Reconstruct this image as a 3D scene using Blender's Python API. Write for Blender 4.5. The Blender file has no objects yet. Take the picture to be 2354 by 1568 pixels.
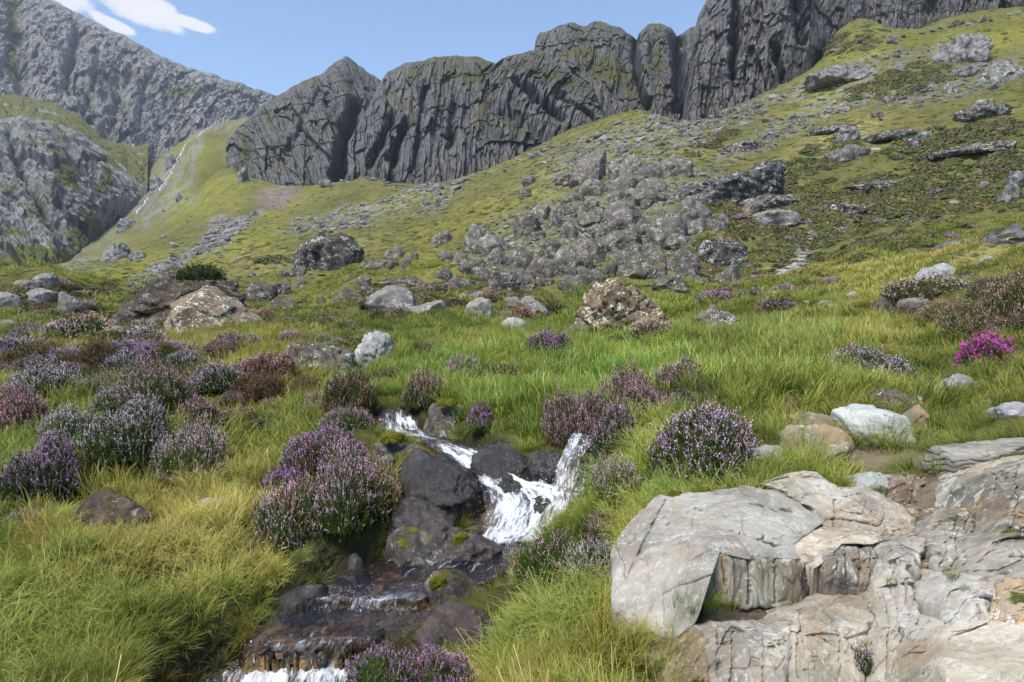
import bpy, bmesh, math, random, time
import numpy as np
from mathutils import Vector, Matrix, kdtree
T0 = time.time()
SC = bpy.context.scene
COL = SC.collection
rng = np.random.default_rng(7)
random.seed(7)

# ------------------------------------------------------------------ camera
PITCH = math.radians(4.0)
FPX = 1569.3                      # focal length in pixels of a 2354 px wide picture (24 mm on 36 mm)
cam_d = bpy.data.cameras.new('camera')
cam_d.sensor_width = 36.0
cam_d.lens = 24.0
cam_d.clip_start = 0.05
cam_d.clip_end = 30000
cam = bpy.data.objects.new('camera', cam_d)
cam.location = (0, 0, 0)
cam.rotation_euler = (math.radians(90) - PITCH, 0, 0)
COL.objects.link(cam)
SC.camera = cam

# ------------------------------------------------------------------ sky, sun, exposure
SUN_EL, SUN_AZ = math.radians(60), math.radians(-138)     # azimuth from +Y, negative = to the left
w = bpy.data.worlds.new('World')
SC.world = w
w.use_nodes = True
wn = w.node_tree
wn.nodes.clear()
sky = wn.nodes.new('ShaderNodeTexSky')
sky.sky_type = 'NISHITA'
sky.sun_disc = False
sky.sun_elevation = SUN_EL
sky.sun_rotation = SUN_AZ
sky.altitude = 400
sky.air_density = 1.0
sky.dust_density = 0.2
sky.ozone_density = 2.6
bg = wn.nodes.new('ShaderNodeBackground')
bg.inputs['Strength'].default_value = 0.11
out = wn.nodes.new('ShaderNodeOutputWorld')
# fair-weather clouds high in the sky, thin wisps everywhere and two denser puffs by the left ridge
wc = wn.nodes.new
def wl(a, b): wn.links.new(a, b)
def wm(op, a, b=0.0, clamp=False):
    n = wc('ShaderNodeMath'); n.operation = op; n.use_clamp = clamp
    for k, v in ((0, a), (1, b)):
        if isinstance(v, bpy.types.NodeSocket): wl(v, n.inputs[k])
        else: n.inputs[k].default_value = v
    return n.outputs[0]
wtc = wc('ShaderNodeTexCoord'); wsx = wc('ShaderNodeSeparateXYZ'); wl(wtc.outputs['Generated'], wsx.inputs[0])
waz = wm('ARCTAN2', wsx.outputs[0], wsx.outputs[1]); wel = wm('ARCSINE', wsx.outputs[2])
def wnoise(scale, detail, zs):
    mp = wc('ShaderNodeMapping'); mp.inputs['Scale'].default_value = (1, 1, zs); wl(wtc.outputs['Generated'], mp.inputs[0])
    n = wc('ShaderNodeTexNoise'); n.inputs['Scale'].default_value = scale; n.inputs['Detail'].default_value = detail; n.inputs['Roughness'].default_value = 0.62; wl(mp.outputs[0], n.inputs['Vector']); return n.outputs[0]
wn1, wn2 = wnoise(22.0, 6, 1.7), wnoise(3.0, 3, 2.0)
def wpuff(az, el, ra, re, tilt):
    dx, dy = wm('SUBTRACT', waz, az), wm('SUBTRACT', wel, el)
    dy = wm('ADD', dy, wm('MULTIPLY', dx, tilt))
    q = wm('ADD', wm('POWER', wm('ABSOLUTE', wm('DIVIDE', dx, ra)), 2.0), wm('POWER', wm('ABSOLUTE', wm('DIVIDE', dy, re)), 2.0))
    return wm('SUBTRACT', 1.0, q)
puffs = wm('MAXIMUM', wm('MAXIMUM', wpuff(-0.487, 0.345, 0.062, 0.022, 0.2), wpuff(-0.43, 0.336, 0.036, 0.009, 0.15)), wm('MAXIMUM', wpuff(-0.565, 0.347, 0.034, 0.02, 0.3), wpuff(-0.52, 0.322, 0.03, 0.008, 0.3)))
dens = wm('ADD', wm('MAXIMUM', puffs, -0.9), wm('MULTIPLY', wm('SUBTRACT', wn1, 0.5), 2.0))
cm = wc('ShaderNodeMapRange'); cm.interpolation_type = 'SMOOTHSTEP'; cm.inputs[1].default_value = 0.02; cm.inputs[2].default_value = 0.62; wl(dens, cm.inputs[0])
wmix = wc('ShaderNodeMix'); wmix.data_type = 'RGBA'; wl(wm('MULTIPLY', cm.outputs[0], 0.92), wmix.inputs[0]); wl(sky.outputs[0], wmix.inputs[6]); wmix.inputs[7].default_value = (4.6, 4.6, 4.7, 1)
wl(wmix.outputs[2], bg.inputs[0])
wn.links.new(bg.outputs[0], out.inputs[0])
sun_d = bpy.data.lights.new('sun', 'SUN')
sun_d.energy = 2.6
sun_d.angle = math.radians(28)
sun_d.color = (1.0, 0.95, 0.86)
sun = bpy.data.objects.new('sun', sun_d)
sdir = Vector((math.sin(SUN_AZ) * math.cos(SUN_EL), math.cos(SUN_AZ) * math.cos(SUN_EL), math.sin(SUN_EL)))
sun.rotation_euler = sdir.to_track_quat('Z', 'Y').to_euler()
COL.objects.link(sun)
SC.view_settings.view_transform = 'Standard'
SC.view_settings.look = 'None'
SC.view_settings.gamma = 1.0
SC.view_settings.exposure = 1.02
SC.view_settings.use_curve_mapping = False
SC.render.engine = 'CYCLES'
SC.cycles.use_denoising = True
SC.cycles.adaptive_threshold = 0.03
SC.cycles.use_light_tree = False
SC.cycles.debug_use_spatial_splits = True
SC.cycles.max_bounces = 4
SC.cycles.diffuse_bounces = 2
SC.cycles.glossy_bounces = 2
SC.cycles.transmission_bounces = 3
SC.cycles.transparent_max_bounces = 12
SC.cycles.volume_bounces = 0
SC.cycles.volume_max_steps = 256
SC.cycles.sample_clamp_indirect = 4.0
SC.cycles.caustics_reflective = False
SC.cycles.caustics_refractive = False

# ------------------------------------------------------------------ geometry of sight lines
cp, sp = math.cos(PITCH), math.sin(PITCH)
def ray(u, v):
    u = np.asarray(u, float); v = np.asarray(v, float)
    x = (u - 1177.0) / FPX
    yc = -(v - 784.0) / FPX
    return np.stack([x, cp + yc * sp + 0 * x, -sp + yc * cp + 0 * x], -1)
def P(u, v, d):
    r = ray(u, v)
    return r * (np.asarray(d, float) / r[..., 1])[..., None]
def Pz(u, v, z):
    r = ray(u, v)
    return r * (np.asarray(z, float) / r[..., 2])[..., None]
def proj(p):
    p = np.asarray(p, float)
    dep = p[..., 1] * cp - p[..., 2] * sp
    dep = np.where(np.abs(dep) < 1e-6, 1e-6, dep)
    yc = (p[..., 1] * sp + p[..., 2] * cp) / dep
    return 1177 + FPX * p[..., 0] / dep, 784 - FPX * yc, dep

# ------------------------------------------------------------------ noise
G3 = np.array([(1,1,0),(-1,1,0),(1,-1,0),(-1,-1,0),(1,0,1),(-1,0,1),(1,0,-1),(-1,0,-1),(0,1,1),(0,-1,1),(0,1,-1),(0,-1,-1),(1,1,0),(-1,1,0),(0,-1,1),(0,-1,-1)], np.float32)
PERM = np.random.default_rng(11).permutation(512).astype(np.int32)
def noise3(p, seed=0):
    p = np.asarray(p, np.float32)
    f = np.floor(p)
    i = f.astype(np.int32)
    f = p - f
    w_ = f * f * f * (f * (f * 6 - 15) + 10)
    res = 0
    for dx in (0, 1):
        hx = PERM[(i[:, 0] + dx + seed * 37) & 511]
        wx = w_[:, 0] if dx else 1 - w_[:, 0]
        for dy in (0, 1):
            hy = PERM[(hx + i[:, 1] + dy) & 511]
            wy = w_[:, 1] if dy else 1 - w_[:, 1]
            for dz in (0, 1):
                g = G3[PERM[(hy + i[:, 2] + dz) & 511] & 15]
                wz = w_[:, 2] if dz else 1 - w_[:, 2]
                dt = g[:, 0] * (f[:, 0] - dx) + g[:, 1] * (f[:, 1] - dy) + g[:, 2] * (f[:, 2] - dz)
                res = res + dt * wx * wy * wz
    return res
def fbm(p, octaves=4, seed=0, gain=0.5, lac=2.03, ridged=False):
    p = np.asarray(p, np.float32)
    a, s, t = 1.0, 0.0, 0.0
    for o in range(octaves):
        n = noise3(p * (lac ** o) + o * 17.3, seed + o)
        if ridged:
            n = 1 - 2.2 * np.abs(n)
        s = s + a * n
        t += a
        a *= gain
    return s / t
def cells(p, seed=0, tilt=0.5, edges=False):
    """broken faces: every cell of a jittered lattice gets its own offset and slant, in -1..1"""
    p = np.asarray(p, np.float32)
    i0 = np.floor(p).astype(np.int32)
    best = np.full(len(p), 1e9, np.float32); sec = best.copy(); val = np.zeros(len(p), np.float32)
    k = p.shape[1]
    offs = np.stack(np.meshgrid(*([(-1, 0, 1)] * k), indexing='ij'), -1).reshape(-1, k)
    for o in offs:
        c = i0 + o
        h = PERM[(c[:, 0] + seed * 53) & 511]
        for q in range(1, k): h = PERM[(h + c[:, q]) & 511]
        f = [PERM[(h + 101 * (q + 1)) & 511] / 512.0 for q in range(k + 1)]
        g = [PERM[(h + 57 * (q + 7)) & 511] / 256.0 - 1 for q in range(k)]
        cc = np.stack([c[:, q] + 0.1 + 0.8 * f[q] for q in range(k)], 1).astype(np.float32)
        d = ((p - cc) ** 2).sum(1)
        v = (f[k] * 2 - 1) + tilt * sum(g[q] * (p[:, q] - cc[:, q]) for q in range(k))
        m_ = d < best
        sec = np.where(m_, best, np.minimum(sec, d))
        best = np.where(m_, d, best); val = np.where(m_, v, val)
    if edges: return val, np.sqrt(sec) - np.sqrt(best)
    return val
def sstep(a, b, x):
    t = np.clip((x - a) / (b - a), 0, 1)
    return t * t * (3 - 2 * t)
def lerp(a, b, t): return a + (b - a) * t
def mixc(c1, c2, t): return c1 * (1 - t[:, None]) + np.asarray(c2)[None, :] * t[:, None]

# ------------------------------------------------------------------ scene helpers
def tag(o, label=None, cat=None, group=None, kind=None):
    if label: o['label'] = label
    if cat: o['category'] = cat
    if group: o['group'] = group
    if kind: o['kind'] = kind
    return o
def mesh_from(name, verts, faces, smooth=False, attrs=None, mat=None):
    m = bpy.data.meshes.new(name)
    verts = np.asarray(verts, np.float32)
    if isinstance(faces, np.ndarray):
        n, k = faces.shape
        m.vertices.add(len(verts)); m.vertices.foreach_set('co', verts.ravel())
        m.loops.add(n * k); m.loops.foreach_set('vertex_index', faces.astype(np.int32).ravel())
        m.polygons.add(n); m.polygons.foreach_set('loop_start', np.arange(0, n * k, k, dtype=np.int32))
        m.update(calc_edges=True)
    else:
        m.from_pydata([tuple(map(float, v)) for v in verts], [], faces)
        m.update()
    if smooth is True:
        m.polygons.foreach_set('use_smooth', np.ones(len(m.polygons), bool))
    elif smooth is False:
        m.polygons.foreach_set('use_smooth', np.zeros(len(m.polygons), bool))
    for k, a in (attrs or {}).items():
        a = np.asarray(a, np.float32)
        if a.ndim == 2:
            at = m.attributes.new(k, 'FLOAT_COLOR', 'POINT')
            c = np.ones((len(verts), 4), np.float32); c[:, :a.shape[1]] = a
            at.data.foreach_set('color', c.ravel())
        else:
            at = m.attributes.new(k, 'FLOAT', 'POINT'); at.data.foreach_set('value', a)
    if mat: m.materials.append(mat)
    return m
ORD = ['leftmost', 'second from left', 'third from left', 'fourth from left', 'fifth from left', 'sixth from left', 'seventh from left', 'eighth from left', 'ninth from left', 'tenth from left', 'eleventh from left', 'twelfth from left', 'thirteenth from left', 'fourteenth from left']
ROW = ['front', 'second', 'third', 'fourth', 'fifth', 'sixth', 'seventh', 'eighth', 'ninth']
def row_labels(uv, nouns, place):
    """labels for a crowd: rows counted from the front, places from the left"""
    n = len(uv); nr = max(1, math.ceil(n / 12)); per = math.ceil(n / nr)
    order = sorted(range(n), key=lambda i: -uv[i][1]); out_ = [None] * n
    for r in range(nr):
        for k, i in enumerate(sorted(order[r * per:(r + 1) * per], key=lambda i: uv[i][0])):
            out_[i] = f"{nouns[i]}, {ORD[k]}" + (f", {ROW[r]} row," if nr > 1 else ',') + f" {place}"
    return out_
def link(name, data, parent=None, loc=None):
    o = bpy.data.objects.new(name, data)
    COL.objects.link(o)
    if loc is not None: o.location = loc
    if parent is not None: o.parent = parent
    return o
def grid_faces(nr, nc, wrap=False):
    i = np.arange(nr - 1)[:, None]; j = np.arange(nc if wrap else nc - 1)[None, :]
    j2 = (j + 1) % nc
    a = i * nc + j; b = i * nc + j2; c = (i + 1) * nc + j2; d = (i + 1) * nc + j
    return np.stack([a, b, c, d], -1).reshape(-1, 4)

class NT:
    """small node-tree writer"""
    def __init__(s, name):
        s.m = bpy.data.materials.new(name); s.m.use_nodes = True
        s.t = s.m.node_tree; s.t.nodes.clear()
        s.out = s.t.nodes.new('ShaderNodeOutputMaterial')
    def n(s, typ, ins=None, **kw):
        nd = s.t.nodes.new(typ)
        for k, v in kw.items(): setattr(nd, k, v)
        for k, v in (ins or {}).items():
            if isinstance(v, bpy.types.NodeSocket): s.t.links.new(v, nd.inputs[k])
            else: nd.inputs[k].default_value = v
        return nd
    def math(s, op, a, b=0.0, clamp=False):
        return s.n('ShaderNodeMath', {0: a, 1: b}, operation=op, use_clamp=clamp).outputs[0]
    def mix(s, f, a, b, blend='MIX'):
        nd = s.n('ShaderNodeMix', None, data_type='RGBA', blend_type=blend)
        for sock, v in ((nd.inputs[0], f), (nd.inputs[6], a), (nd.inputs[7], b)):
            if isinstance(v, bpy.types.NodeSocket): s.t.links.new(v, sock)
            else: sock.default_value = v if not isinstance(v, tuple) or len(v) == 4 else (*v, 1)
        return nd.outputs[2]
    def ramp(s, f, a, b):     # smooth map a..b -> 0..1
        return s.n('ShaderNodeMapRange', {0: f, 1: a, 2: b, 3: 0.0, 4: 1.0}, interpolation_type='SMOOTHSTEP').outputs[0]
    def attr(s, name, typ='GEOMETRY'):
        return s.n('ShaderNodeAttribute', attribute_name=name, attribute_type=typ)
    def noise(s, vec, scale, detail=4.0, rough=0.55, dist=0.0):
        return s.n('ShaderNodeTexNoise', {'Vector': vec, 'Scale': scale, 'Detail': detail, 'Roughness': rough, 'Distortion': dist})
    def mapping(s, vec, scale=(1, 1, 1), rot=(0, 0, 0), loc=(0, 0, 0)):
        return s.n('ShaderNodeMapping', {'Vector': vec, 'Scale': scale, 'Rotation': rot, 'Location': loc}).outputs[0]
    def bsdf(s, **ins):
        nd = s.n('ShaderNodeBsdfPrincipled', {k.replace('_', ' '): v for k, v in ins.items()})
        return nd
    def done(s, sh):
        s.t.links.new(sh, s.out.inputs['Surface']); return s.m

# ================================================================== GROUND
# control points: (u, v, distance) picked along sight lines; hidden ones as ('z', u, distance, height)
GC = [
 # left near bank
 (0,1568,4.0),(250,1568,4.0),(470,1560,4.25),(0,1400,4.8),(300,1400,4.8),(560,1390,5.1),(0,1250,5.8),(300,1250,5.8),(550,1230,6.1),(660,1290,5.75),
 (100,1150,6.4),(300,1120,6.8),(560,1100,7.2),(760,1130,6.7),(880,1170,6.4),(300,1000,8.2),(100,1000,8.2),(560,980,9.0),(750,1000,8.5),(450,900,11),(150,900,11.3),(700,900,11.5),
 (820,950,9.8),(100,830,16),(300,830,15.5),(500,830,15.5),(700,840,14.5),(820,870,12.6),
 (-300,1250,5.6),(-300,900,10),(-300,1600,3.8),(-300,780,22),
 # right of the stream
 (1050,1568,3.95),('z',900,3.0,-2.5),('z',500,3.2,-2.4),('z',700,2.6,-2.6),(1250,1400,4.7),(1400,1450,4.15),(1150,1480,4.5),(1500,1568,3.5),(1250,1290,5.5),(1350,1190,5.9),(1400,1100,6.4),(1450,1000,7.2),(1600,1010,6.4),(1340,955,7.9),
 (1200,960,8.6),(1100,950,9.0),(1300,900,9.8),(1000,900,10.5),(1500,900,9.4),(1700,1000,6.4),(1650,1150,5.1),('z',1600,3.7,-2.02),
 # under and behind the outcrop
 ('z',1850,3.4,-1.98),('z',2000,2.4,-1.95),('z',2354,2.2,-1.9),('z',2100,3.2,-1.92),('z',2354,3.0,-1.8),('z',1800,4.2,-1.75),('z',2100,4.0,-1.7),('z',1900,4.9,-1.58),('z',2000,4.6,-1.78),('z',1980,5.3,-1.46),('z',1820,5.1,-1.52),(2150,1060,5.2),(2354,1080,4.6),(2150,950,7.2),(2354,960,6.4),(1850,950,7.3),(1700,900,8.6),
 (2150,880,8.9),(2354,860,8.4),(1900,850,10),(1600,830,12.5),(2600,900,6.5),('z',2600,2.2,-1.8),(2700,700,12),
 # meadow
 (950,850,14.5),(1100,830,15.5),(1300,820,15),(1500,790,18),(1700,770,18.5),(1900,760,17),(2100,740,16),(2354,690,15),(2354,640,21),
 (900,790,22),(1100,790,22),(1300,770,25),(1420,772,24.5),(1600,755,22),(1800,720,25),(2000,690,26),(2150,660,27),(2354,600,30),
 (500,778,26),(300,770,27),(100,765,27),(-300,740,30),
 # hillocks
 (100,700,44),(0,650,62),(150,640,64),(250,665,60),(330,720,42),('z',100,100,-1.5),('z',300,95,-1.5),('z',-300,100,-1.0),
 (700,740,36),(850,700,42),(1000,690,44),(1150,690,44),(1300,700,40),(1000,655,54),(1200,655,54),(1450,690,40),(1600,690,40),(1750,670,42),(1900,640,48),(2100,600,52),(2354,540,56),
 # middle distance
 (560,690,60),(420,665,85),(300,655,140),(700,640,78),(650,665,66),(760,620,98),(850,640,72),(1000,630,76),(1200,640,66),(1400,650,60),(1600,645,60),(1750,620,66),(1850,600,78),
 # left slopes
 (150,632,300),(0,628,380),(-300,640,300),(300,622,260),(450,600,300),(560,580,300),(560,540,380),('z',300,560,30),('z',150,560,12),('z',0,600,5),(430,520,560),(330,560,480),
 (420,470,720),(560,420,780),(330,500,840),(520,280,1180),(440,330,1050),(600,330,960),('z',300,1000,120),('z',200,860,60),('z',50,800,30),
 (650,470,560),(700,430,640),(800,420,620),(700,520,400),(850,540,260),(850,470,440),(900,425,560),(1000,428,500),(1000,480,340),(1000,540,200),
 # boulder field and right slopes
 (1100,580,120),(1100,480,270),(1100,400,420),(1230,340,450),(1200,560,110),(1200,480,200),(1350,580,95),(1350,480,170),(1350,380,280),(1390,280,430),(1350,310,400),
 (1500,600,78),(1500,520,112),(1500,430,170),(1500,340,270),(1520,270,400),(1600,285,400),
 (1650,560,84),(1650,470,140),(1700,380,210),(1700,300,300),(1790,212,410),(1850,190,420),
 (1850,520,100),(1850,430,150),(1850,330,230),(1880,250,320),(1900,110,450),(1990,60,470),
 (2000,560,76),(2000,450,130),(2000,330,210),(2000,200,320),(2060,90,450),(2150,65,460),
 (2200,500,92),(2200,400,140),(2200,280,215),(2200,150,330),(2354,480,86),(2354,380,130),(2354,250,215),(2354,100,340),(2354,25,430),
 (2700,450,90),(2700,200,220),(2700,0,420),(2700,620,35),
 # far, behind the crags
 ('z',-600,900,120),('z',0,1800,300),('z',700,1800,120),('z',1000,1400,130),('z',1400,1200,130),('z',1800,1000,160),('z',2354,900,190),('z',2900,900,260),
 ('z',1177,2600,150),('z',0,2600,200),('z',2354,2600,150),
]
ctrl = []
# the ground levels out behind the foot of each crag
for (u, v, d) in [(555,372,770),(610,420,720),(680,427,690),(760,417,680),(830,398,640),(880,402,600),(940,427,560),(1000,437,530),(1060,432,510),(1130,402,510),(1200,372,520),(1260,340,520),(1320,312,515),(1388,285,510),(1450,272,560),(1520,277,540),(1600,284,420),(1640,272,412),(1720,242,412),(1780,214,410),(1850,192,418),(1900,110,450),(1992,62,467),(2053,82,455),(2150,62,462),(2251,38,452),(2354,16,432)]:
    q = P(u, v, d); GC += [(u, v, d - 4)] if False else []
    for dd, dz in ((12, -2), (60, -14), (160, -40)):
        k = (d + dd) / d; ctrl.append((q[0] * k, q[1] * k, q[2] + dz))
for c in GC:
    if c[0] == 'z':
        d = c[2]; x = (c[1] - 1177) / FPX * d / cp
        ctrl.append((x, d, c[3]))
    else:
        ctrl.append(tuple(P(c[0], c[1], c[2])))
for a in (-70, -100, -140, -180, 70, 100, 140, 180):
    for r, z in ((0.8, -1.75), (2, -1.8), (5, -2.0), (20, -3), (100, -5 + (12 if a > 0 else 0)), (500, 10 + (60 if 0 < a < 150 else 0)), (2600, 60)):
        ctrl.append((r * math.sin(math.radians(a)), r * math.cos(math.radians(a)), z))
for a in (-40, -20, 0, 20, 40):
    for r in (0.8, 1.6):
        ctrl.append((r * math.sin(math.radians(a)), r * math.cos(math.radians(a)), -1.72))
ctrl = np.array(ctrl)
def polar(x, y): return np.arctan2(x, y) * 2.6, np.log(np.maximum(np.hypot(x, y), 1e-3))
ca, cl = polar(ctrl[:, 0], ctrl[:, 1])
cv = ctrl[:, 2] / np.hypot(ctrl[:, 0], ctrl[:, 1])
def tps_phi(r2): return 0.5 * r2 * np.log(r2 + 1e-9)
K = tps_phi((ca[:, None] - ca[None]) ** 2 + (cl[:, None] - cl[None]) ** 2)
n_ = len(ca)
Pm = np.stack([np.ones(n_), ca, cl], 1)
A_ = np.zeros((n_ + 3, n_ + 3)); A_[:n_, :n_] = K + np.eye(n_) * 0.0008; A_[:n_, n_:] = Pm; A_[n_:, :n_] = Pm.T
sol = np.linalg.solve(A_, np.concatenate([cv, np.zeros(3)]))
def tps_eval(a, l):
    o = np.empty(len(a))
    for s in range(0, len(a), 20000):
        aa, ll = a[s:s + 20000].astype(np.float32), l[s:s + 20000].astype(np.float32)
        r2 = (aa[:, None] - ca[None].astype(np.float32)) ** 2 + (ll[:, None] - cl[None].astype(np.float32)) ** 2
        o[s:s + 20000] = (0.5 * r2 * np.log(r2 + 1e-9)) @ sol[:n_].astype(np.float32) + sol[n_] + aa * sol[n_ + 1] + ll * sol[n_ + 2]
    return o
AZ = np.radians(np.concatenate([np.linspace(-180, -48, 34)[:-1], np.linspace(-48, 48, 640), np.linspace(48, 180, 34)[1:]]))
RR = np.concatenate([np.geomspace(0.7, 3.0, 34)[:-1], np.geomspace(3.0, 11.0, 190)[:-1], np.geomspace(11.0, 1500, 390)[:-1], np.geomspace(1500, 2800, 8)])
NR, NC = len(RR), len(AZ)
# thin-plate surface on a coarser lattice, then bilinear: it is smooth
LA = np.linspace(-math.pi, math.pi, 500); LL = np.linspace(math.log(0.7), math.log(2800), 300)
lat = tps_eval(np.repeat((LA * 2.6)[None], len(LL), 0).ravel(), np.repeat(LL[:, None], len(LA), 1).ravel()).reshape(len(LL), len(LA))
def bil(gridv, fi, fj):
    i = np.clip(np.floor(fi).astype(int), 0, gridv.shape[0] - 2); j = np.clip(np.floor(fj).astype(int), 0, gridv.shape[1] - 2)
    a, b = fi - i, fj - j
    return gridv[i, j] * (1 - a) * (1 - b) + gridv[i + 1, j] * a * (1 - b) + gridv[i, j + 1] * (1 - a) * b + gridv[i + 1, j + 1] * a * b
gR, gA = np.meshgrid(RR, AZ, indexing='ij')
gx, gy = (gR * np.sin(gA)).ravel(), (gR * np.cos(gA)).ravel()
gz = bil(lat, (np.log(gR.ravel()) - LL[0]) / (LL[1] - LL[0]), (gA.ravel() - LA[0]) / (LA[1] - LA[0])) * gR.ravel()
rr = gR.ravel()
# relief: bands of wavelengths that suit the distance
for k, lam in enumerate((0.35, 0.9, 2.2, 6, 15, 38, 95)):
    wgt = sstep(0.012, 0.03, lam / rr) * (1 - sstep(0.22, 0.5, lam / rr))
    idx = np.where(wgt > 0.001)[0]
    n = noise3(np.stack([gx[idx] / lam, gy[idx] / lam, np.full(len(idx), k * 3.7)], 1), k)
    amp = (0.16, 0.20, 0.14, 0.05, 0.05, 0.045, 0.03)[k]
    gz[idx] += n * lam * amp * wgt[idx]
    if 6 <= lam < 30:
        n2 = fbm(np.stack([gx[idx] / lam * 1.3, gy[idx] / lam * 1.3, gz[idx] / lam * 1.3 + k], 1), 2, k + 20, ridged=True)
        gz[idx] += (np.maximum(n2 - 0.3, 0) - .06) * lam * 0.11 * wgt[idx]

# ------------------------------------------------------------------ stream: cross sections (uL, vL, uR, vR, z, foam)
SECT = [
 (330,2100,960,2100,-2.76,0.3),(400,1760,900,1760,-2.73,0.6),(430,1640,880,1640,-2.72,0.75),(470,1568,870,1568,-2.71,0.85),(520,1540,845,1535,-2.70,0.95),(553,1520,820,1516,-2.69,1.0),
 (556,1508,835,1500,-2.60,0.85),(560,1492,850,1482,-2.52,0.6),(566,1474,865,1464,-2.468,0.12),(600,1440,905,1425,-2.462,0.0),(628,1412,985,1405,-2.458,0.05),
 (648,1398,965,1398,-2.45,0.5),(672,1384,950,1388,-2.41,0.75),(690,1372,975,1375,-2.385,0.35),(745,1345,1125,1335,-2.378,0.12),(790,1315,1165,1300,-2.374,0.05),
 (860,1290,1185,1275,-2.37,0.1),(1000,1272,1200,1262,-2.365,0.2),(1068,1258,1245,1250,-2.35,0.8),(1088,1240,1275,1235,-2.33,1.0),
 (1106,1222,1300,1218,-2.27,1.0),(1116,1192,1318,1186,-2.18,1.0),(1118,1160,1350,1150,-2.09,1.0),(1108,1130,1335,1128,-2.04,1.0),
 (1085,1108,1215,1112,-1.99,1.0),(1056,1076,1172,1088,-1.92,0.95),(1026,1050,1140,1062,-1.85,0.9),(990,1028,1110,1040,-1.81,0.6),
 (962,1012,1045,1018,-1.79,0.25),(925,1003,985,1004,-1.775,0.6),(872,992,968,988,-1.735,0.8),(866,972,962,970,-1.67,0.7),(872,952,950,952,-1.60,0.35),(884,940,925,941,-1.57,0.1),(890,932,915,933,-1.55,0.0)]
def loft(sections, nsub, nacross, byd=False):
    S = np.array(sections, float)
    PL = np.array([(P if byd else Pz)(a[0], a[1], a[4]) for a in S]); PR = np.array([(P if byd else Pz)(a[2], a[3], a[4]) for a in S])
    ts = np.arange(len(S)); tq = np.linspace(0, len(S) - 1, nsub)
    def ip(a): return np.stack([np.interp(tq, ts, a[:, k]) for k in range(a.shape[1])], 1)
    L, R, F = ip(PL), ip(PR), np.interp(tq, ts, S[:, 5])
    s = np.linspace(0, 1, nacross)
    Q = L[:, None] * (1 - s[None, :, None]) + R[:, None] * s[None, :, None]
    ln = np.concatenate([[0], np.cumsum(np.linalg.norm(np.diff((L + R) / 2, axis=0), axis=1))])
    return Q, F, s, ln, np.linalg.norm(R - L, axis=1)
WQ, WF, WS, WLN, WW = loft(SECT, 420, 70)
# carve the bed into the ground
kd = kdtree.KDTree(WQ[::2, ::3].shape[0] * WQ[::2, ::3].shape[1])
flat = WQ[::2, ::3].reshape(-1, 3)
for i, p in enumerate(flat): kd.insert((p[0], p[1], 0), i)
kd.balance()
cand = np.where((rr > 2.5) & (rr < 12) & (np.abs(gA.ravel()) < 0.6))[0]
GW = np.full(len(gx), 9.0)            # distance to water, kept for the vegetation
for i in cand:
    co, j, dist = kd.find((gx[i], gy[i], 0))
    GW[i] = dist
    if dist < 0.6:
        zw = flat[j][2]
        t = float(sstep(0.06, 0.34, np.float64(dist)))
        top = max(gz[i], zw + 0.10)
        gz[i] = (zw - 0.10) * (1 - t) + top * t
GZ = gz.reshape(NR, NC)
LR = np.log(RR)
def ground_z(x, y):
    x = np.atleast_1d(np.asarray(x, float)); y = np.atleast_1d(np.asarray(y, float))
    fi = np.interp(np.log(np.hypot(x, y)), LR, np.arange(NR)); fj = np.interp(np.arctan2(x, y), AZ, np.arange(NC))
    return bil(GZ, fi, fj)
def water_dist(x, y):
    fi = np.interp(np.log(np.hypot(x, y)), LR, np.arange(NR)); fj = np.interp(np.arctan2(x, y), AZ, np.arange(NC))
    return bil(GW.reshape(NR, NC), fi, fj)
def on_ground(u, v, dmin=2.2, dmax=1400):
    """first point of the ground on the sight line (u, v)"""
    d = np.geomspace(dmin, dmax, 900)
    q = P(np.full(900, u), np.full(900, v), d)
    h = q[:, 2] - ground_z(q[:, 0], q[:, 1])
    k = np.where((h[:-1] > 0) & (h[1:] <= 0))[0]
    if not len(k): return None
    k = k[0]
    t = h[k] / (h[k] - h[k + 1])
    return q[k] * (1 - t) + q[k + 1] * t

# ------------------------------------------------------------------ ground cover colours (vegetation map of the place)
gu, gv, gd = proj(np.stack([gx, gy, gz], 1))
front = gd > 0.5
warp = fbm(np.stack([gu / 60, gv / 60, rr * 0], 1), 3, 3)
warp2 = fbm(np.stack([gu / 60, gv / 60, rr * 0 + 9], 1), 3, 5)
wu, wv = gu + warp * 46, gv + warp2 * 26
def blob(u, v, ru, rv, ang=0.0, soft=0.45):
    a = math.radians(ang); c, s = math.cos(a), math.sin(a)
    X = (wu - u) * c + (wv - v) * s; Y = -(wu - u) * s + (wv - v) * c
    return (1 - sstep(1 - soft, 1 + soft, np.sqrt((X / ru) ** 2 + (Y / rv) ** 2))) * front
lam0 = np.clip(rr, 3, 400) * 0.03
f1 = fbm(np.stack([gx / (lam0 * 4 + 1), gy / (lam0 * 4 + 1), gz / (lam0 * 4 + 1)], 1), 4, 31)
fa = fbm(np.stack([gu / 26, gv / 9, rr * 0], 1), 4, 33)          # cover drawn out along the slope
fb = fbm(np.stack([gu / 70 + 5, gv / 30, rr * 0], 1), 4, 35)
GRASS = np.array([0.15, 0.14, 0.044]); BRIGHT = np.array([0.18, 0.178, 0.034]); OLIVE = np.array([0.105, 0.11, 0.03]); STRAW = np.array([0.27, 0.235, 0.085])
HEATH = np.array([0.10, 0.095, 0.04]); HEATHG = np.array([0.09, 0.105, 0.032]); SCREE = np.array([0.20, 0.19, 0.185]); SCREEB = np.array([0.20, 0.165, 0.14]); SOIL = np.array([0.05, 0.04, 0.025]); BED = np.array([0.17, 0.12, 0.065])
col = np.repeat(GRASS[None], len(gx), 0)
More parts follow.
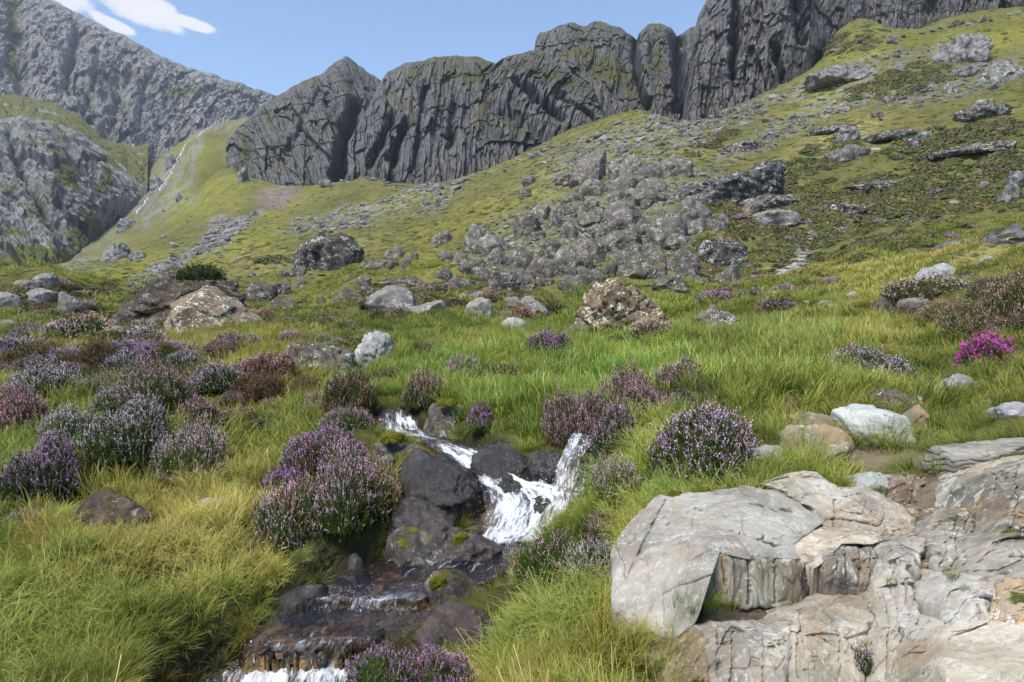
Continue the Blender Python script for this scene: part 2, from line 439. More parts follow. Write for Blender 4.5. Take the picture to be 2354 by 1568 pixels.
col = mixc(col, OLIVE, sstep(-0.02, 0.24, fb) * 0.65)
bright = np.zeros(len(gx))
for b in [(480,450,110,42,-22),(600,380,60,60,0),(650,470,90,22,-25),(420,380,50,90,25),(2000,110,110,40,-15),(1900,230,120,28,-25),(2250,90,140,35,-12),(1500,300,60,22,0),(880,470,110,20,-15),(1080,500,160,26,-20),(1500,390,80,14,-8),(900,640,120,22,0),(1000,600,90,24,0),(560,560,150,26,-18),(330,610,160,26,-8),(1650,350,70,16,-20)]:
    bright = np.maximum(bright, blob(*b))
col = mixc(col, BRIGHT, bright * (0.55 + 0.45 * sstep(-0.3, 0.2, fa)))
heath = np.zeros(len(gx))
for b in [(2000,470,330,70,-8),(2250,420,200,80,-5),(1720,440,150,40,-25),(1850,380,130,30,-22),(1950,560,250,36,-8),(2200,330,160,40,-10),(1090,705,270,55,3),(150,710,220,60,0),(700,740,150,40,10),(1750,655,170,26,-3),(560,700,110,30,20),(1650,610,70,60,0),(1960,95,100,26,-12),(2080,190,120,30,-14),(1640,330,60,14,-25),(620,600,40,10,-10)]:
    heath = np.maximum(heath, blob(*b))
heath = heath * sstep(-0.08, 0.16, fa + 0.3 * fb)
col = mixc(col, HEATH, heath * 0.9 * sstep(-0.2, 0.2, fb + 0.1)); col = mixc(col, HEATHG, heath * 0.8 * (1 - sstep(-0.2, 0.2, fb + 0.1)))
straw = np.maximum.reduce([blob(2200,610,260,34,-12), blob(1900,640,200,26,-6), blob(1900,330,160,22,-22), blob(1750,590,60,60,0) * 0.6, blob(1300,430,300,60,-20)*0.35, blob(700, 585, 150, 24, -8)*0.8])
col = mixc(col, STRAW, straw * 0.75 * sstep(-0.3, 0.15, fa + 0.1))
scree = np.zeros(len(gx))
for b in [(430,590,175,16,-29),(520,530,90,12,-28),(330,645,50,14,-20),(800,500,120,24,-12),(930,455,130,18,-18),(1000,470,60,14,-30),(720,520,80,8,-12),(560,505,90,10,-22),
          (1500,320,190,40,-18),(1400,360,150,50,-15),(1700,270,110,22,-28),(1350,540,210,80,-5),(1480,450,170,60,-15),(1180,560,120,30,-10),(1900,190,120,16,-22),(2030,170,60,16,-20),(1780,300,90,14,-25),(1400,600,200,45,0),(100,250,70,20,10),(1780,500,70,12,-12),(1860,560,20,60,32),(1950,230,200,26,-20),(2200,190,160,34,-15),(1750,330,120,18,-22),(2100,120,120,16,-12)]:
    scree = np.maximum(scree, blob(*b))
screeb = np.maximum(blob(640,455,58,22,-12), blob(500,515,40,9,-15)) * sstep(-0.4, 0.1, fa + 0.2)
fs = fbm(np.stack([gu / 9, gv / 5, rr * 0], 1), 3, 41)
strong = np.maximum(blob(430,590,175,16,-29), blob(520,530,90,12,-28))
scree = np.maximum(scree * sstep(-0.16, 0.16, fs + 0.25 * fa), strong * 0.95) * sstep(45, 70, rr)
col = mixc(col, SCREE, scree * 0.9); col = mixc(col, SCREEB, screeb * sstep(100, 200, rr))
# rocky ground of the far left foot
rockl = np.maximum.reduce([blob(60,560,150,60,20), blob(230,470,60,90,0)*0.7, blob(390,420,50,80,25)*0.9, blob(470,270,90,40,-20)*0.9, blob(560,300,20,60,5)*.6, blob(330,470,40,50,0)*.9, blob(415,385,20,140,32)*.9]) * sstep(-0.18, 0.12, fs + 0.3*fa) * sstep(200, 400, rr)
col = mixc(col, np.array([0.21, 0.205, 0.20]), rockl * 0.9)
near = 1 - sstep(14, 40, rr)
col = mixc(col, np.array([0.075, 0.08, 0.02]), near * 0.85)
path = (blob(1470,1590,170,60,0) + blob(2150,1150,90,60,-30) + blob(2040,1050,120,26,0)) * (rr < 9)
col = mixc(col, np.array([0.20, 0.16, 0.11]), np.clip(path, 0, 1) * 0.9)
wet = 1 - sstep(0.05, 0.42, GW)
bank = sstep(0.025, 0.06, GW)
col = mixc(col, np.array([0.03, 0.027, 0.02]), wet * 0.97)
bedc = BED[None] * (0.35 + 1.5 * sstep(-0.25, 0.35, fbm(np.stack([gx * 9, gy * 9, gz * 9], 1), 3, 51)))[:, None]
bt = (1 - bank) * (GW < 1)
col = col * (1 - bt[:, None]) + bedc * bt[:, None]
col *= (1 + 0.45 * f1)[:, None]
VEG = dict(heath=heath, scree=scree, bright=bright, straw=straw)

m = NT('ground_cover')
tc = m.n('ShaderNodeTexCoord').outputs['Object']
ca_ = m.attr('Col').outputs['Color']
n1 = m.noise(tc, 0.35, 6, 0.7).outputs[0]; n2 = m.noise(tc, 2.6, 5, 0.7).outputs[0]; n3 = m.noise(tc, 0.06, 5, 0.65).outputs[0]
mul = m.math('MULTIPLY', m.math('MULTIPLY', m.math('ADD', m.math('MULTIPLY', n1, 1.4), 0.3), m.math('ADD', m.math('MULTIPLY', n2, 1.2), 0.4)), m.math('ADD', m.math('MULTIPLY', n3, 1.0), 0.5))
c_ = m.n('ShaderNodeVectorMath', {0: ca_, 'Scale': mul}, operation='SCALE').outputs[0]
bmp = m.n('ShaderNodeBump', {'Strength': 0.9, 'Distance': 0.6, 'Height': m.math('ADD', n1, m.math('MULTIPLY', n2, 0.25))}).outputs[0]
MAT_GROUND = m.done(m.bsdf(Base_Color=c_, Roughness=0.95, Normal=bmp, Specular_IOR_Level=0.1).outputs[0])
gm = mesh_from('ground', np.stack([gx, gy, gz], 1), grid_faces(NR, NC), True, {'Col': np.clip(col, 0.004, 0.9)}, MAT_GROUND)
tag(link('ground', gm), kind='structure')
print('ground', time.time() - T0)

# ================================================================== MOUNTAINS
def cliff_material(name, base, dark, pale, green, streak=(1, 1, 0.22), tilt=0.0, scale=0.12, bump=4.0):
    m = NT(name)
    tc = m.n('ShaderNodeTexCoord').outputs['Object']
    mp = m.mapping(tc, streak, (0, tilt, 0))
    a = m.noise(mp, scale, 7, 0.7, 0.1).outputs[0]
    b = m.noise(mp, scale * 4.3, 5, 0.7).outputs[0]
    g = m.noise(tc, scale * 0.7, 5, 0.65).outputs[0]
    c = m.mix(m.ramp(a, 0.38, 0.62), dark, base)
    c = m.mix(m.math('MULTIPLY', m.ramp(b, 0.52, 0.68), 0.8), c, pale)
    gm_ = m.attr('green').outputs['Fac']
    gf = m.ramp(m.math('ADD', gm_, m.math('MULTIPLY', m.math('SUBTRACT', g, 0.5), 1.1)), 0.42, 0.62)
    gcol = m.mix(m.ramp(b, 0.35, 0.65), tuple(x * 0.6 for x in green), green)
    c = m.mix(gf, c, gcol)
    h = m.math('ADD', a, m.math('MULTIPLY', b, 0.35))
    bp = m.n('ShaderNodeBump', {'Strength': 1.0, 'Distance': bump, 'Height': h}).outputs[0]
    return m.done(m.bsdf(Base_Color=c, Roughness=0.9, Normal=bp, Specular_IOR_Level=0.2).outputs[0])

def mountain(name, label, sky_pts, base_pts, mat, nu, nv, amp, lam, lean=0.0, seed=0, gullies=(), greens=(), prof=1.0, jag=5.0, backd=120, gthr=0.62, vlean=0.0, terr=0.0, fine=1.15, asp=2.7, up=0.0, crk=0.35):
    """crest line (u, v, d) and foot line (u, v, d) joined by a face with ribs, gullies and ledges"""
    S = np.array(sky_pts, float); B = np.array(base_pts, float)
    us = np.linspace(S[0, 0], S[-1, 0], nu)
    sv, sd = np.interp(us, S[:, 0], S[:, 1]), np.interp(us, S[:, 0], S[:, 2])
    bv, bd = np.interp(us, B[:, 0], B[:, 1]), np.interp(us, B[:, 0], B[:, 2])
    jn = fbm(np.stack([us / 38, us * 0, us * 0 + seed], 1), 5, seed, 0.62)
    sv = sv + jn * jag * 3.0
    crest, base = P(us, sv, sd), P(us, bv, bd)
    ts = np.concatenate([np.linspace(-.3, -.02, 6), np.linspace(0, 1, nv), 1 + np.linspace(0.03, 0.5, 8)])
    tt = np.clip(ts, 0, 1)[:, None]; dn = np.minimum(ts, 0)[:, None]
    n0 = fbm(np.stack([np.repeat(us[None] / 50, len(ts), 0).ravel(), np.repeat(ts[:, None] * 3, nu, 1).ravel(), np.full(len(ts) * nu, seed * 1.7)], 1), 3, seed + 5).reshape(len(ts), nu)
    th = tt + n0 * 0.10 * np.sin(math.pi * tt)
    hz = np.clip(th, 0, 1) ** prof
    if terr:
        q = tt * terr + n0 * 1.5
        hz = np.clip(hz + (0.5 / terr) * np.sin(2 * math.pi * q) * 0.5 * np.sin(math.pi * tt), 0, 1)
    X = base[None, :, 0] + (crest - base)[None, :, 0] * hz
    Y = base[None, :, 1] + (crest - base)[None, :, 1] * hz
    Z = base[None, :, 2] + (crest - base)[None, :, 2] * tt + np.zeros_like(hz)
    Z = Z + dn * (60 + (crest - base)[None, :, 2] * .5)
    over = np.maximum(ts - 1, 0)[:, None]
    kb = 1 + over * 2 * backd / Y; X = X * kb; Y = Y * kb; Z = Z - over * backd * 0.5 * over * 2
    # real-size coordinates along the face
    az = np.arctan2(X, Y); dm = sd.mean()
    s = az * dm
    zz = Z + 0.0
    s2 = s + lean * zz
    def co(l, lz, k): return np.stack([(s2 / l).ravel(), (zz / lz).ravel(), np.full(s.size, k + seed * 3.1)], 1)
    d1 = fbm(co(lam, lam * asp * 1.45, 1), 3, seed + 1, ridged=True).reshape(s.shape)
    d2 = fbm(co(lam / 4, lam * asp * .45, 2), 3, seed + 2, ridged=True).reshape(s.shape)
    d3 = fbm(co(lam / 13, lam / 3.6, 3), 2, seed + 3, ridged=True).reshape(s.shape)
    d4 = fbm(co(lam * 1.6, lam * 0.7, 4), 4, seed + 4).reshape(s.shape)
    def cc2(l, lz, k): return np.stack([(s2 / l).ravel(), (zz / lz).ravel()], 1) + k * 7.7 + d4.ravel()[:, None] * .15
    b1 = cells(cc2(lam * .8, lam * asp, 1), seed + 1, .4).reshape(s.shape)
    b2 = cells(cc2(lam * .26, lam * .36 * asp, 2), seed + 2, .4).reshape(s.shape)
    b3 = cells(cc2(lam * .085, lam * .15 * asp, 3), seed + 3, .4).reshape(s.shape)
    b4 = cells(cc2(lam * 1.6, lam * .42, 5), seed + 9, .25).reshape(s.shape)
    disp = amp * (0.3 * b4 + 0.22 * d1 + 0.08 * d2 + 0.05 * d3 + 0.6 * d4 + fine * (1.0 * b1 + 0.62 * b2 + 0.34 * b3))
    # narrow upright cracks
    k1 = np.abs(noise3(co(lam * .34, lam * asp * 1.6, 6) + (d4.ravel() * .6)[:, None] * np.array([[1, 0, 0]]), seed + 6)).reshape(s.shape)
    k2 = np.abs(noise3(co(lam * .13, lam * asp * .8, 7), seed + 7)).reshape(s.shape)
    disp = disp - amp * crk * (0.95 * np.exp(-(k1 / .045) ** 2) + .4 * np.exp(-(k2 / .06) ** 2))
    uu, vv, _ = proj(np.stack([X, Y, Z], -1))
    wn1 = fbm(np.stack([uu.ravel() / 30, vv.ravel() / 30, np.full(uu.size, seed)], 1), 3, seed + 8).reshape(uu.shape) * 14
    for (pts, wd, dep) in gullies:          # clefts follow a line down the face
        g = np.array(pts, float)
        cu = np.interp(vv, g[:, 1], g[:, 0])
        inside = sstep(g[0, 1] - 18, g[0, 1] + 12, vv) * (1 - sstep(g[-1, 1] - 12, g[-1, 1] + 20, vv))
        disp = disp - 1.5 * dep * np.exp(-(((uu + wn1 - cu) / wd) ** 2)) * inside
    keep = 1 - np.clip(ts, 0, 1)[:, None] ** 10
    rad = np.stack([X, Y], -1); rad = rad / np.linalg.norm(rad, axis=-1, keepdims=True)
    X = X - rad[..., 0] * disp * keep * (1 - up); Y = Y - rad[..., 1] * disp * keep * (1 - up); Z = Z + disp * keep * up
    V = np.stack([X, Y, Z], -1)
    # where turf holds: on ledges, and on the named patches
    du = np.gradient(V, axis=1); dv = np.gradient(V, axis=0)
    nrm = np.cross(du, dv); nrm /= np.linalg.norm(nrm, axis=-1, keepdims=True) + 1e-9
    nz = np.abs(nrm[..., 2])
    green = sstep(gthr - 0.12, gthr + 0.2, nz) * 0.75
    for (u, v, ru, rv, ang, st) in greens:
        a = math.radians(ang); c, si = math.cos(a), math.sin(a)
        Xa = (uu + wn1 - u) * c + (vv + wn1 - v) * si; Ya = -(uu + wn1 - u) * si + (vv + wn1 - v) * c
        k = 1 - sstep(0.5, 1.3, np.sqrt((Xa / ru) ** 2 + (Ya / rv) ** 2))
        green = np.clip(green + k * st * (.62 if name != 'mountain_bench' and mat is not M_FAR else 1), 0, 1)
    me = mesh_from(name, V.reshape(-1, 3), grid_faces(len(ts), nu), False, {'green': green.ravel()}, mat)
    o = link(name, me)
    return tag(o, None, None, None, 'structure')

M_FAR = cliff_material('far_rock', (0.27, 0.265, 0.255), (0.10, 0.098, 0.088), (0.44, 0.43, 0.415), (0.135, 0.15, 0.03), (1, 1, 0.45), 0.6, 0.075, 5.0)
M_BENCH = cliff_material('bench_turf', (0.26, 0.25, 0.235), (0.15, 0.14, 0.11), (0.36, 0.35, 0.33), (0.15, 0.15, 0.04), (1, 1, 0.6), 0.3, 0.09, 3.0)
M_MID = cliff_material('crag_rock', (0.152, 0.145, 0.142), (0.068, 0.064, 0.064), (0.29, 0.282, 0.275), (0.115, 0.118, 0.036), (1, 1, 0.14), 0.06, 0.19, 2.2)
M_RIGHT = cliff_material('near_crag_rock', (0.145, 0.136, 0.13), (0.055, 0.052, 0.053), (0.36, 0.355, 0.345), (0.11, 0.125, 0.028), (1, 1, 0.18), 0.03, 0.24, 1.5)

mountain('mountain', None,
 [(-500,-420,2100),(-200,-210,2000),(0,-62,1950),(110,-4,1900),(180,30,1900),(255,68,1850),(330,106,1800),(400,142,1780),(440,158,1760),(480,166,1750),(540,188,1740),(600,206,1760),(640,222,1780),(720,262,1800)],
 [(-500,230,1350),(-200,225,1350),(0,222,1350),(81,242,1330),(145,252,1310),(185,280,1270),(235,333,1200),(303,420,1120),(330,420,1160),(365,400,1240),(471,340,1380),(560,310,1460),(640,300,1560),(720,300,1600)],
 M_FAR, 480, 300, 11, 62, lean=-0.35, seed=3, prof=0.85, jag=3, backd=500, gthr=0.93, fine=1.3, asp=1.5, up=0.45, crk=.5,
 gullies=[([(40,-40),(40,60),(45,160),(60,240)],22,30),([(180,60),(165,130),(150,210)],10,26),([(300,160),(265,250),(235,330)],14,24),([(230,90),(215,180),(190,270)],8,16),([(360,150),(330,210),(310,300)],8,14)],
 greens=[(28,60,13,130,2,1.0),(200,205,40,10,5,0.5),(430,215,90,14,-8,0.5),(330,180,40,14,30,.4),(250,180,12,60,10,.4),(120,150,10,70,5,.4),(300,250,12,60,15,.45),(400,200,60,10,20,.35),(180,120,60,8,25,.3),(90,60,60,8,25,.3)])
mountain('mountain_bench', None,
 [(-500,215,1400),(0,208,1400),(81,228,1380),(145,238,1360),(185,266,1310),(235,318,1240),(303,338,1220),(340,330,1220)],
 [(-500,300,1080),(0,290,1080),(60,284,1080),(130,298,1070),(190,326,1060),(260,368,1030),(320,420,1000),(340,430,1000)],
 M_BENCH, 220, 70, 5, 40, lean=0.3, seed=4, prof=1.0, jag=1, backd=60, gthr=0.5, fine=.8, asp=.8, up=.6, greens=[(60,225,160,18,10,.9),(180,290,60,22,45,.8),(250,350,70,30,35,.8)])
mountain('lower_crag', None,
 [(-500,262,1130),(-200,258,1120),(0,272,1120),(60,266,1110),(130,280,1100),(190,308,1080),(240,345,1060),(280,380,1030),(305,410,1010),(325,450,1000)],
 [(-500,660,640),(-200,650,660),(0,632,690),(120,618,710),(180,575,790),(215,510,880),(260,470,950),(300,462,980),(325,462,990)],
 M_FAR, 330, 260, 11, 56, lean=0.6, seed=5, prof=0.9, jag=4, backd=120, gthr=0.84, fine=1.3, asp=1.1, up=0.5, crk=.5,
 gullies=[([(120,290),(170,350),(250,430)],16,22),([(20,300),(60,400),(130,520)],14,20)],
 greens=[(60,600,150,34,0,0.7),(200,540,50,50,0,0.6),(130,430,36,80,40,0.45),(30,430,60,10,20,0.5),(240,420,26,50,20,.6),(80,500,80,14,25,.55),(100,340,70,12,25,.5),(160,420,14,70,-30,.55),(60,400,14,80,-30,.5),(110,520,12,60,-30,.5),(200,400,60,12,30,.5),(20,540,60,20,0,.5)])
mountain('pinnacle_crag', 'dark crag rising to a pointed summit',
 [(520,330,900),(548,292,900),(590,252,910),(640,220,920),(690,190,920),(735,171,920),(768,144,920),(795,129,920),(820,143,925),(850,172,930),(880,188,930),(930,250,930),(980,330,930)],
 [(520,390,800),(555,370,770),(580,405,740),(610,420,720),(680,425,690),(760,415,680),(790,405,690),(880,400,720),(980,400,740)],
 M_MID, 320, 270, 8, 40, lean=0.25, seed=6, prof=1.1, jag=4, gthr=0.72,
 gullies=[([(815,230),(800,300),(785,360),(778,410)],15,55),([(740,200),(700,270),(660,350)],10,12)],
 greens=[(820,330,16,60,12,0.7),(560,350,14,50,0,0.8),(700,180,50,12,-20,0.4),(760,300,60,20,10,.35),(640,260,40,20,-30,.35),(780,390,40,20,0,.5)])
mountain('central_crag', 'broad dark fluted crag in the middle of the cirque',
 [(800,330,720),(850,240,730),(868,200,740),(890,166,740),(930,146,740),(1000,131,740),(1050,127,740),(1100,131,740),(1140,146,740),(1170,170,735),(1200,205,720),(1240,260,700),(1290,330,690)],
 [(780,410,640),(830,395,620),(880,400,600),(940,425,560),(1000,435,530),(1060,430,510),(1130,400,510),(1200,370,520),(1240,350,520),(1290,345,520)],
 M_MID, 350, 290, 7.5, 38, lean=-0.06, seed=9, prof=1.25, jag=4, gthr=0.72,
 gullies=[([(905,260),(880,310),(850,380)],10,30),([(930,280),(915,330),(900,370)],9,26),([(1046,200),(1042,260),(1036,330)],9,16),([(980,190),(965,300),(955,400)],8,12),([(1150,160),(1170,215),(1220,270)],10,16)],
 greens=[(900,235,60,18,20,0.65),(1060,175,130,18,0,0.6),(960,300,20,60,10,.4),(1120,250,30,60,30,.4),(870,330,20,60,20,0.5),(1100,390,110,22,-12,0.65),(1180,290,40,14,45,0.4),(990,340,30,10,0,0.4)])
mountain('middle_buttress', 'dark overhanging buttress with a grassy ledge',
 [(1125,160,690),(1145,140,690),(1170,128,690),(1215,118,690),(1250,118,690),(1300,160,660),(1330,178,640),(1360,200,620),(1388,255,600),(1400,290,590)],
 [(1125,230,600),(1160,235,590),(1200,265,570),(1240,300,540),(1290,310,520),(1340,290,510),(1388,280,510),(1400,300,510)],
 M_MID, 250, 200, 5.5, 28, lean=-0.28, seed=12, prof=1.3, jag=3, gthr=0.72,
 gullies=[([(1190,180),(1230,220),(1290,270)],12,22),([(1290,220),(1320,240),(1370,268)],9,20)],
 greens=[(1280,180,70,9,18,0.8),(1210,130,50,8,0,0.3)])
mountain('tower_crag', 'high dark tower of rock with flat broken top',
 [(1216,200,860),(1224,150,860),(1232,86,860),(1240,74,860),(1262,70,860),(1285,58,860),(1312,53,860),(1340,60,860),(1366,49,860),(1395,54,860),(1425,62,860),(1440,74,860),(1452,80,860),(1464,92,860),(1470,74,850),(1490,57,850),(1520,55,850),(1543,64,850),(1556,84,850),(1575,70,850),(1600,60,840),(1680,60,840)],
 [(1216,215,720),(1280,225,690),(1340,250,640),(1390,285,600),(1450,270,600),(1520,275,600),(1600,280,600),(1680,280,600)],
 M_MID, 350, 250, 7, 36, lean=0.0, seed=15, prof=1.2, jag=3, gthr=0.72,
 gullies=[([(1462,80),(1462,130),(1470,190),(1490,240)],8,34),([(1556,80),(1560,160),(1562,250)],11,60),([(1498,70),(1496,140)],5,10)],
 greens=[(1380,150,80,34,10,0.75),(1330,120,50,14,0,0.5),(1430,190,70,30,20,0.6),(1510,140,26,60,10,0.65),(1480,230,60,20,0,0.5)])
mountain('right_cliff', 'tall dark cliff streaked with white above the grassy slope',
 [(1540,310,520),(1562,270,520),(1578,200,520),(1588,140,520),(1594,80,525),(1606,34,530),(1622,4,530),(1650,-40,540),(1720,-110,560),(1850,-160,580),(2100,-190,600),(2354,-210,600),(2700,-240,600)],
 [(1540,300,420),(1562,296,415),(1640,270,410),(1720,240,410),(1780,212,408),(1850,190,415),(1880,120,440),(1930,80,455),(1992,60,465),(2053,80,452),(2150,60,460),(2251,36,450),(2354,14,430),(2700,-30,420)],
 M_RIGHT, 480, 310, 5.5, 28, lean=-0.08, seed=18, prof=1.5, jag=2, gthr=0.7, backd=200,
 gullies=[([(1692,-40),(1690,40),(1688,120),(1684,170)],8,22),([(1830,-40),(1835,20),(1842,90)],12,20),([(1560,160),(1564,220),(1560,290)],14,30),([(1780,100),(1790,150),(1800,190)],9,12),([(2150,-30),(2140,30)],22,12)],
 greens=[(1740,150,50,10,0,0.5),(1690,200,90,22,-8,0.55),(1650,240,60,16,0,0.5),(1800,140,50,14,-10,0.4),(2010,20,40,8,-50,0.8),(1720,50,20,10,0,0.4),(1900,120,50,24,-35,0.7)])
print('mountains', time.time() - T0)

# ------------------------------------------------------------------ haze
def box_mesh(name, lo, hi):
    x0, y0, z0 = lo; x1, y1, z1 = hi
    v = [(x0,y0,z0),(x1,y0,z0),(x1,y1,z0),(x0,y1,z0),(x0,y0,z1),(x1,y0,z1),(x1,y1,z1),(x0,y1,z1)]
    f = [(0,3,2,1),(4,5,6,7),(0,1,5,4),(1,2,6,5),(2,3,7,6),(3,0,4,7)]
    return mesh_from(name, v, f)
m = NT('haze_air')
pv = m.n('ShaderNodeVolumePrincipled', {'Color': (0.80, 0.88, 1.0, 1), 'Density': 0.000085, 'Anisotropy': 0.2})
m.t.links.new(pv.outputs[0], m.out.inputs['Volume'])
pv.inputs['Density Attribute'].default_value = ''
m.m.cycles.homogeneous_volume = True
hz_ = box_mesh('haze', (-2900, -2900, -80), (2900, 2900, 1250))
hz_.materials.append(m.m)
tag(link('haze', hz_), 'thin pale haze over the valley', None, None, 'stuff')

# ================================================================== ROCK
def rock_material(name, base, dark, pale, lichen=0.5, lich_scale=6.0, moss=0.35, rough=0.85, scale=1.0, stain=0.0, streak=(1, 1, 1), bump=0.05, spec=0.25, mosscol=(0.075, 0.085, 0.015), lich_col=(0.62, 0.62, 0.58), crack=0.0, grime=0.0):
    m = NT(name)
    tc = m.n('ShaderNodeTexCoord').outputs['Object']
    mp = m.mapping(tc, tuple(s * scale for s in streak))
    ms = m.mapping(tc, (scale, scale, scale))
    a = m.noise(mp, 1.1, 8, 0.66, 0.5).outputs[0]
    b = m.noise(mp, 6.0, 7, 0.72).outputs[0]
    c = m.mix(m.ramp(a, 0.36, 0.64), dark, base)
    c = m.mix(m.math('MULTIPLY', m.ramp(b, 0.5, 0.7), 0.65), c, pale)
    if stain:
        st = m.noise(m.mapping(mp, (1, 1, 1), loc=(7, 3, 1)), 1.7, 6, 0.7, 0.6).outputs[0]
        c = m.mix(m.math('MULTIPLY', m.ramp(st, 0.50, 0.63), stain), c, (0.33, 0.20, 0.085))
        c = m.mix(m.math('MULTIPLY', m.ramp(st, 0.30, 0.43), 0.0), c, (0.5, 0.5, 0.5))
    if grime:
        gr = m.noise(m.mapping(tc, (7 * scale, 7 * scale, 0.55 * scale)), 1.0, 5, 0.65, 0.3).outputs[0]
        g2 = m.noise(m.mapping(tc, (scale, scale, scale), loc=(3, 9, 4)), 0.8, 4, 0.6).outputs[0]
        c = m.mix(m.math('MULTIPLY', m.math('MULTIPLY', m.ramp(gr, 0.5, 0.66), m.ramp(g2, 0.42, 0.6)), grime), c, (0.13, 0.095, 0.06))
    l1 = m.noise(ms, lich_scale, 3, 0.6, 1.2).outputs[0]; l2 = m.noise(ms, lich_scale * 0.22, 3, 0.5).outputs[0]
    lf = m.math('MULTIPLY', m.ramp(m.math('ADD', l1, m.math('MULTIPLY', m.math('SUBTRACT', l2, 0.5), 0.7)), 0.60, 0.64), min(1.0, lichen * 1.6))
    c = m.mix(lf, c, lich_col)
    nz = m.n('ShaderNodeSeparateXYZ', {0: m.n('ShaderNodeNewGeometry').outputs['Normal']}).outputs[2]
    mn = m.noise(ms, 2.2, 5, 0.6).outputs[0]
    mf = m.ramp(m.math('ADD', nz, m.math('MULTIPLY', m.math('SUBTRACT', mn, 0.5), 2.4)), 1.25 - moss, 1.5 - moss)
    c = m.mix(mf, c, m.mix(m.ramp(b, 0.35, 0.65), tuple(x * 0.5 for x in mosscol), mosscol))
    tint = m.n('ShaderNodeObjectInfo').outputs['Color']
    c = m.mix(1.0, c, tint, 'MULTIPLY')
    h = m.math('ADD', m.math('MULTIPLY', a, 0.8), m.math('MULTIPLY', b, 0.45))
    if crack:
        vo = m.n('ShaderNodeTexVoronoi', {'Vector': m.n('ShaderNodeVectorMath', {0: mp, 1: m.n('ShaderNodeVectorMath', {0: m.noise(mp, 2.0, 4, 0.6).outputs[1], 1: (0.45, 0.45, 0.45)}, operation='MULTIPLY').outputs[0]}, operation='ADD').outputs[0], 'Scale': 1.6}, feature='DISTANCE_TO_EDGE').outputs[0]
        cr = m.ramp(vo, 0.0, 0.05)
        h = m.math('ADD', h, m.math('MULTIPLY', cr, crack * 0.4))
        c = m.mix(m.math('MULTIPLY', m.math('SUBTRACT', 1.0, cr), crack * 0.6), c, tuple(x * 0.4 for x in dark))
    bp = m.n('ShaderNodeBump', {'Strength': 1.0, 'Distance': bump, 'Height': h}).outputs[0]
    return m.done(m.bsdf(Base_Color=c, Roughness=rough, Normal=bp, Specular_IOR_Level=spec).outputs[0])

R_FIELD = rock_material('lichened_rock', (0.178, 0.157, 0.128), (0.075, 0.064, 0.053), (0.31, 0.29, 0.26), 0.38, 9.0, 0.38, scale=0.55, bump=0.25)
R_MEAD = rock_material('brown_rock', (0.165, 0.135, 0.10), (0.065, 0.05, 0.038), (0.28, 0.25, 0.20), 0.5, 9.0, 0.30, scale=1.3, bump=0.10)
R_PALE = rock_material('pale_grey_rock', (0.36, 0.36, 0.36), (0.22, 0.22, 0.215), (0.55, 0.55, 0.54), 0.35, 5.0, 0.1, scale=1.8, bump=0.05)
R_SLAB = rock_material('bare_slab_rock', (0.29, 0.265, 0.235), (0.17, 0.155, 0.14), (0.40, 0.38, 0.35), 0.35, 4.0, 0.2, scale=0.9, bump=0.06)
R_DARK = rock_material('dark_crag_rock', (0.075, 0.07, 0.068), (0.03, 0.028, 0.027), (0.20, 0.195, 0.18), 0.5, 8.0, 0.35, scale=0.5, bump=0.2, streak=(1, 1, 0.4))
R_BLUFF = rock_material('ribbed_bluff_rock', (0.22, 0.21, 0.20), (0.07, 0.066, 0.062), (0.38, 0.37, 0.36), 0.4, 8.0, 0.5, scale=0.35, bump=0.4, streak=(1, 1, 0.35))
R_WET = rock_material('wet_stream_rock', (0.05, 0.041, 0.036), (0.016, 0.013, 0.012), (0.115, 0.10, 0.09), 0.0, 5.0, 0.12, rough=0.22, scale=2.6, bump=0.06, spec=0.6)
R_BANK = rock_material('mossy_bank_rock', (0.19, 0.17, 0.14), (0.06, 0.052, 0.045), (0.33, 0.31, 0.26), 0.45, 5.0, 0.42, scale=2.4, bump=0.04, mosscol=(0.17, 0.15, 0.012))
R_WHITE = rock_material('white_lichened_rock', (0.66, 0.66, 0.65), (0.36, 0.36, 0.36), (0.78, 0.78, 0.77), 0.7, 5.0, 0.0, scale=2.4, bump=0.03, crack=0.25, streak=(0.7, 1, 2.2))
R_TAN = rock_material('tan_rock', (0.33, 0.255, 0.185), (0.19, 0.15, 0.115), (0.43, 0.38, 0.32), 0.4, 6.0, 0.15, scale=2.2, bump=0.04, stain=0.6)
R_CREAM = rock_material('cream_outcrop_rock', (0.50, 0.46, 0.385), (0.26, 0.235, 0.19), (0.66, 0.63, 0.55), 0.3, 12.0, 0.02, scale=2.0, bump=0.05, stain=0.4, streak=(1, 1, 0.36), crack=0.0, grime=0.7)
R_DOME = rock_material('grey_outcrop_rock', (0.42, 0.39, 0.335), (0.25, 0.23, 0.19), (0.56, 0.53, 0.47), 0.3, 14.0, 0.02, scale=2.2, bump=0.03, stain=0.25, streak=(1, 1, 0.5), crack=0.0, grime=0.4)
R_FISS = rock_material('fissured_outcrop_rock', (0.36, 0.345, 0.31), (0.15, 0.138, 0.115), (0.55, 0.53, 0.48), 0.35, 5.0, 0.05, scale=2.2, bump=0.05, stain=0.5, streak=(1.4, 1, 0.25), crack=0.0, grime=0.8)
R_TIMBER = rock_material('grey_weathered_grain', (0.40, 0.38, 0.33), (0.20, 0.185, 0.16), (0.58, 0.56, 0.51), 0.0, 5.0, 0.05, scale=3.0, bump=0.03, streak=(0.22, 1.6, 3.2), crack=0.0)

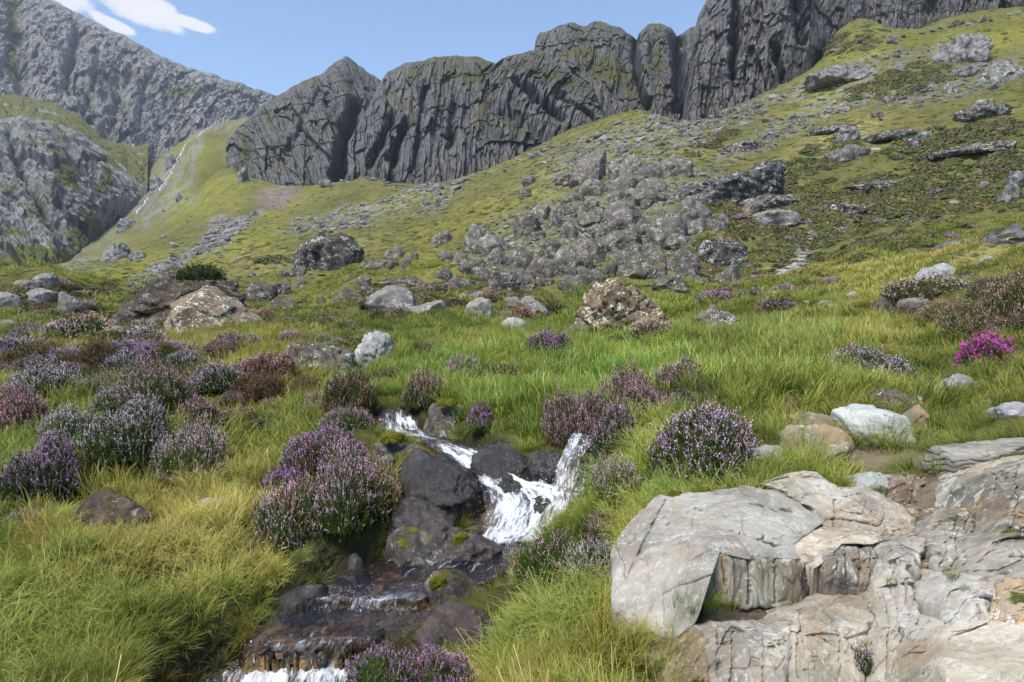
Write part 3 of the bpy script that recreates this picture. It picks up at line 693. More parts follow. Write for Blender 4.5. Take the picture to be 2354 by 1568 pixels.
ICO = {}
def ico(sub):
    if sub not in ICO:
        bm = bmesh.new(); bmesh.ops.create_icosphere(bm, subdivisions=sub, radius=1)
        bm.verts.ensure_lookup_table()
        ICO[sub] = (np.array([v.co[:] for v in bm.verts]), np.array([[v.index for v in f.verts] for f in bm.faces]))
        bm.free()
    return ICO[sub]
def hull_planes(pts):
    bm = bmesh.new()
    for p in pts: bm.verts.new(p)
    bmesh.ops.convex_hull(bm, input=bm.verts)
    bm.normal_update()
    c = np.mean(pts, 0)
    out_ = []
    for f in bm.faces:
        n = np.array(f.normal); d = n @ (np.array(f.verts[0].co) - c)
        if d < 0: n, d = -n, -d
        if d > 1e-6: out_.append((*n, d))
    bm.free()
    a = np.array(out_)
    # merge faces that nearly share a plane
    keep = []
    for r in a:
        if not any(np.dot(r[:3], k[:3]) > 0.995 and abs(r[3] - k[3]) < 0.03 * (abs(k[3]) + 1e-6) for k in keep): keep.append(r)
    return c, np.array(keep)
def rock_shape(pts, sub=4, sharp=60.0, rough=0.05, strata=0.0, sdir=(0.15, 0.1, 1.0), seed=0, lam=0.45, fine=0.5, vert=1.0, chips=12):
    """a weathered block: the gauge of a convex hull, roughened"""
    pts = np.asarray(pts, float)
    c, pl = hull_planes(pts)
    D, F = ico(sub)
    ext = np.maximum((pts.max(0) - pts.min(0)) / 2, 1e-3)
    D = D * ext; D = D / np.linalg.norm(D, axis=1, keepdims=True)
    if chips:                              # flakes knocked off at odd angles
        rg = np.random.default_rng(seed + 5000)
        cn = rg.normal(0, 1, (chips, 3)); cn /= np.linalg.norm(cn, axis=1, keepdims=True)
        sup = ((pts - c) @ cn.T).max(0) * rg.uniform(0.68, 0.93, chips)
        pl = np.concatenate([pl, np.concatenate([cn, sup[:, None]], 1)])
    g = np.maximum(D @ pl[:, :3].T / pl[:, 3][None], 1e-6)
    r = (g ** sharp).sum(1) ** (-1 / sharp)
    V = D * r[:, None]
    size = float(np.cbrt(ext.prod()) * 2)
    q = V / size
    qs = q * np.array([1, 1, vert])
    n = fbm(qs / lam + seed * 5.13, 4, seed % 50, 0.55)
    nr = fbm(qs / (lam * 0.45) + seed * 2.3, 3, seed % 50 + 3, 0.55, ridged=True)
    c1 = cells(qs * 3.2 + seed * 1.7 + n[:, None] * .15, seed % 60, .9); c2 = cells(qs * 8.0 + seed * 2.9 + n[:, None] * .3, seed % 60 + 7, .9)
    V = V + D * ((n * rough * .7 + (nr - 0.3) * rough * fine + c1 * rough * .95 + c2 * rough * .42) * size)[:, None]
    if strata:
        s = np.asarray(sdir, float); s = s / np.linalg.norm(s)
        hgt = q @ s * 9 + fbm(q * 2.5 + seed, 3, seed % 50) * 2.2
        saw = np.abs((hgt % 1.0) - 0.5) * 2
        V = V - D * ((sstep(0.55, 1.0, saw)) * strata * size)[:, None]
    return V + c, F
SEED = [100]
FOOT = []                     # where rocks stand: x, y, radius
def rock(name, pts, mat, sub=4, label=None, cat='boulder', group=None, parent=None, tint=None, smooth=None, ground=True, **kw):
    SEED[0] += 1
    V, F = rock_shape(pts, sub, seed=SEED[0], **kw)
    ct = V[V[:, 2] < np.percentile(V[:, 2], 60)]
    if len(ct): FOOT.append((ct[:, 0].mean(), ct[:, 1].mean(), np.ptp(ct[:, 0]) / 2, np.ptp(ct[:, 1]) / 2))
    base = np.array([V[:, 0].mean(), V[:, 1].mean(), V[:, 2].min()])
    if parent is not None: base = np.array(parent.location)
    me = mesh_from(name, V - base, F, True, None, mat)
    me.set_sharp_from_angle(angle=math.radians(38)) if sub < 5 else None
    o = link(name, me, parent, None if parent is not None else base)
    if parent is not None: o.matrix_parent_inverse = Matrix()
    t = tint or (lambda k: (k, k * rng.uniform(0.97, 1.02), k * rng.uniform(0.94, 1.03)))(rng.uniform(0.82, 1.18))
    o.color = (*t, 1)
    if parent is None: tag(o, label, cat, group)
    return o
def sil_points(poly, d, thick, fr=0.62, bk=0.66, drop=0.3, tilt=0.0):
    """hull of an outline seen at distance d, with its real thickness before and behind"""
    poly = np.array(poly, float)
    c = poly.mean(0)
    hgt = poly[:, 1].max() - poly[:, 1].min(); x0, x1, vb = poly[:, 0].min(), poly[:, 0].max(), poly[:, 1].max()
    top = sstep(0, 1, (vb - poly[:, 1]) / max(hgt, 1))     # 1 at the top
    pts = [P(u, v, d + tilt * t) for (u, v), t in zip(poly, top)]
    k = len(poly)
    for s, dd in ((fr, -0.5 * thick), (bk, 0.6 * thick)):
        for (u, v) in poly[rng.permutation(k)[:3]]:
            q = c + (np.array([u, v]) - c) * s * rng.uniform(.8, 1.1) + [0, hgt * .1]
            pts.append(P(q[0], q[1], d) + np.array([0, dd * rng.uniform(.75, 1.1), 0]))
        for a in (rng.uniform(.12, .3), rng.uniform(.7, .88)):
            pts.append(P(x0 + (x1 - x0) * a, vb + drop * hgt, d) + np.array([0, dd * rng.uniform(.8, 1.2), 0]))
    pts += [P(x0 + (x1 - x0) * .08, vb + drop * hgt, d), P(x1 - (x1 - x0) * .08, vb + drop * hgt, d)]
    return np.array(pts)
def box_poly(x0, y0, x1, y1, style='block'):
    w_, h_ = x1 - x0, y1 - y0
    if style == 'peak': p = [(0, 1), (0.08, .6), (.3, .22), (.5, 0), (.68, .2), (.93, .62), (1, 1)]
    elif style == 'slab': p = [(0, .95), (.03, .5), (.25, .12), (.6, 0), (.93, .2), (1, .65), (.96, 1)]
    elif style == 'tiltr': p = [(0, 1), (.02, .75), (.35, .35), (.75, 0), (.95, .08), (1, .5), (.85, 1)]
    elif style == 'tiltl': p = [(1, 1), (.98, .75), (.65, .35), (.25, 0), (.05, .08), (0, .5), (.15, 1)]
    elif style == 'round': p = [(.05, 1), (0, .6), (.12, .22), (.38, 0), (.66, .02), (.92, .25), (1, .65), (.94, 1)]
    else: p = [(.02, 1), (0, .4), (.16, .06), (.55, 0), (.86, .1), (1, .48), (.97, 1)]
    return [(x0 + w_ * (a + rng.uniform(-.045, .045)), y0 + h_ * (b + rng.uniform(-.05, .05) * (0.2 < b < .9))) for a, b in p]
def placed_rock(name, poly, mat, label, cat='boulder', group=None, d=None, thick=None, sub=None, **kw):
    a = np.array(poly, float)
    a[:, 0] = a[:, 0].mean() + (a[:, 0] - a[:, 0].mean()) * 1.08; a[:, 1] = a[:, 1].max() + (a[:, 1] - a[:, 1].max()) * 1.09
    poly = a
    wpx = np.ptp(a[:, 0])
    if d is None:
        g = on_ground(a[:, 0].mean(), a[:, 1].max() - 0.04 * np.ptp(a[:, 1]), 3.0)
        d = 100 if g is None else g[1]
        wm = wpx / FPX * d
        thick_ = thick if thick else max(wm * 0.75, np.ptp(a[:, 1]) / FPX * d * 0.7)
        d = d + 0.32 * thick_
    else:
        thick_ = thick if thick else wpx / FPX * d * 0.75
    if sub is None: sub = 5 if wpx > 105 else (4 if wpx > 34 else 3)
    ex = {k: kw.pop(k) for k in ('fr', 'bk', 'drop', 'tilt') if k in kw}
    return rock(name, sil_points(poly, d, thick_, **ex), mat, sub, label, cat, group, **kw)

# ------------------------------------------------------------------ named boulders of the meadow
placed_rock('boulder', [(280,775),(282,735),(303,706),(340,674),(390,634),(430,622),(478,632),(545,690),(570,778)], R_MEAD, 'big brown boulder with dark heather crown behind the pyramid-shaped boulder', thick=5.5, sub=6, chips=4, tint=(.5, .47, .44), d=31.0, rough=0.045, strata=0.02, drop=.15)  # tint darkened to paint in the shade on its front, behind the pyramid boulder
placed_rock('boulder', [(390,784),(391,736),(402,706),(442,686),(488,660),(514,674),(562,712),(608,750),(628,790)], R_MEAD, 'pyramid-shaped brown boulder streaked with white lichen left of the meadow', thick=3.4, sub=6, chips=2, d=26.8, tint=(1.5, 1.4, 1.28), rough=0.03, drop=.12, tilt=.9)
placed_rock('boulder', [(814,846),(816,796),(846,768),(884,755),(894,775),(902,800),(898,846)], R_PALE, 'pale grey standing boulder at the left edge of the meadow', thick=0.8, sub=5, rough=0.05, strata=0.03, sdir=(1, .2, .5))
placed_rock('boulder', [(640,812),(650,788),(690,779),(742,784),(800,818),(816,862),(760,850),(690,830)], R_MEAD, 'low boulder spattered with white lichen left of the pale standing boulder', thick=1.6, sub=5, rough=0.05, tint=(1.1, 1.1, 1.05))
placed_rock('boulder', [(1136,772),(1150,747),(1166,735),(1186,727),(1202,737),(1218,772)], R_PALE, 'small pale wedge boulder alone at the far edge of the meadow', thick=1.0, sub=5, rough=0.03, tint=(1.1, 1.1, 1.1))
placed_rock('boulder', [(1322,776),(1334,742),(1344,704),(1372,664),(1400,643),(1432,646),(1466,668),(1494,706),(1516,735),(1532,776)], R_MEAD, 'biggest brown boulder at the far edge of the meadow, overhanging at its front', thick=3.0, sub=6, chips=4, rough=0.07, strata=0.03, sdir=(-.4, .1, 1), tint=(1.35, 1.25, 1.05), lam=0.35, drop=.1)
placed_rock('boulder', [(1298,774),(1306,757),(1330,746),(1352,752),(1362,776)], R_MEAD, 'low brown block leaning on the left foot of the biggest meadow boulder', thick=0.9, sub=4, tint=(1.3, 1.2, 1.0))
placed_rock('boulder', [(1598,762),(1603,733),(1622,715),(1644,703),(1672,710),(1694,728),(1720,752),(1716,762)], R_MEAD, 'grey lichened boulder right of the biggest meadow boulder', thick=1.6, sub=5, rough=0.06, strata=.02, tint=(1.25, 1.3, 1.3))
placed_rock('boulder', [(2105,652),(2110,628),(2145,616),(2172,609),(2196,622),(2226,648)], R_PALE, 'smooth pale grey boulder on the right-hand rise above the heather', thick=1.6, sub=5, rough=0.03, tint=(.95, .95, .95))
placed_rock('boulder', [(2200,645),(2206,628),(2226,624),(2244,634),(2246,648)], R_DARK, 'dark block tucked behind the smooth pale boulder on the right-hand rise', thick=1.0)
placed_rock('boulder', [(2160,578),(2168,558),(2190,549),(2232,551),(2228,560),(2200,574)], R_BLUFF, 'grey tilted boulder on the skyline of the right-hand rise', thick=2.0, sub=4)
placed_rock('boulder', [(2256,556),(2290,534),(2326,522),(2370,520),(2370,544),(2300,552)], R_BLUFF, 'long low grey boulder at the right edge of the picture', thick=3.0, sub=4)
placed_rock('boulder', [(2252,600),(2266,592),(2290,590),(2286,600),(2262,606)], R_PALE, 'small flat pale stone on the right-hand rise', thick=.6)
placed_rock('boulder', [(688,618),(689,578),(704,556),(748,543),(798,546),(826,574),(831,602),(812,622)], R_DARK, 'huge dark lone boulder on the slope left of the boulder field', thick=8.0, sub=5, chips=4, rough=0.04, tint=(.95, .92, .88), drop=.1)
# ------------------------------------------------------------------ boulders of the right bank and path side
def c6(x0, y0, x1, y1, st='block'): return box_poly(1562.6 + x0 * .3363, 523.7 + y0 * .3363, 1562.6 + x1 * .3363, 523.7 + y1 * .3363, st)
def c5(x0, y0, x1, y1, st='block'): return box_poly(779.5 + x0 * .3363, 523.7 + y0 * .3363, 779.5 + x1 * .3363, 523.7 + y1 * .3363, st)
def c4(x0, y0, x1, y1, st='block'): return box_poly(x0 * .3363, 523.7 + y0 * .3363, x1 * .3363, 523.7 + y1 * .3363, st)
def c3(x0, y0, x1, y1, st='block'): return box_poly(1562.6 + x0 * .3363, y0 * .3363, 1562.6 + x1 * .3363, y1 * .3363, st)
def cF(x0, y0, x1, y1, st='block'): return box_poly(1004.8 + x0 * .3107, 341 + y0 * .3107, 1004.8 + x1 * .3107, 341 + y1 * .3107, st)
placed_rock('boulder', [(2160,918),(2163,892),(2198,863),(2222,868),(2244,886),(2280,916)], R_PALE, 'smooth grey stone below the magenta bell heather', thick=.6, sub=5, rough=.02, tint=(.86, .85, .82))
placed_rock('boulder', c6(1290,1115,1660,1240), R_MEAD, 'dark stone blotched with white lichen behind the white rock', thick=.45, sub=5, tint=(1.1, 1.1, 1.1))
placed_rock('boulder', [(1908,962),(1915,945),(1960,934),(2012,934),(2050,950),(2090,975),(2098,1000),(2040,1010),(1950,985)], R_WHITE, 'white lichen-crusted rock above the tan rocks', thick=.7, sub=5, rough=.03)
placed_rock('boulder', [(2050,972),(2090,940),(2112,928),(2122,945),(2118,975),(2080,985)], R_TAN, 'small upright tan stone at the right end of the white rock', thick=.35, sub=4)
placed_rock('boulder', [(1806,972),(1810,958),(1850,951),(1920,957),(1965,985),(1980,1000),(1900,1000)], R_TAN, 'flat tan slab with orange lichen left of the white rock', thick=.5, sub=5, rough=.03)
placed_rock('boulder', [(1786,1040),(1796,1010),(1826,980),(1870,978),(1930,992),(1958,1015),(1958,1036),(1900,1045)], R_TAN, 'rounded tan rock lowest in front of the white rock', thick=.5, sub=5, rough=.03)
placed_rock('boulder', [(1720,1050),(1740,1030),(1780,1030),(1815,1042),(1812,1056)], R_PALE, 'low grey stone in the grass left of the rounded tan rock', thick=.3, sub=4)
placed_rock('boulder', c6(1225,1390,1370,1470,'round'), R_TAN, 'small tan stone between the rounded tan rock and the grass tuft', thick=.25)
placed_rock('boulder', c6(2060,1185,2215,1232,'slab'), R_PALE, 'small flat pale stone in the grass below the smooth grey stone', thick=.3)
placed_rock('boulder', c6(2145,1205,2400,1290,'slab'), R_PALE, 'pale flat stone at the right edge above the weathered beam', thick=.5, sub=5)
placed_rock('boulder', c6(2275,870,2400,940,'round'), R_TAN, 'tan stone at the right edge beside the bell heather', thick=.5)
placed_rock('boulder', c6(2270,975,2400,1030,'slab'), R_TAN, 'flat tan stone at the right edge below the bell heather', thick=.5)
placed_rock('beam', [(2128,1048),(2150,1030),(2240,1022),(2380,1006),(2380,1040),(2260,1062),(2160,1072)], R_TIMBER, 'long grey weathered beam lying across the path at the right edge', 'beam', thick=.3, sub=6, rough=.015, strata=.035, sdir=(-.05, .35, 1), chips=3)
placed_rock('beam', [(2060,708),(2064,692),(2100,686),(2190,680),(2192,690),(2120,702),(2080,712)], R_TIMBER, 'grey weathered beam lying among heather on the right-hand rise', 'beam', thick=.4, sub=5, rough=.015, strata=.03, sdir=(-.05, .35, 1), chips=3, tint=(.7, .7, .7))
# ------------------------------------------------------------------ rocks of the stream
S_ = lambda name, poly, mat, label, d, th, **k: placed_rock(name, poly, mat, label, 'rock', 'rocks in and beside the stream', d=d, thick=th, **{**k, 'rough': .026, 'sharp': 80, 'chips': 10})
S_('stream_rock', [(900,1150),(920,1084),(955,1046),(990,1036),(1048,1056),(1104,1104),(1140,1150),(1148,1200),(1090,1212),(1000,1200),(930,1175)], R_WET, 'largest dark wedge rock left of the main cascade', 6.85, .9, sub=6, rough=.025, sharp=24, fr=.7)
S_('stream_rock', [(880,1185),(905,1160),(950,1148),(1010,1175),(1062,1212),(1050,1228),(980,1226),(900,1210)], R_WET, 'flat dark rock at the foot of the largest wedge rock', 6.3, .5, sub=5, rough=.02, tint=(1.7, 1.6, 1.6))
S_('stream_rock', [(885,1262),(890,1228),(920,1214),(975,1222),(1018,1248),(1050,1275),(1030,1295),(900,1292)], R_BANK, 'mossy stone at the waterline below the pink heather', 6.05, .5, sub=5, rough=.03)
S_('stream_rock', [(1005,1262),(1012,1230),(1040,1220),(1090,1228),(1130,1245),(1152,1266),(1130,1284),(1030,1288)], R_WET, 'rounded dark stone jutting into the pool below the cascade', 6.1, .45, sub=5, rough=.025, tint=(1.9, 1.8, 1.8))
S_('stream_rock', [(862,1052),(864,1014),(885,998),(935,1010),(940,1040),(905,1060)], R_BANK, 'upper pale stone with ochre moss left of the chute', 7.6, .4, sub=5, rough=.03)
S_('stream_rock', [(866,1095),(862,1058),(890,1045),(915,1060),(918,1100)], R_BANK, 'lower left pale stone of the stack left of the chute', 7.3, .4, sub=5, rough=.03, moss=0) if False else S_('stream_rock', [(860,1100),(860,1058),(890,1044),(915,1060),(918,1104)], R_BANK, 'lower left pale stone of the stack left of the chute', 7.35, .4, sub=5, rough=.03)
S_('stream_rock', [(910,1098),(908,1040),(935,1022),(975,1030),(985,1052),(950,1086)], R_BANK, 'squarish lichened stone between the stack and the wedge rock', 7.4, .4, sub=5, rough=.03)
S_('stream_rock', [(962,1012),(972,965),(996,936),(1036,921),(1064,936),(1070,958),(1048,990),(1024,1012),(990,1022)], R_BANK, 'tall stone with white lichen spot and moss cap beside the upper stream', 8.7, .6, sub=6, rough=.025, drop=.1)
S_('stream_rock', [(1085,1090),(1090,1050),(1120,1038),(1175,1040),(1210,1056),(1222,1085),(1180,1104),(1120,1108)], R_WET, 'dark rock between the chute and the right-hand fall', 7.35, .6, sub=5, rough=.03)
S_('stream_rock', [(1196,1200),(1210,1164),(1240,1148),(1278,1150),(1300,1168),(1290,1205),(1240,1220)], R_WET, 'dark splashed rock inside the main cascade', 6.72, .35, sub=5, rough=.04)
S_('stream_rock', [(1136,1130),(1150,1112),(1188,1108),(1200,1122),(1180,1140)], R_WET, 'small dark rock splitting the white chute', 7.0, .25, sub=4)
S_('stream_rock', [(1262,1165),(1290,1040),(1318,985),(1380,985),(1420,1020),(1440,1100),(1420,1165)], R_WET, 'dark wet rock face behind the right-hand fall', 7.42, .45, sub=5, rough=.05, strata=.02)
S_('stream_rock', [(972,1415),(980,1350),(1004,1324),(1040,1322),(1090,1352),(1140,1388),(1168,1412),(1120,1432),(1020,1432)], R_BANK, 'pointed mossy rock standing midstream', 5.35, .55, sub=6, rough=.04, tint=(.62, .58, .55))
S_('stream_rock', [(880,1410),(886,1378),(920,1368),(968,1376),(985,1405),(960,1418)], R_BANK, 'low pale ledge stone left of the midstream rock', 5.35, .3, sub=5, rough=.03, tint=(.9, .9, .9))
S_('stream_rock', [(1060,1480),(1056,1430),(1100,1405),(1160,1408),(1190,1440),(1170,1490)], R_WET, 'dark rock on the right bank below the midstream rock', 5.0, .5, sub=5, rough=.05)
S_('stream_rock', [(796,1512),(804,1466),(870,1437),(960,1416),(1030,1410),(1070,1440),(1050,1500),(960,1528),(850,1530)], R_WET, 'long dark wet ledge right of the lowest fall', 4.92, .35, sub=6, rough=.04, strata=.02, fr=.75, tint=(1.5, 1.3, 1.1))
S_('stream_rock', [(950,1505),(968,1436),(1040,1392),(1130,1396),(1172,1436),(1120,1500),(1020,1535)], R_WET, 'broad dark rock on the right bank above the violet heather', 4.72, .45, sub=6, tint=(1.7, 1.5, 1.35))
S_('stream_rock', [(802,1335),(800,1285),(818,1262),(832,1290),(836,1338)], R_WET, 'thin upright dark slab under the pink heather', 5.85, .1, sub=4, tint=(2.4, 2.4, 2.2), sharp=30)
S_('stream_rock', [(690,1300),(700,1262),(735,1248),(775,1262),(792,1300),(780,1335),(710,1332)], R_BANK, 'brown rock under the bank below the pink heather', 5.95, .4, sub=5, tint=(.7, .62, .58))
S_('stream_rock', [(866,946),(870,910),(888,898),(908,910),(910,946)], R_WET, 'dark rock overhanging the upper stream', 9.9, .4, sub=4, tint=(1.6, 1.4, 1.4))
S_('stream_rock', [(896,972),(902,958),(922,954),(936,966),(930,980)], R_WET, 'small dark stone midstream in the upper cascade', 9.2, .25, sub=4)
S_('stream_rock', [(1070,1222),(1076,1204),(1100,1198),(1124,1206),(1126,1226)], R_WET, 'small dark stone at the left foot of the main cascade', 6.55, .25, sub=4, tint=(1.3,1.2,1.1))
S_('stream_rock', [(1060,1345),(1070,1316),(1100,1306),(1136,1318),(1150,1348)], R_WET, 'submerged dark stone behind the midstream rock', 5.75, .3, sub=4)
S_('stream_rock', [(1150,1335),(1165,1300),(1190,1295),(1215,1315),(1210,1345)], R_WET, 'dark rock at the water edge below the sparse green heather', 5.7, .3, sub=4, tint=(1.4, 1.3, 1.3))
for k, (u, v, r, d) in enumerate([(1165,1098,16,7.05),(1215,1128,14,6.98),(1150,1165,12,6.72),(1262,1222,16,6.5),(1172,1215,11,6.5),(1110,1072,9,7.35),(1245,1190,12,6.6),(1068,1062,10,7.6),(880,985,12,9.0),(945,968,12,9.1),(620,1500,13,4.74),(740,1508,15,4.72),(690,1388,14,5.2),(820,1385,16,5.25)]):
    S_('stream_rock', [(u - r, v + r * .6), (u - r * .8, v - r * .2), (u - r * .1, v - r * .6), (u + r * .8, v - r * .2), (u + r, v + r * .6)], R_WET, ['small wet stone at the top of the white chute','wet stone under the splash of the right-hand fall','small wet stone left in the main cascade','wet stone at the right foot of the main cascade','small wet stone in the middle of the main cascade','smallest wet stone high in the white chute','wet stone in the upper part of the main cascade','small wet stone where the chute begins','wet stone left in the upper cascade','wet stone right in the upper cascade','small wet stone left under the lowest fall','wet stone right under the lowest fall','wet stone at the left end of the small brown step','wet stone in the middle of the small brown step'][k], d, r / FPX * d * 1.6, sub=4, rough=.05)
for (pl, d, lb) in [([(1205,1118),(1210,1062),(1240,1040),(1285,1042),(1300,1075),(1292,1120)], 7.3, 'dark wet rock left of the right-hand fall'), ([(1090,1060),(1100,1030),(1150,1018),(1210,1030),(1225,1058),(1150,1070)], 7.75, 'dark undercut rock at the back of the pool'), ([(1385,1150),(1395,1090),(1420,1070),(1450,1100),(1450,1160)], 6.9, 'dark wet rock right of the right-hand fall'), ([(640,1420),(650,1370),(690,1345),(740,1350),(760,1390),(720,1420)], 5.25, 'dark rock under the left bank beside the small brown step'), ([(760,1360),(770,1330),(810,1318),(850,1330),(860,1355)], 5.6, 'dark rock at the water edge below the upright slab')]:
    S_('stream_rock', pl, R_WET, lb, d, .4, sub=5, rough=.045)
S_('stream_rock', [(148,1228),(160,1165),(196,1135),(250,1125),(320,1155),(348,1190),(330,1226)], R_BANK, 'brown stone blotched with white lichen among the left-hand grass', 6.35, .6, sub=5, rough=.05, tint=(.75, .62, .55))
S_('stream_rock', [(436,1172),(444,1155),(480,1148),(508,1158),(545,1152),(552,1170),(500,1180)], R_PALE, 'low pale double-humped stone in the left-hand grass', 6.55, .25, sub=4, tint=(.9, .85, .8))
S_('stream_rock', [(700,1160),(712,1150),(744,1150),(752,1166)], R_PALE, 'small pale stone beside the vivid purple heather', 6.5, .15, sub=3)

# ------------------------------------------------------------------ outcrop at the lower right, block by block
oc = bpy.data.objects.new('rock_outcrop', None); COL.objects.link(oc); oc.location = tuple(P(1850, 1500, 3.6))
tag(oc, 'large pale cream and grey rock outcrop filling the lower right corner', 'outcrop')
def tps2(q, val, x):
    def ph(r2): return .5 * r2 * np.log(r2 + 1e-9)
    k = len(q); A = np.zeros((k + 3, k + 3)); A[:k, :k] = ph(((q[:, None] - q[None]) ** 2).sum(-1)) + np.eye(k) * 1e-3
    Pq = np.concatenate([np.ones((k, 1)), q], 1); A[:k, k:] = Pq; A[k:, :k] = Pq.T
    so = np.linalg.solve(A, np.concatenate([val, np.zeros(3)]))
    return ph(((x[:, None] - q[None]) ** 2).sum(-1)) @ so[:k] + so[k] + x @ so[k + 1:]
def block(name, pts, mat, inner=(), rnd=.045, nb=150, nr=54, amp=.010, vert=.3, cracks=(), tint=None, lump=.022, skirt=.45, seed=None, under='down'):
    """one block of bedrock: its outline corners (u, v, d), a weathered face and sides running back into the hill"""
    SEED[0] += 1; sd = seed or SEED[0]
    p = np.array(pts, float); al = np.concatenate([p, np.array(inner, float)]) if len(inner) else p
    c = p[:, :2].mean(0)
    seg = np.concatenate([[0], np.cumsum(np.linalg.norm(np.diff(np.vstack([p[:, :2], p[:1, :2]]), axis=0), axis=1))])
    q = np.linspace(0, seg[-1], nb, endpoint=False)
    cl = np.vstack([p, p[:1]])
    b = np.stack([np.interp(q, seg, cl[:, k]) for k in range(2)], 1)
    jit = fbm(np.stack([b[:, 0] / 14, b[:, 1] / 14, np.full(nb, sd * 1.0)], 1), 3, sd % 50) * 9
    dirb = (b - c) / np.linalg.norm(b - c, axis=1, keepdims=True)
    b = b + dirb * (jit + 1.5)[:, None]
    t = 1 - (1 - np.linspace(0, 1, nr)) ** 1.35
    UV = c[None, None] + (b - c)[None] * t[:, None, None]
    fl = UV.reshape(-1, 2)
    d = tps2(al[:, :2] / 100, al[:, 2], fl / 100)
    d = np.clip(d, p[:, 2].min() - .08, p[:, 2].max() + .15)
    W = P(fl[:, 0], fl[:, 1], d)
    edge = (1 - t)[:, None] * np.linalg.norm(b - c, axis=1)[None] / FPX * p[:, 2].mean()      # metres from the rim
    edge = edge.ravel()
    W = W + np.array([0, 1, -.35])[None] * (rnd * np.exp(-edge / (rnd * .7)))[:, None]
    n1 = fbm(W * np.array([3.2, 3.2, 2.4]) + sd, 3, sd % 50)
    wc_ = W * np.array([5, 5, 5 * max(vert, .4)]) + n1[:, None] * .2
    cb = cells(wc_ + sd, sd % 50, .9); cs = cells(wc_ * 2.7 + sd, sd % 50 + 3, .9)
    n2 = fbm(W * np.array([15, 15, 15 * vert]) + sd, 4, sd % 50 + 2, .6)
    n3 = fbm(W * np.array([8, 8, 8 * vert * .7]) + sd + 9, 3, sd % 50 + 4, .55, ridged=True)
    eg = cells(wc_ * .62 + sd * 1.3, sd % 50 + 9, .5, True)
    eg2 = cells(wc_ * 1.5 + sd * 2.1, sd % 50 + 11, .5, True)
    ke = 1.0 if vert > .2 else .25
    disp = -ke * amp * 2.2 * np.exp(-(eg[1] / .05) ** 2) - amp * .9 * np.exp(-(eg2[1] / .06) ** 2) + ke * eg[0] * amp * 2.4 + n1 * lump * 1.2 + n2 * amp * 1.3 + (n3 - .3) * amp * 1.3 + cb * amp * 1.1 + cs * amp * .5
    for (u0, v0, u1, v1, wd, dp) in cracks:
        a = np.array([u0, v0], float); e = np.array([u1, v1], float) - a; L = np.linalg.norm(e)
        wob = fbm(np.stack([fl[:, 0] / 12, fl[:, 1] / 12, np.zeros(len(fl))], 1), 3, 5) * 6
        s_ = np.clip(((fl - a) @ e) / L ** 2, 0, 1); dist = np.linalg.norm(fl - a - s_[:, None] * e, axis=1) + np.abs(wob) * .0
        dist = np.abs(((fl - a) @ np.array([-e[1], e[0]]) / L) + wob); ins = (((fl - a) @ e) / L ** 2 > 0) & (((fl - a) @ e) / L ** 2 < 1)
        disp = disp - dp * np.exp(-(dist / wd) ** 2) * ins
    W = W + np.array([0, -.85, .5])[None] * disp[:, None]
    V = [W]
    last = W.reshape(nr, nb, 3)[-1]
    for k in (.12, .45, 1.0):
        lowr = np.maximum(sstep(.15, .6, dirb[:, 1]), sstep(.3, .8, -dirb[:, 0]) * (name == 'dome')) * (under == 'down')
        V.append(last + np.stack([-dirb[:, 0] * .02 * k, skirt * k * (1 - .85 * lowr), -skirt * k * (.35 + .75 * lowr)], 1))
    V = np.concatenate(V)
    FOOT.append((V[:, 0].mean(), V[:, 1].mean(), np.ptp(V[:, 0]) / 2.2, np.ptp(V[:, 1]) / 2.2))
    me = mesh_from(name, V - np.array(oc.location), grid_faces(nr + 3, nb, True), True, None, mat)
    o = link(name, me, oc); o.color = (*(tint or (1, 1, 1)), 1)
    return o
block('dome', [(1410,1400,3.75),(1409,1262,4.2),(1450,1200,4.45),(1511,1143,4.68),(1560,1135,4.72),(1645,1131,4.76),(1720,1118,4.83),(1792,1127,4.8),(1850,1160,4.6),(1898,1204,4.36),(1870,1224,4.22),(1836,1249,4.02),(1846,1288,3.72),(1788,1282,3.74),(1727,1289,3.68),(1653,1274,3.70),(1596,1312,3.62),(1588,1345,3.58),(1592,1412,3.48),(1600,1440,3.42),(1560,1470,3.45),(1490,1462,3.6)], R_DOME, [(1700,1200,4.2),(1550,1250,4.05),(1500,1350,3.8),(1600,1200,4.25),(1800,1200,4.3),(1540,1400,3.66)], nb=260, nr=120, amp=.005, lump=.012, vert=.7, cracks=[(1530,1150,1440,1330,3,.03),(1600,1170,1570,1330,2.5,.02),(1700,1225,1800,1258,3,.035),(1755,1232,1790,1262,4,.05),(1470,1270,1500,1300,7,.03)])
block('face_block', under='back', pts=[(1592,1335,3.60),(1598,1312,3.63),(1653,1272,3.70),(1727,1287,3.68),(1788,1281,3.74),(1843,1288,3.72),(1846,1330,3.68),(1845,1400,3.65),(1821,1416,3.63),(1776,1398,3.64),(1743,1396,3.62),(1723,1402,3.6),(1686,1392,3.62),(1645,1384,3.62),(1600,1380,3.6)], mat=R_FISS, nb=190, nr=80, amp=.012, vert=.16, rnd=.02, tint=(1.05, 1.03, .92), cracks=[(1725,1285,1722,1390,3,.04),(1780,1285,1782,1385,2.5,.03),(1660,1280,1668,1350,2.5,.025)])
block('face_block', [(1843,1288,3.72),(1860,1292,3.80),(1884,1310,3.9),(1890,1370,3.85),(1868,1394,3.75),(1846,1392,3.66)], R_FISS, amp=.01, vert=.16, tint=(.55, .45, .42), nb=90, nr=40)
block('ledge_floor', [(1586,1405,3.6),(1600,1372,3.68),(1690,1385,3.7),(1840,1398,3.7),(1800,1436,3.47),(1700,1440,3.43),(1605,1446,3.43)], R_TAN, amp=.012, tint=(.42, .40, .36), nb=90, nr=40, skirt=.15)
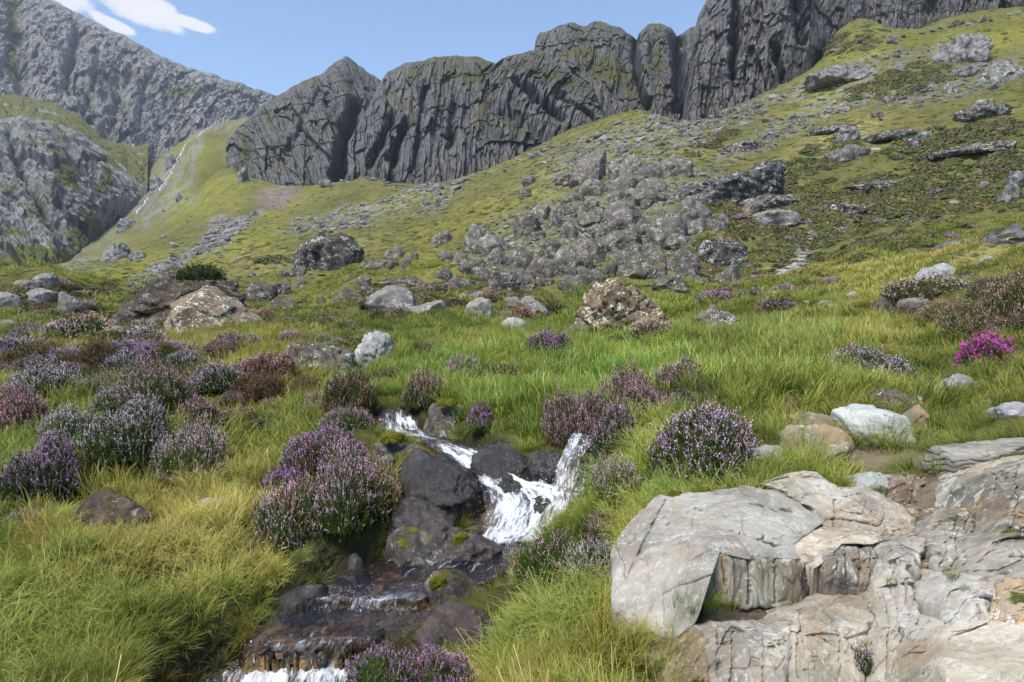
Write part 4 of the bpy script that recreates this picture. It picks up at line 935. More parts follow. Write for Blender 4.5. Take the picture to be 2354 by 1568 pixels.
block('upper_block', [(1755,1112,4.9),(1800,1098,4.95),(1832,1085,5.0),(1880,1083,5.0),(1905,1100,4.92),(1935,1122,4.82),(2000,1122,4.8),(2040,1140,4.7),(2080,1165,4.55),(2110,1192,4.4),(2114,1215,4.3),(2100,1232,4.18),(2030,1228,4.18),(1990,1214,4.22),(1910,1214,4.27),(1900,1190,4.38),(1870,1165,4.52),(1810,1130,4.75)], R_CREAM, [(1950,1160,4.52),(1880,1120,4.8)], nb=210, nr=90, amp=.008, vert=.5, tint=(1, .98, .95), cracks=[(1915,1150,1925,1215,3,.03),(2030,1160,2040,1225,2.5,.02),(1960,1195,1975,1215,3,.02)])
block('tread', [(1836,1249,4.02),(1870,1224,4.2),(1905,1212,4.28),(1990,1214,4.22),(2032,1228,4.16),(2046,1240,4.08),(2020,1252,3.96),(1950,1248,3.94),(1918,1260,3.86),(1902,1284,3.74),(1880,1307,3.70),(1846,1290,3.71)], R_CREAM, nb=150, nr=60, amp=.006, vert=1, tint=(1.3, 1.22, 1.12))
block('striped_block', [(1900,1290,3.7),(1905,1268,3.8),(1930,1254,3.91),(1975,1250,3.94),(1985,1262,3.88),(1982,1345,3.62),(1950,1350,3.62),(1905,1340,3.64)], R_FISS, [(1940,1275,3.72)], nb=120, nr=60, amp=.012, vert=.14, tint=(1.3, 1.25, 1.2), cracks=[(1948,1255,1952,1345,2.5,.035),(1925,1262,1928,1335,2,.02)])
block('striped_block', [(1986,1262,3.86),(2000,1252,3.93),(2018,1260,3.9),(2027,1280,3.82),(2028,1332,3.66),(2010,1347,3.62),(1984,1345,3.62)], R_FISS, nb=90, nr=44, amp=.012, vert=.14, tint=(1.25, 1.22, 1.18), cracks=[(2006,1260,2008,1340,2.2,.03)])
block('shoulder_block', [(2036,1262,3.85),(2046,1240,4.0),(2065,1228,4.08),(2110,1226,4.1),(2128,1240,4.0),(2132,1265,3.85),(2120,1300,3.7),(2112,1335,3.58),(2088,1304,3.64),(2060,1287,3.68),(2040,1292,3.68)], R_CREAM, nb=120, nr=60, amp=.014, vert=.4)
block('shoulder_block', [(2040,1292,3.65),(2060,1287,3.67),(2088,1305,3.61),(2114,1350,3.45),(2122,1390,3.3),(2142,1430,3.15),(2165,1455,3.02),(2150,1464,3.0),(2120,1472,3.02),(2100,1477,3.05),(2080,1442,3.15),(2042,1397,3.35),(2035,1340,3.55)], R_CREAM, nb=140, nr=60, amp=.014, vert=.25, cracks=[(2085,1330,2110,1440,3,.035),(2065,1310,2075,1400,2,.02)])
block('left_skirt', [(1430,1440,3.7),(1490,1455,3.6),(1560,1466,3.47),(1600,1436,3.42),(1634,1480,3.3),(1630,1560,3.12),(1636,1700,2.9),(1540,1700,3.0),(1520,1570,3.3),(1460,1510,3.55)], R_CREAM, nb=130, nr=60, amp=.016, vert=.2, tint=(.78, .66, .5))
block('front_block', [(1600,1440,3.42),(1640,1436,3.42),(1700,1432,3.45),(1765,1430,3.43),(1790,1442,3.33),(1822,1452,3.25),(1826,1500,3.14),(1815,1580,3.0),(1815,1700,2.83),(1632,1700,2.9),(1626,1560,3.14),(1630,1480,3.3)], R_CREAM, [(1720,1480,3.24),(1720,1560,3.05)], nb=190, nr=90, amp=.012, vert=.2, cracks=[(1690,1450,1680,1600,3,.03),(1755,1460,1760,1600,2.5,.02),(1650,1445,1652,1560,2.5,.02)])
block('front_block', [(1768,1430,3.43),(1800,1402,3.55),(1850,1384,3.62),(1905,1368,3.66),(1960,1360,3.7),(1985,1368,3.62),(2000,1390,3.5),(2015,1420,3.35),(2006,1470,3.2),(2001,1560,3.02),(2000,1700,2.8),(1816,1700,2.85),(1816,1580,3.0),(1827,1500,3.15),(1823,1452,3.26),(1792,1442,3.33)], R_CREAM, [(1900,1430,3.32),(1900,1520,3.08)], nb=210, nr=96, amp=.010, vert=.22, tint=(1.02, .98, .92), cracks=[(1845,1400,1835,1560,3,.03),(1935,1450,1930,1600,2.2,.015)])
block('front_block', [(1985,1368,3.62),(1992,1356,3.68),(2035,1346,3.55),(2043,1397,3.36),(2083,1443,3.15),(2089,1482,3.05),(2086,1560,2.9),(2085,1700,2.65),(2001,1700,2.8),(2003,1560,3.02),(2010,1470,3.18),(2017,1420,3.33)], R_CREAM, nb=150, nr=66, amp=.014, vert=.2, tint=(.95, .93, .88), cracks=[(2045,1420,2040,1580,2.6,.03)])
block('gully_block', [(2088,1490,3.0),(2120,1480,3.0),(2165,1472,2.95),(2190,1500,2.82),(2186,1560,2.7),(2200,1700,2.4),(2086,1700,2.62),(2087,1560,2.88)], R_CREAM, nb=120, nr=60, amp=.014, vert=.25, tint=(.9, .85, .78))
block('corner_slab', [(2188,1452,2.94),(2215,1442,2.97),(2290,1434,2.94),(2360,1427,2.89),(2440,1420,2.85),(2460,1700,2.2),(2202,1700,2.35),(2191,1560,2.65)], R_CREAM, [(2310,1500,2.72)], nb=170, nr=80, amp=.006, vert=1.2, tint=(1.18, 1.13, 1.05))
block('corner_block', [(2190,1400,3.1),(2195,1350,3.25),(2225,1322,3.35),(2265,1332,3.3),(2294,1342,3.2),(2292,1400,3.05),(2290,1432,2.96),(2215,1440,2.98),(2189,1450,2.95)], R_CREAM, [(2240,1370,3.1)], nb=130, nr=60, amp=.012, vert=.5)
block('corner_block', [(2296,1345,3.2),(2330,1332,3.2),(2440,1327,3.15),(2440,1420,2.86),(2360,1425,2.89),(2293,1432,2.95)], R_TAN, nb=110, nr=50, amp=.016, vert=.6, tint=(1.5, 1.5, 1.45))
block('fissured_block', [(2150,1240,3.95),(2165,1205,4.1),(2200,1178,4.2),(2240,1165,4.2),(2250,1210,4.0),(2239,1280,3.65),(2222,1318,3.4),(2190,1320,3.42),(2155,1292,3.6)], R_FISS, nb=140, nr=66, amp=.016, vert=.14, tint=(1.15, 1.12, 1.04), lump=.03, cracks=[(2205,1185,2195,1315,2.6,.04),(2228,1180,2218,1310,2.2,.03),(2180,1200,2172,1305,2,.025)])
block('fissured_block', [(2246,1165,4.2),(2253,1120,4.35),(2266,1090,4.45),(2310,1080,4.45),(2360,1060,4.45),(2450,1050,4.4),(2450,1215,3.75),(2365,1215,3.7),(2320,1225,3.65),(2263,1290,3.45),(2241,1280,3.62),(2251,1210,3.98)], R_FISS, [(2320,1150,3.95)], nb=170, nr=76, amp=.016, vert=.16, tint=(1.15, 1.12, 1.04), lump=.035, cracks=[(2300,1090,2285,1260,3,.04),(2345,1080,2330,1220,2.6,.035),(2268,1110,2262,1270,2.2,.03)])
block('fissured_block', [(2223,1320,3.36),(2263,1289,3.45),(2320,1226,3.64),(2370,1217,3.68),(2450,1216,3.65),(2450,1326,3.12),(2330,1331,3.2),(2296,1342,3.2),(2263,1331,3.3)], R_FISS, nb=130, nr=60, amp=.014, vert=.4, tint=(1.15, 1.1, 1.02))
block('gully_floor', [(2040,1158,4.72),(2115,1158,4.66),(2168,1205,4.25),(2152,1246,4.1),(2118,1238,4.16),(2112,1200,4.4)], R_TAN, nb=80, nr=36, amp=.02, vert=1, tint=(.8, .74, .66), skirt=.2)
block('gully_floor', [(2112,1232,4.17),(2154,1240,4.12),(2162,1300,3.82),(2152,1344,3.62),(2114,1346,3.57),(2122,1290,3.82)], R_TAN, nb=80, nr=36, amp=.02, vert=1, tint=(.85, .78, .7), skirt=.2)
block('gully_floor', [(2112,1340,3.6),(2155,1336,3.65),(2193,1328,3.5),(2193,1400,3.26),(2190,1462,3.06),(2150,1467,3.06),(2124,1395,3.36)], R_TAN, nb=80, nr=36, amp=.02, vert=.3, tint=(.95, .88, .8), skirt=.2)
block('top_block', [(1978,1092,5.1),(2010,1085,5.14),(2052,1089,5.12),(2055,1128,5.0),(2020,1122,5.0),(1980,1128,5.0)], R_PALE, nb=90, nr=44, amp=.010, vert=.15, tint=(1.05, 1.05, 1.0), cracks=[(2028,1088,2030,1125,2,.03)])
block('top_block', [(2056,1092,5.1),(2090,1086,5.12),(2140,1098,5.05),(2142,1165,4.75),(2110,1160,4.75),(2060,1150,4.85)], R_FISS, nb=90, nr=44, amp=.018, vert=.15, tint=(.7, .6, .5), cracks=[(2100,1090,2104,1160,2.5,.05),(2125,1095,2128,1160,2,.04)])
block('top_block', [(2186,1108,4.8),(2192,1088,4.86),(2240,1068,4.92),(2264,1080,4.85),(2258,1118,4.7),(2220,1126,4.7),(2190,1124,4.7)], R_CREAM, nb=90, nr=44, amp=.012, vert=.6)
block('top_block', [(2250,1085,4.7),(2270,1066,4.78),(2320,1052,4.8),(2440,1035,4.7),(2440,1062,4.5),(2360,1066,4.5),(2310,1084,4.5),(2266,1096,4.55)], R_CREAM, nb=110, nr=44, amp=.012, vert=.8, tint=(.98, .9, .82))
print('rocks near', time.time() - T0)

# ------------------------------------------------------------------ boulder field
FB = [(1010,20,1245,228,'tiltr'),(1270,130,1380,210,'block'),(1370,75,1560,205,'round'),(1560,130,1680,215,'block'),(1640,70,1860,190,'round'),(1070,250,1250,335,'block'),(1300,235,1450,340,'round'),(1390,200,1560,260,'slab'),(1500,230,1670,300,'slab'),(1380,305,1660,400,'slab'),
(940,400,1110,480,'slab'),(880,430,960,490,'round'),(670,410,820,510,'tiltr'),(590,490,760,600,'round'),(930,340,1080,420,'slab'),(1110,380,1190,425,'round'),(1270,330,1370,390,'block'),(1240,420,1500,560,'round'),(1040,475,1250,560,'slab'),(910,530,1030,650,'peak'),(1510,375,1600,430,'round'),
(1735,350,2010,570,'peak'),(1595,475,1820,690,'round'),(1480,540,1600,620,'block'),(200,575,360,730,'peak'),(280,640,530,770,'peak'),(345,585,420,650,'tiltl'),(585,575,700,640,'peak'),(760,685,910,800,'block'),(870,720,1080,890,'peak'),(1040,690,1230,800,'round'),(1260,615,1480,740,'block'),(1510,700,1700,770,'slab'),
(1330,720,1500,840,'tiltr'),(1300,770,1680,925,'tiltr'),(1690,770,1930,890,'slab'),(1520,870,1650,945,'slab'),(1205,850,1330,945,'tiltr'),(1085,800,1150,880,'block'),(640,800,800,950,'tiltr'),(800,840,930,930,'block'),(530,765,720,880,'round'),(370,750,530,880,'peak'),(180,820,360,910,'slab'),(120,780,220,850,'round'),(310,870,450,960,'peak'),(350,900,630,1020,'block'),
(590,950,720,1030,'block'),(940,890,1030,960,'block'),(910,950,1060,1050,'block'),(1010,925,1235,1030,'slab'),(1030,880,1120,950,'round'),(1750,850,1930,950,'slab'),(1610,950,1830,1020,'slab'),(1850,945,1960,995,'round'),(2060,855,2230,980,'tiltr'),(1700,640,1880,710,'slab'),(1840,550,1960,620,'round'),(2020,490,2160,600,'tiltr'),(0,760,110,830,'slab'),(0,900,100,960,'slab'),(90,960,250,1020,'slab'),(0,625,95,690,'slab'),(870,190,1010,250,'slab'),(600,300,690,350,'slab'),(640,210,720,260,'block'),(720,960,860,1010,'slab'),(1140,260,1230,300,'block'),(1250,560,1330,610,'slab'),(1430,580,1490,640,'block'),(820,500,920,560,'slab'),(700,620,800,660,'slab'),(1150,590,1260,650,'slab')]
def f_label(boxes, place, shapes):
    """rows from far to near, counted from the left: a label for each boulder"""
    rows = ['highest', 'upper', 'middle', 'lower', 'nearest']
    order = sorted(range(len(boxes)), key=lambda i: boxes[i][3])
    out_ = [None] * len(boxes)
    per = math.ceil(len(boxes) / 5)
    ords = ['leftmost', 'second', 'third', 'fourth', 'fifth', 'sixth', 'seventh', 'eighth', 'ninth', 'tenth', 'eleventh', 'twelfth', 'thirteenth', 'fourteenth', 'fifteenth', 'sixteenth']
    for r in range(5):
        row = sorted(order[r * per:(r + 1) * per], key=lambda i: boxes[i][0])
        for k, i in enumerate(row):
            w_ = boxes[i][2] - boxes[i][0]
            size = 'huge' if w_ > 220 else 'big' if w_ > 150 else 'middling' if w_ > 105 else 'small'
            nth = ords[k] if k == 0 else ords[k] + ' from the left'
            out_[i] = f"{size} {shapes[boxes[i][4]]} lichened boulder, {nth} in the {rows[r]} row of {place}"
    return out_
SHAPES = dict(peak='pointed', slab='flat', tiltr='tilted', tiltl='leaning', round='rounded', block='blocky')
for b, lb in zip(FB, f_label(FB, 'the boulder field', SHAPES)):
    w_ = (b[2] - b[0]) * .3107
    gw, gh = (b[2] - b[0]) * .09 + 4, (b[3] - b[1]) * .12 + 4
    placed_rock('boulder', cF(b[0] - gw, b[1] - gh, b[2] + gw, b[3] + gh + 4, b[4]), R_FIELD, lb, 'boulder', 'boulders of the boulder field', rough=0.03, sharp=80, chips=15, strata=.012 if b[4] == 'slab' else 0, sub=5 if w_ > 60 else 4, drop=.2)
print('field', time.time() - T0)
# stones between the field and the meadow, and left of it
MB = [(310,120,460,215,'peak'),(120,205,400,280,'slab'),(410,190,500,298,'tiltr'),(480,160,545,225,'round'),(250,330,640,430,'slab'),(60,300,110,362,'tiltl'),(110,325,215,396,'block'),(20,400,150,492,'tiltl'),(150,395,245,452,'round'),(620,35,760,102,'slab'),(660,290,760,342,'slab'),(755,355,920,402,'slab')]
for b, lb in zip(MB, ['pointed grey boulder right of the huge dark lone boulder','long flat brown slab below the pointed grey boulder','tilted dark boulder at the right end of the long brown slab','rounded boulder standing behind the tilted dark boulder','long low slab rimmed with turf under the tilted dark boulder','small leaning stone left of the long low turfed slab','dark squat stone at the left end of the turfed slab','leaning stone left of the big smooth hillock slab','small rounded stone beside the big smooth hillock slab','dark flat stone alone on the grass above the boulder field edge','small flat dark stone at the left foot of the boulder field','flat stone half buried in turf below the boulder field']):
    placed_rock('boulder', c5(*b), R_FIELD, lb, 'boulder', 'boulders left of the boulder field', rough=.04, tint=(1.05, 1, .95))
LB = [(1510,345,1630,412,'slab'),(1680,375,1880,478,'slab'),(1840,360,1995,452,'slab'),(1835,490,2050,578,'slab'),(2020,330,2100,397,'peak'),(2160,460,2240,527,'peak'),(2260,460,2370,517,'slab'),(1680,300,1745,327,'slab'),(1900,275,2000,335,'slab'),(1980,270,2110,330,'slab')]
for b, lb in zip(LB, ['flat stone just behind the heather-crowned boulder','flat lichened stone right of the heather-crowned boulder','flat lichened stone touching the right side of another on the green','lowest flat lichened stone on the green between the two big boulders','small pointed stone on the bright turf below the dark lone boulder','small pointed stone left of a flat lichened slab','flat lichened slab in a dip of the heathery hillock','tiny flat slab alone on the open grass slope left of the dark lone boulder','flat grey stone at the left foot of the dark lone boulder','flat grey stone at the front foot of the dark lone boulder']):
    placed_rock('boulder', c4(*b), R_FIELD, lb, 'boulder', 'boulders between the two big boulders', rough=.04)
HS = [(180,410,560,585,'round'),(400,500,760,605,'tiltr'),(760,452,880,492,'slab')]
for b, lb in zip(HS, ['big smooth grey whaleback slab showing through the heathery hillock','long sloping bare slab right of the smooth whaleback','small bare slab on top of the heathery hillock']):
    placed_rock('bedrock_slab', c5(*b), R_SLAB, lb, 'rock slab', 'bare slabs on the heathery hillock', rough=.03, drop=.3)
for b, lb in zip([(215,1115,410,1245,'block'),(270,1055,410,1125,'round'),(470,1100,640,1175,'round'),(600,1095,740,1180,'round'),(690,1120,835,1235,'tiltl')], ['upright bare slab with a cracked face in the middle of the hillock','rounded bare slab right above the upright slab','rounded bare slab left in the cluster right of the upright slab','middle bare slab of the cluster right of the upright slab','lowest sloping bare slab of the cluster right of the upright slab']):
    placed_rock('bedrock_slab', cF(*b), R_SLAB, lb, 'rock slab', 'bare slabs on the heathery hillock', rough=.03, drop=.3)
for b, lb in zip([(-60,440,150,560,'slab'),(70,358,260,418,'slab'),(150,420,420,508,'slab'),(400,445,580,585,'tiltl'),(190,318,400,405,'slab'),(620,668,885,745,'slab'),(-30,630,110,690,'round')], ['bare slab at the left edge of the picture','bare slab high on the left-hand hillock','wide bare slab spattered white in the middle of the left-hand hillock','bare slab sloping down to the right on the left-hand hillock','flat bare slab along the crest of the left-hand hillock','low smooth pale slab left of the big brown boulder','small mossy stone at the left edge above the purple heather']):
    placed_rock('bedrock_slab', c4(*b), R_SLAB, lb, 'rock slab', 'bare slabs of the left-hand hillock', rough=.03, drop=.3)
for b, lb, mt in [((860,430,1300,572,'tiltr'),'ribbed grey bluff below the right cliff',R_BLUFF),((1740,250,2110,432,'slab'),'ribbed bluff high on the right-hand slope',R_BLUFF),((2040,400,2300,562,'tiltr'),'grey crag at the right end of the upper slope',R_BLUFF),((1870,445,2040,522,'slab'),'flat crag left of the grey crag on the upper slope',R_BLUFF),((1800,565,1900,632,'round'),'small rounded crag on the bright upper slope',R_BLUFF),((1060,840,1230,972,'round'),'smooth leaning slab crag in the middle of the right-hand slope',R_BLUFF),((1000,1000,1290,1095,'slab'),'broken pale crag under the smooth leaning slab crag',R_BLUFF),((1620,890,1725,962,'round'),'rounded crag right of the smooth leaning slab crag',R_BLUFF),((1555,940,1640,1012,'block'),'dark block left below the rounded crag',R_DARK),((2240,1170,2400,1292,'block'),'grey blocky crag at the right edge of the heather slope',R_BLUFF),((2040,1238,2112,1288,'block'),'small pale block left of the blocky crag',R_SLAB),((2190,1240,2300,1392,'tiltr'),'upright split crag below the blocky crag',R_BLUFF),((480,1440,825,1535,'slab'),'long pale bare slab below the heather slope',R_SLAB),((395,735,442,778,'block'),'small block at the foot of the right cliff',R_FIELD),((565,910,648,958,'tiltl'),'dark wedge block on the open grass of the right-hand slope',R_DARK),((1290,460,1342,502,'round'),'pale rounded block on the bright upper slope',R_SLAB),((1310,755,1392,802,'round'),'rounded grey block in the middle of the upper slope',R_FIELD),((2020,680,2152,722,'slab'),'flat slab on the grass at the right of the upper slope',R_SLAB),((400,1360,582,1452,'tiltr'),'grey tilted slab behind the long pale bare slab',R_FIELD),((1070,700,1180,770,'round'),'rounded brown block on the scree of the upper slope',R_FIELD),((1380,650,1470,700,'round'),'brown block at the right end of the upper scree',R_FIELD),((1700,1290,1860,1330,'slab'),'dark flat outcrop in the heather slope',R_DARK),((1840,1370,1910,1400,'slab'),'small pale slab low on the heather slope',R_SLAB)]:
    placed_rock('crag', c3(*b), mt, lb, 'crag', 'crags of the right-hand slope', rough=.05, strata=.015, sdir=(1, 0, .4))
for (x0, y0, x1, y1, lb) in [(1700,446,1835,476,'dark ledge just right of the long overhanging crag'),(1980,298,2105,322,'thin dark ledge across the middle of the right-hand slope'),(2150,328,2335,356,'long dark ledge near the right edge of the heather slope'),(1850,286,1965,308,'dark ledge under the upper scree of the right-hand slope'),(2200,246,2325,274,'dark ledge below the grey crag at the right edge'),(1930,416,2065,440,'dark ledge in the middle of the heather slope'),(1650,326,1745,350,'dark ledge right of the upper boulder field'),(1870,470,1990,490,'low dark ledge above the path steps')]:
    placed_rock('crag', box_poly(x0, y0, x1, y1, ('slab', 'tiltr')[int(rng.integers(2))]), R_DARK, lb, 'crag', 'crags of the right-hand slope', rough=.06, strata=.02, drop=.3, sub=5, tint=(1.3, 1.25, 1.2))
placed_rock('crag', [(1520,470),(1540,448),(1590,440),(1640,428),(1700,402),(1760,376),(1800,368),(1796,384),(1740,420),(1690,445),(1640,462),(1590,468)], R_DARK, 'long dark overhanging crag slanting up right of the boulder field', 'crag', 'crags of the right-hand slope', thick=14, sub=6, rough=.05, strata=.02)
placed_rock('crag', [(1598,615),(1604,570),(1625,555),(1670,560),(1712,565),(1700,590),(1660,615)], R_DARK, 'dark bedrock face under heather at the right end of the boulder field', 'crag', 'crags of the right-hand slope', thick=6, sub=5, rough=.05, strata=.02)
for b, lb in zip([(690,105,890,232,'slab'),(885,160,990,222,'slab')], ['ribbed grey crag on the green left-hand slope','small grey crag right of the ribbed crag on the left-hand slope']):
    placed_rock('crag', c4(*b), R_BLUFF, lb, 'crag', 'crags of the left-hand slope', rough=.06, tint=(1.1, 1.1, 1.1))

CW = [(345,400,385,440),(380,352,408,384),(540,330,556,372),(548,375,566,420),(405,440,422,462),(270,505,310,530)]
for b, lb in zip(CW, row_labels([(b[0], b[3]) for b in CW], ['grey ribbed crag'] * len(CW), 'beside the far waterfall')):
    placed_rock('crag', box_poly(*b, ('tiltr', 'block', 'tiltl')[rng.integers(3)]), R_BLUFF, lb, 'crag', 'crags beside the far waterfall', rough=.07, sub=4, drop=.4, tint=(1.15, 1.15, 1.15))
# ------------------------------------------------------------------ stone path
pth = bpy.data.objects.new('stone_path', None); COL.objects.link(pth); tag(pth, None, None, None, 'structure'); pth.location = tuple(P(1900, 700, 24))
SLABS = [(610,425,760,457),(875,418,1080,458),(935,490,1060,522),(1000,515,1110,542),(1130,490,1280,522),(1100,535,1230,562),(720,480,785,497),(890,393,975,412),(1360,500,1500,532),(1135,430,1220,472),(780,470,880,486),(840,455,920,470),(830,495,930,512),(560,455,630,490),(1290,495,1350,510),(640,330,745,346),(645,300,750,330),(640,280,765,308),(700,255,835,285),(745,235,880,263),(742,205,870,232),(790,182,900,203),(800,162,930,180),(840,142,930,158),(880,122,960,137),(920,97,990,112),(950,72,1010,90),(970,50,1030,66),(990,30,1040,45),(1005,10,1060,25),(1020,-12,1070,3),(760,250,800,262),(640,345,700,360)]
for b in SLABS:
    poly = box_poly(1562.6 + b[0] * .3363, 523.7 + b[1] * .3363, 1562.6 + b[2] * .3363, 523.7 + b[3] * .3363, 'slab')
    a = np.array(poly); g = on_ground(a[:, 0].mean(), a[:, 1].max(), 3)
    wm = np.ptp(a[:, 0]) / FPX * g[1]
    rock('slab', sil_points(poly, g[1] + .25 * wm, wm * .7), R_PALE, 4 if wm > 1 else 3, parent=pth, rough=.02, sharp=46, tint=(.85, .83, .76))

# ------------------------------------------------------------------ smaller blocks: individuals that share a few shapes
BLK = []
for k in range(8):
    st = rng.uniform(-1, 1, (14, 3)) * [1, .8, rng.uniform(.45, .8)]
    V, F = rock_shape(st, 3, seed=900 + k, sharp=80, rough=.035, chips=12)
    me = mesh_from('block', V, F, True, None, R_FIELD); me.set_sharp_from_angle(angle=math.radians(35)); BLK.append(me)
def scatter_px(n, u, v, ru, rv, ang):
    a = math.radians(ang); t = rng.uniform(0, 2 * math.pi, n); r = np.sqrt(rng.uniform(0, 1, n))
    x, y = r * np.cos(t) * ru, r * np.sin(t) * rv
    return u + x * math.cos(a) - y * math.sin(a), v + x * math.sin(a) + y * math.cos(a)
FIELDS = [(64,1380,550,245,75,-8,9,28,'small lichened block|wedged among the big boulders'),(84,1470,370,190,74,-16,7,22,'small grey block|of the upper boulder field'),(40,1600,300,170,36,-24,5,14,'small grey block|on the scree under the right cliff'),(40,1900,235,260,44,-20,4,12,'small pale block|on the grassy upper right slope'),(24,1130,610,120,26,0,6,16,'small lichened block|at the left foot of the boulder field'),(18,1000,520,110,30,-14,4,9,'small grey block|on the grass left of the boulders'),(16,880,470,120,22,-18,3,7,'small grey block|under the central crag'),(14,720,540,120,20,-14,3,7,'small grey block|on the left-hand grass slope')]
for (n, u, v, ru, rv, ang, s0, s1, lb) in FIELDS:
    us_, vs_ = scatter_px(n, u, v, ru, rv, ang)
    noun, place = lb.split('|')
    hits = [(a, b, on_ground(a, b, 20)) for a, b in zip(us_, vs_)]
    hits = [h for h in hits if h[2] is not None]
    for (a, b, g), lab in zip(hits, row_labels([(h[0], h[1]) for h in hits], [noun] * len(hits), place)):
        o = link('block', BLK[rng.integers(8)], None, (g[0], g[1], g[2]))
        s = rng.uniform(s0, s1) / FPX * g[1] * .62
        o.scale = (s, s, s * rng.uniform(.8, 1.2)); o.rotation_euler = (rng.uniform(-.25, .25), rng.uniform(-.25, .25), rng.uniform(0, 6.28))
        k = rng.uniform(.9, 1.4); o.color = (k, k * .98, k * .96, 1)
        tag(o, lab, 'rock', noun + 's ' + place)
print('blocks', time.time() - T0)

# ================================================================== WATER
m = NT('stream_water')
fl = m.attr('flow').outputs['Vector']; foam = m.attr('foam').outputs['Fac']
f1_ = m.noise(m.mapping(fl, (34, 5.5, 1)), 1.0, 6, 0.66, 0.8).outputs[0]
f2_ = m.noise(m.mapping(fl, (9, 3, 1)), 1.0, 4, 0.6, 0.8).outputs[0]
ff = m.math('ADD', m.math('MULTIPLY', foam, 0.9), m.math('ADD', m.math('MULTIPLY', m.math('SUBTRACT', f1_, 0.5), 2.2), m.math('MULTIPLY', m.math('SUBTRACT', f2_, 0.5), 1.9)))
fm = m.ramp(ff, 0.36, 1.12)
bp = m.n('ShaderNodeBump', {'Strength': 0.7, 'Distance': 0.05, 'Height': m.math('ADD', f1_, f2_)}).outputs[0]
fres = m.n('ShaderNodeFresnel', {'IOR': 1.33, 'Normal': bp}).outputs[0]
gl = m.n('ShaderNodeBsdfGlossy', {'Color': (1, 1, 1, 1), 'Roughness': 0.06, 'Normal': bp}).outputs[0]
tr = m.n('ShaderNodeBsdfTransparent', {'Color': (0.76, 0.63, 0.46, 1)}).outputs[0]
wt = m.n('ShaderNodeMixShader', {0: m.math('MINIMUM', m.math('ADD', fres, 0.10), 1.0), 1: tr, 2: gl}).outputs[0]
fo = m.bsdf(Base_Color=(0.86, 0.89, 0.93, 1), Roughness=0.45, Normal=bp).outputs[0]
M_WATER = m.done(m.n('ShaderNodeMixShader', {0: fm, 1: wt, 2: fo}).outputs[0])

def water_mesh(name, Q, F, s, ln, wd, amp, lift=0.0):
    nr, nc = Q.shape[:2]
    p = Q.reshape(-1, 3).copy()
    fo = np.repeat(F[:, None], nc, 1).ravel()
    acr = (s[None, :] - .5) * wd[:, None]; alg = np.repeat(ln[:, None], nc, 1)
    c = np.stack([acr.ravel() * 7, alg.ravel() * 3.2, np.zeros(nr * nc)], 1)
    n = fbm(c, 4, 61, .6); n2 = fbm(c * 2.7 + 4, 3, 63, .6, ridged=True); n3 = fbm(c * .45 + 9, 2, 65)
    edge = np.minimum(s, 1 - s)[None, :].repeat(nr, 0).ravel()
    p[:, 2] += (n * .9 + n2 * .5) * amp * (.12 + fo) - .02 * (1 - sstep(0, .06, edge))
    fo = np.clip((fo + n3 * .8 * (fo > .02)) * (1 - .75 * (1 - sstep(0, .2, edge + .08 * n))), 0, 1.1)
    me = mesh_from(name, p, grid_faces(nr, nc), True, {'foam': fo, 'flow': np.stack([acr.ravel(), alg.ravel(), np.zeros(nr * nc)], 1)}, M_WATER)
    return me
tag(link('stream', water_mesh('stream', WQ, WF, WS, WLN, WW, .08)), None, None, None, 'structure')
# the right-hand fall: several strands leaping clear of the rock
def fall(name, secs, nsub, nac, amp):
    Q, F, s, ln, wd = loft(secs, nsub, nac, byd=True)
    bul = np.sin(math.pi * s)[None, :, None] * np.array([0, -.07, 0.0])[None, None, :]
    Q = Q + bul
    nr, nc = Q.shape[:2]
    c = np.stack([((s[None, :] - .5) * wd[:, None]).ravel() * 22, np.repeat(ln[:, None], nc, 1).ravel() * 4, np.zeros(nr * nc)], 1)
    nn = fbm(c, 4, 71, .6).reshape(nr, nc)
    Q[..., 1] -= nn * amp; Q[..., 0] += fbm(c + 8, 3, 73).reshape(nr, nc) * amp * .6
    me = mesh_from(name, Q.reshape(-1, 3), grid_faces(nr, nc), True, {'foam': np.clip((np.repeat(F[:, None], nc, 1).ravel() + .3 * nn.ravel()) * (1 - .8 * np.abs(2 * np.tile(s, nr) - 1) ** 2.2), 0, 1.2), 'flow': np.stack([((s[None, :] - .5) * wd[:, None]).ravel() * 1.6, np.repeat(ln[:, None], nc, 1).ravel() * .5, np.zeros(nr * nc)], 1)}, M_WATER)
    return tag(link(name, me), None, None, None, 'structure')
fall('waterfall', [(1325,988,1356,990,7.55,.35),(1316,996,1358,998,7.34,.75),(1302,1022,1356,1020,7.2,1.05),(1288,1055,1348,1056,7.14,1.0),(1276,1090,1344,1096,7.08,1.05),(1262,1122,1344,1130,7.02,1.0),(1244,1150,1350,1158,6.94,1.2)], 140, 60, .10)
fall('waterfall', [(1318,1000,1348,1000,7.26,.5),(1296,1045,1340,1045,7.1,.6),(1280,1100,1330,1105,7.02,.65),(1262,1150,1330,1155,6.9,1.0)], 110, 40, .12)
fall('waterfall', [(1350,1005,1368,1006,7.34,.4),(1352,1040,1378,1042,7.22,.55),(1348,1085,1372,1090,7.16,.5),(1340,1130,1366,1135,7.1,.8)], 70, 26, .06)
fall('waterfall', [(1384,1045,1396,1045,7.2,.8),(1382,1070,1404,1072,7.1,.95),(1378,1095,1402,1098,7.05,.9),(1370,1130,1396,1132,7.0,.9)], 50, 24, .05)
fall('waterfall', [(1215,1058,1245,1056,7.35,.3),(1222,1090,1262,1088,7.2,.6),(1228,1118,1275,1120,7.1,.9),(1225,1145,1280,1148,6.98,1.1)], 70, 36, .08)
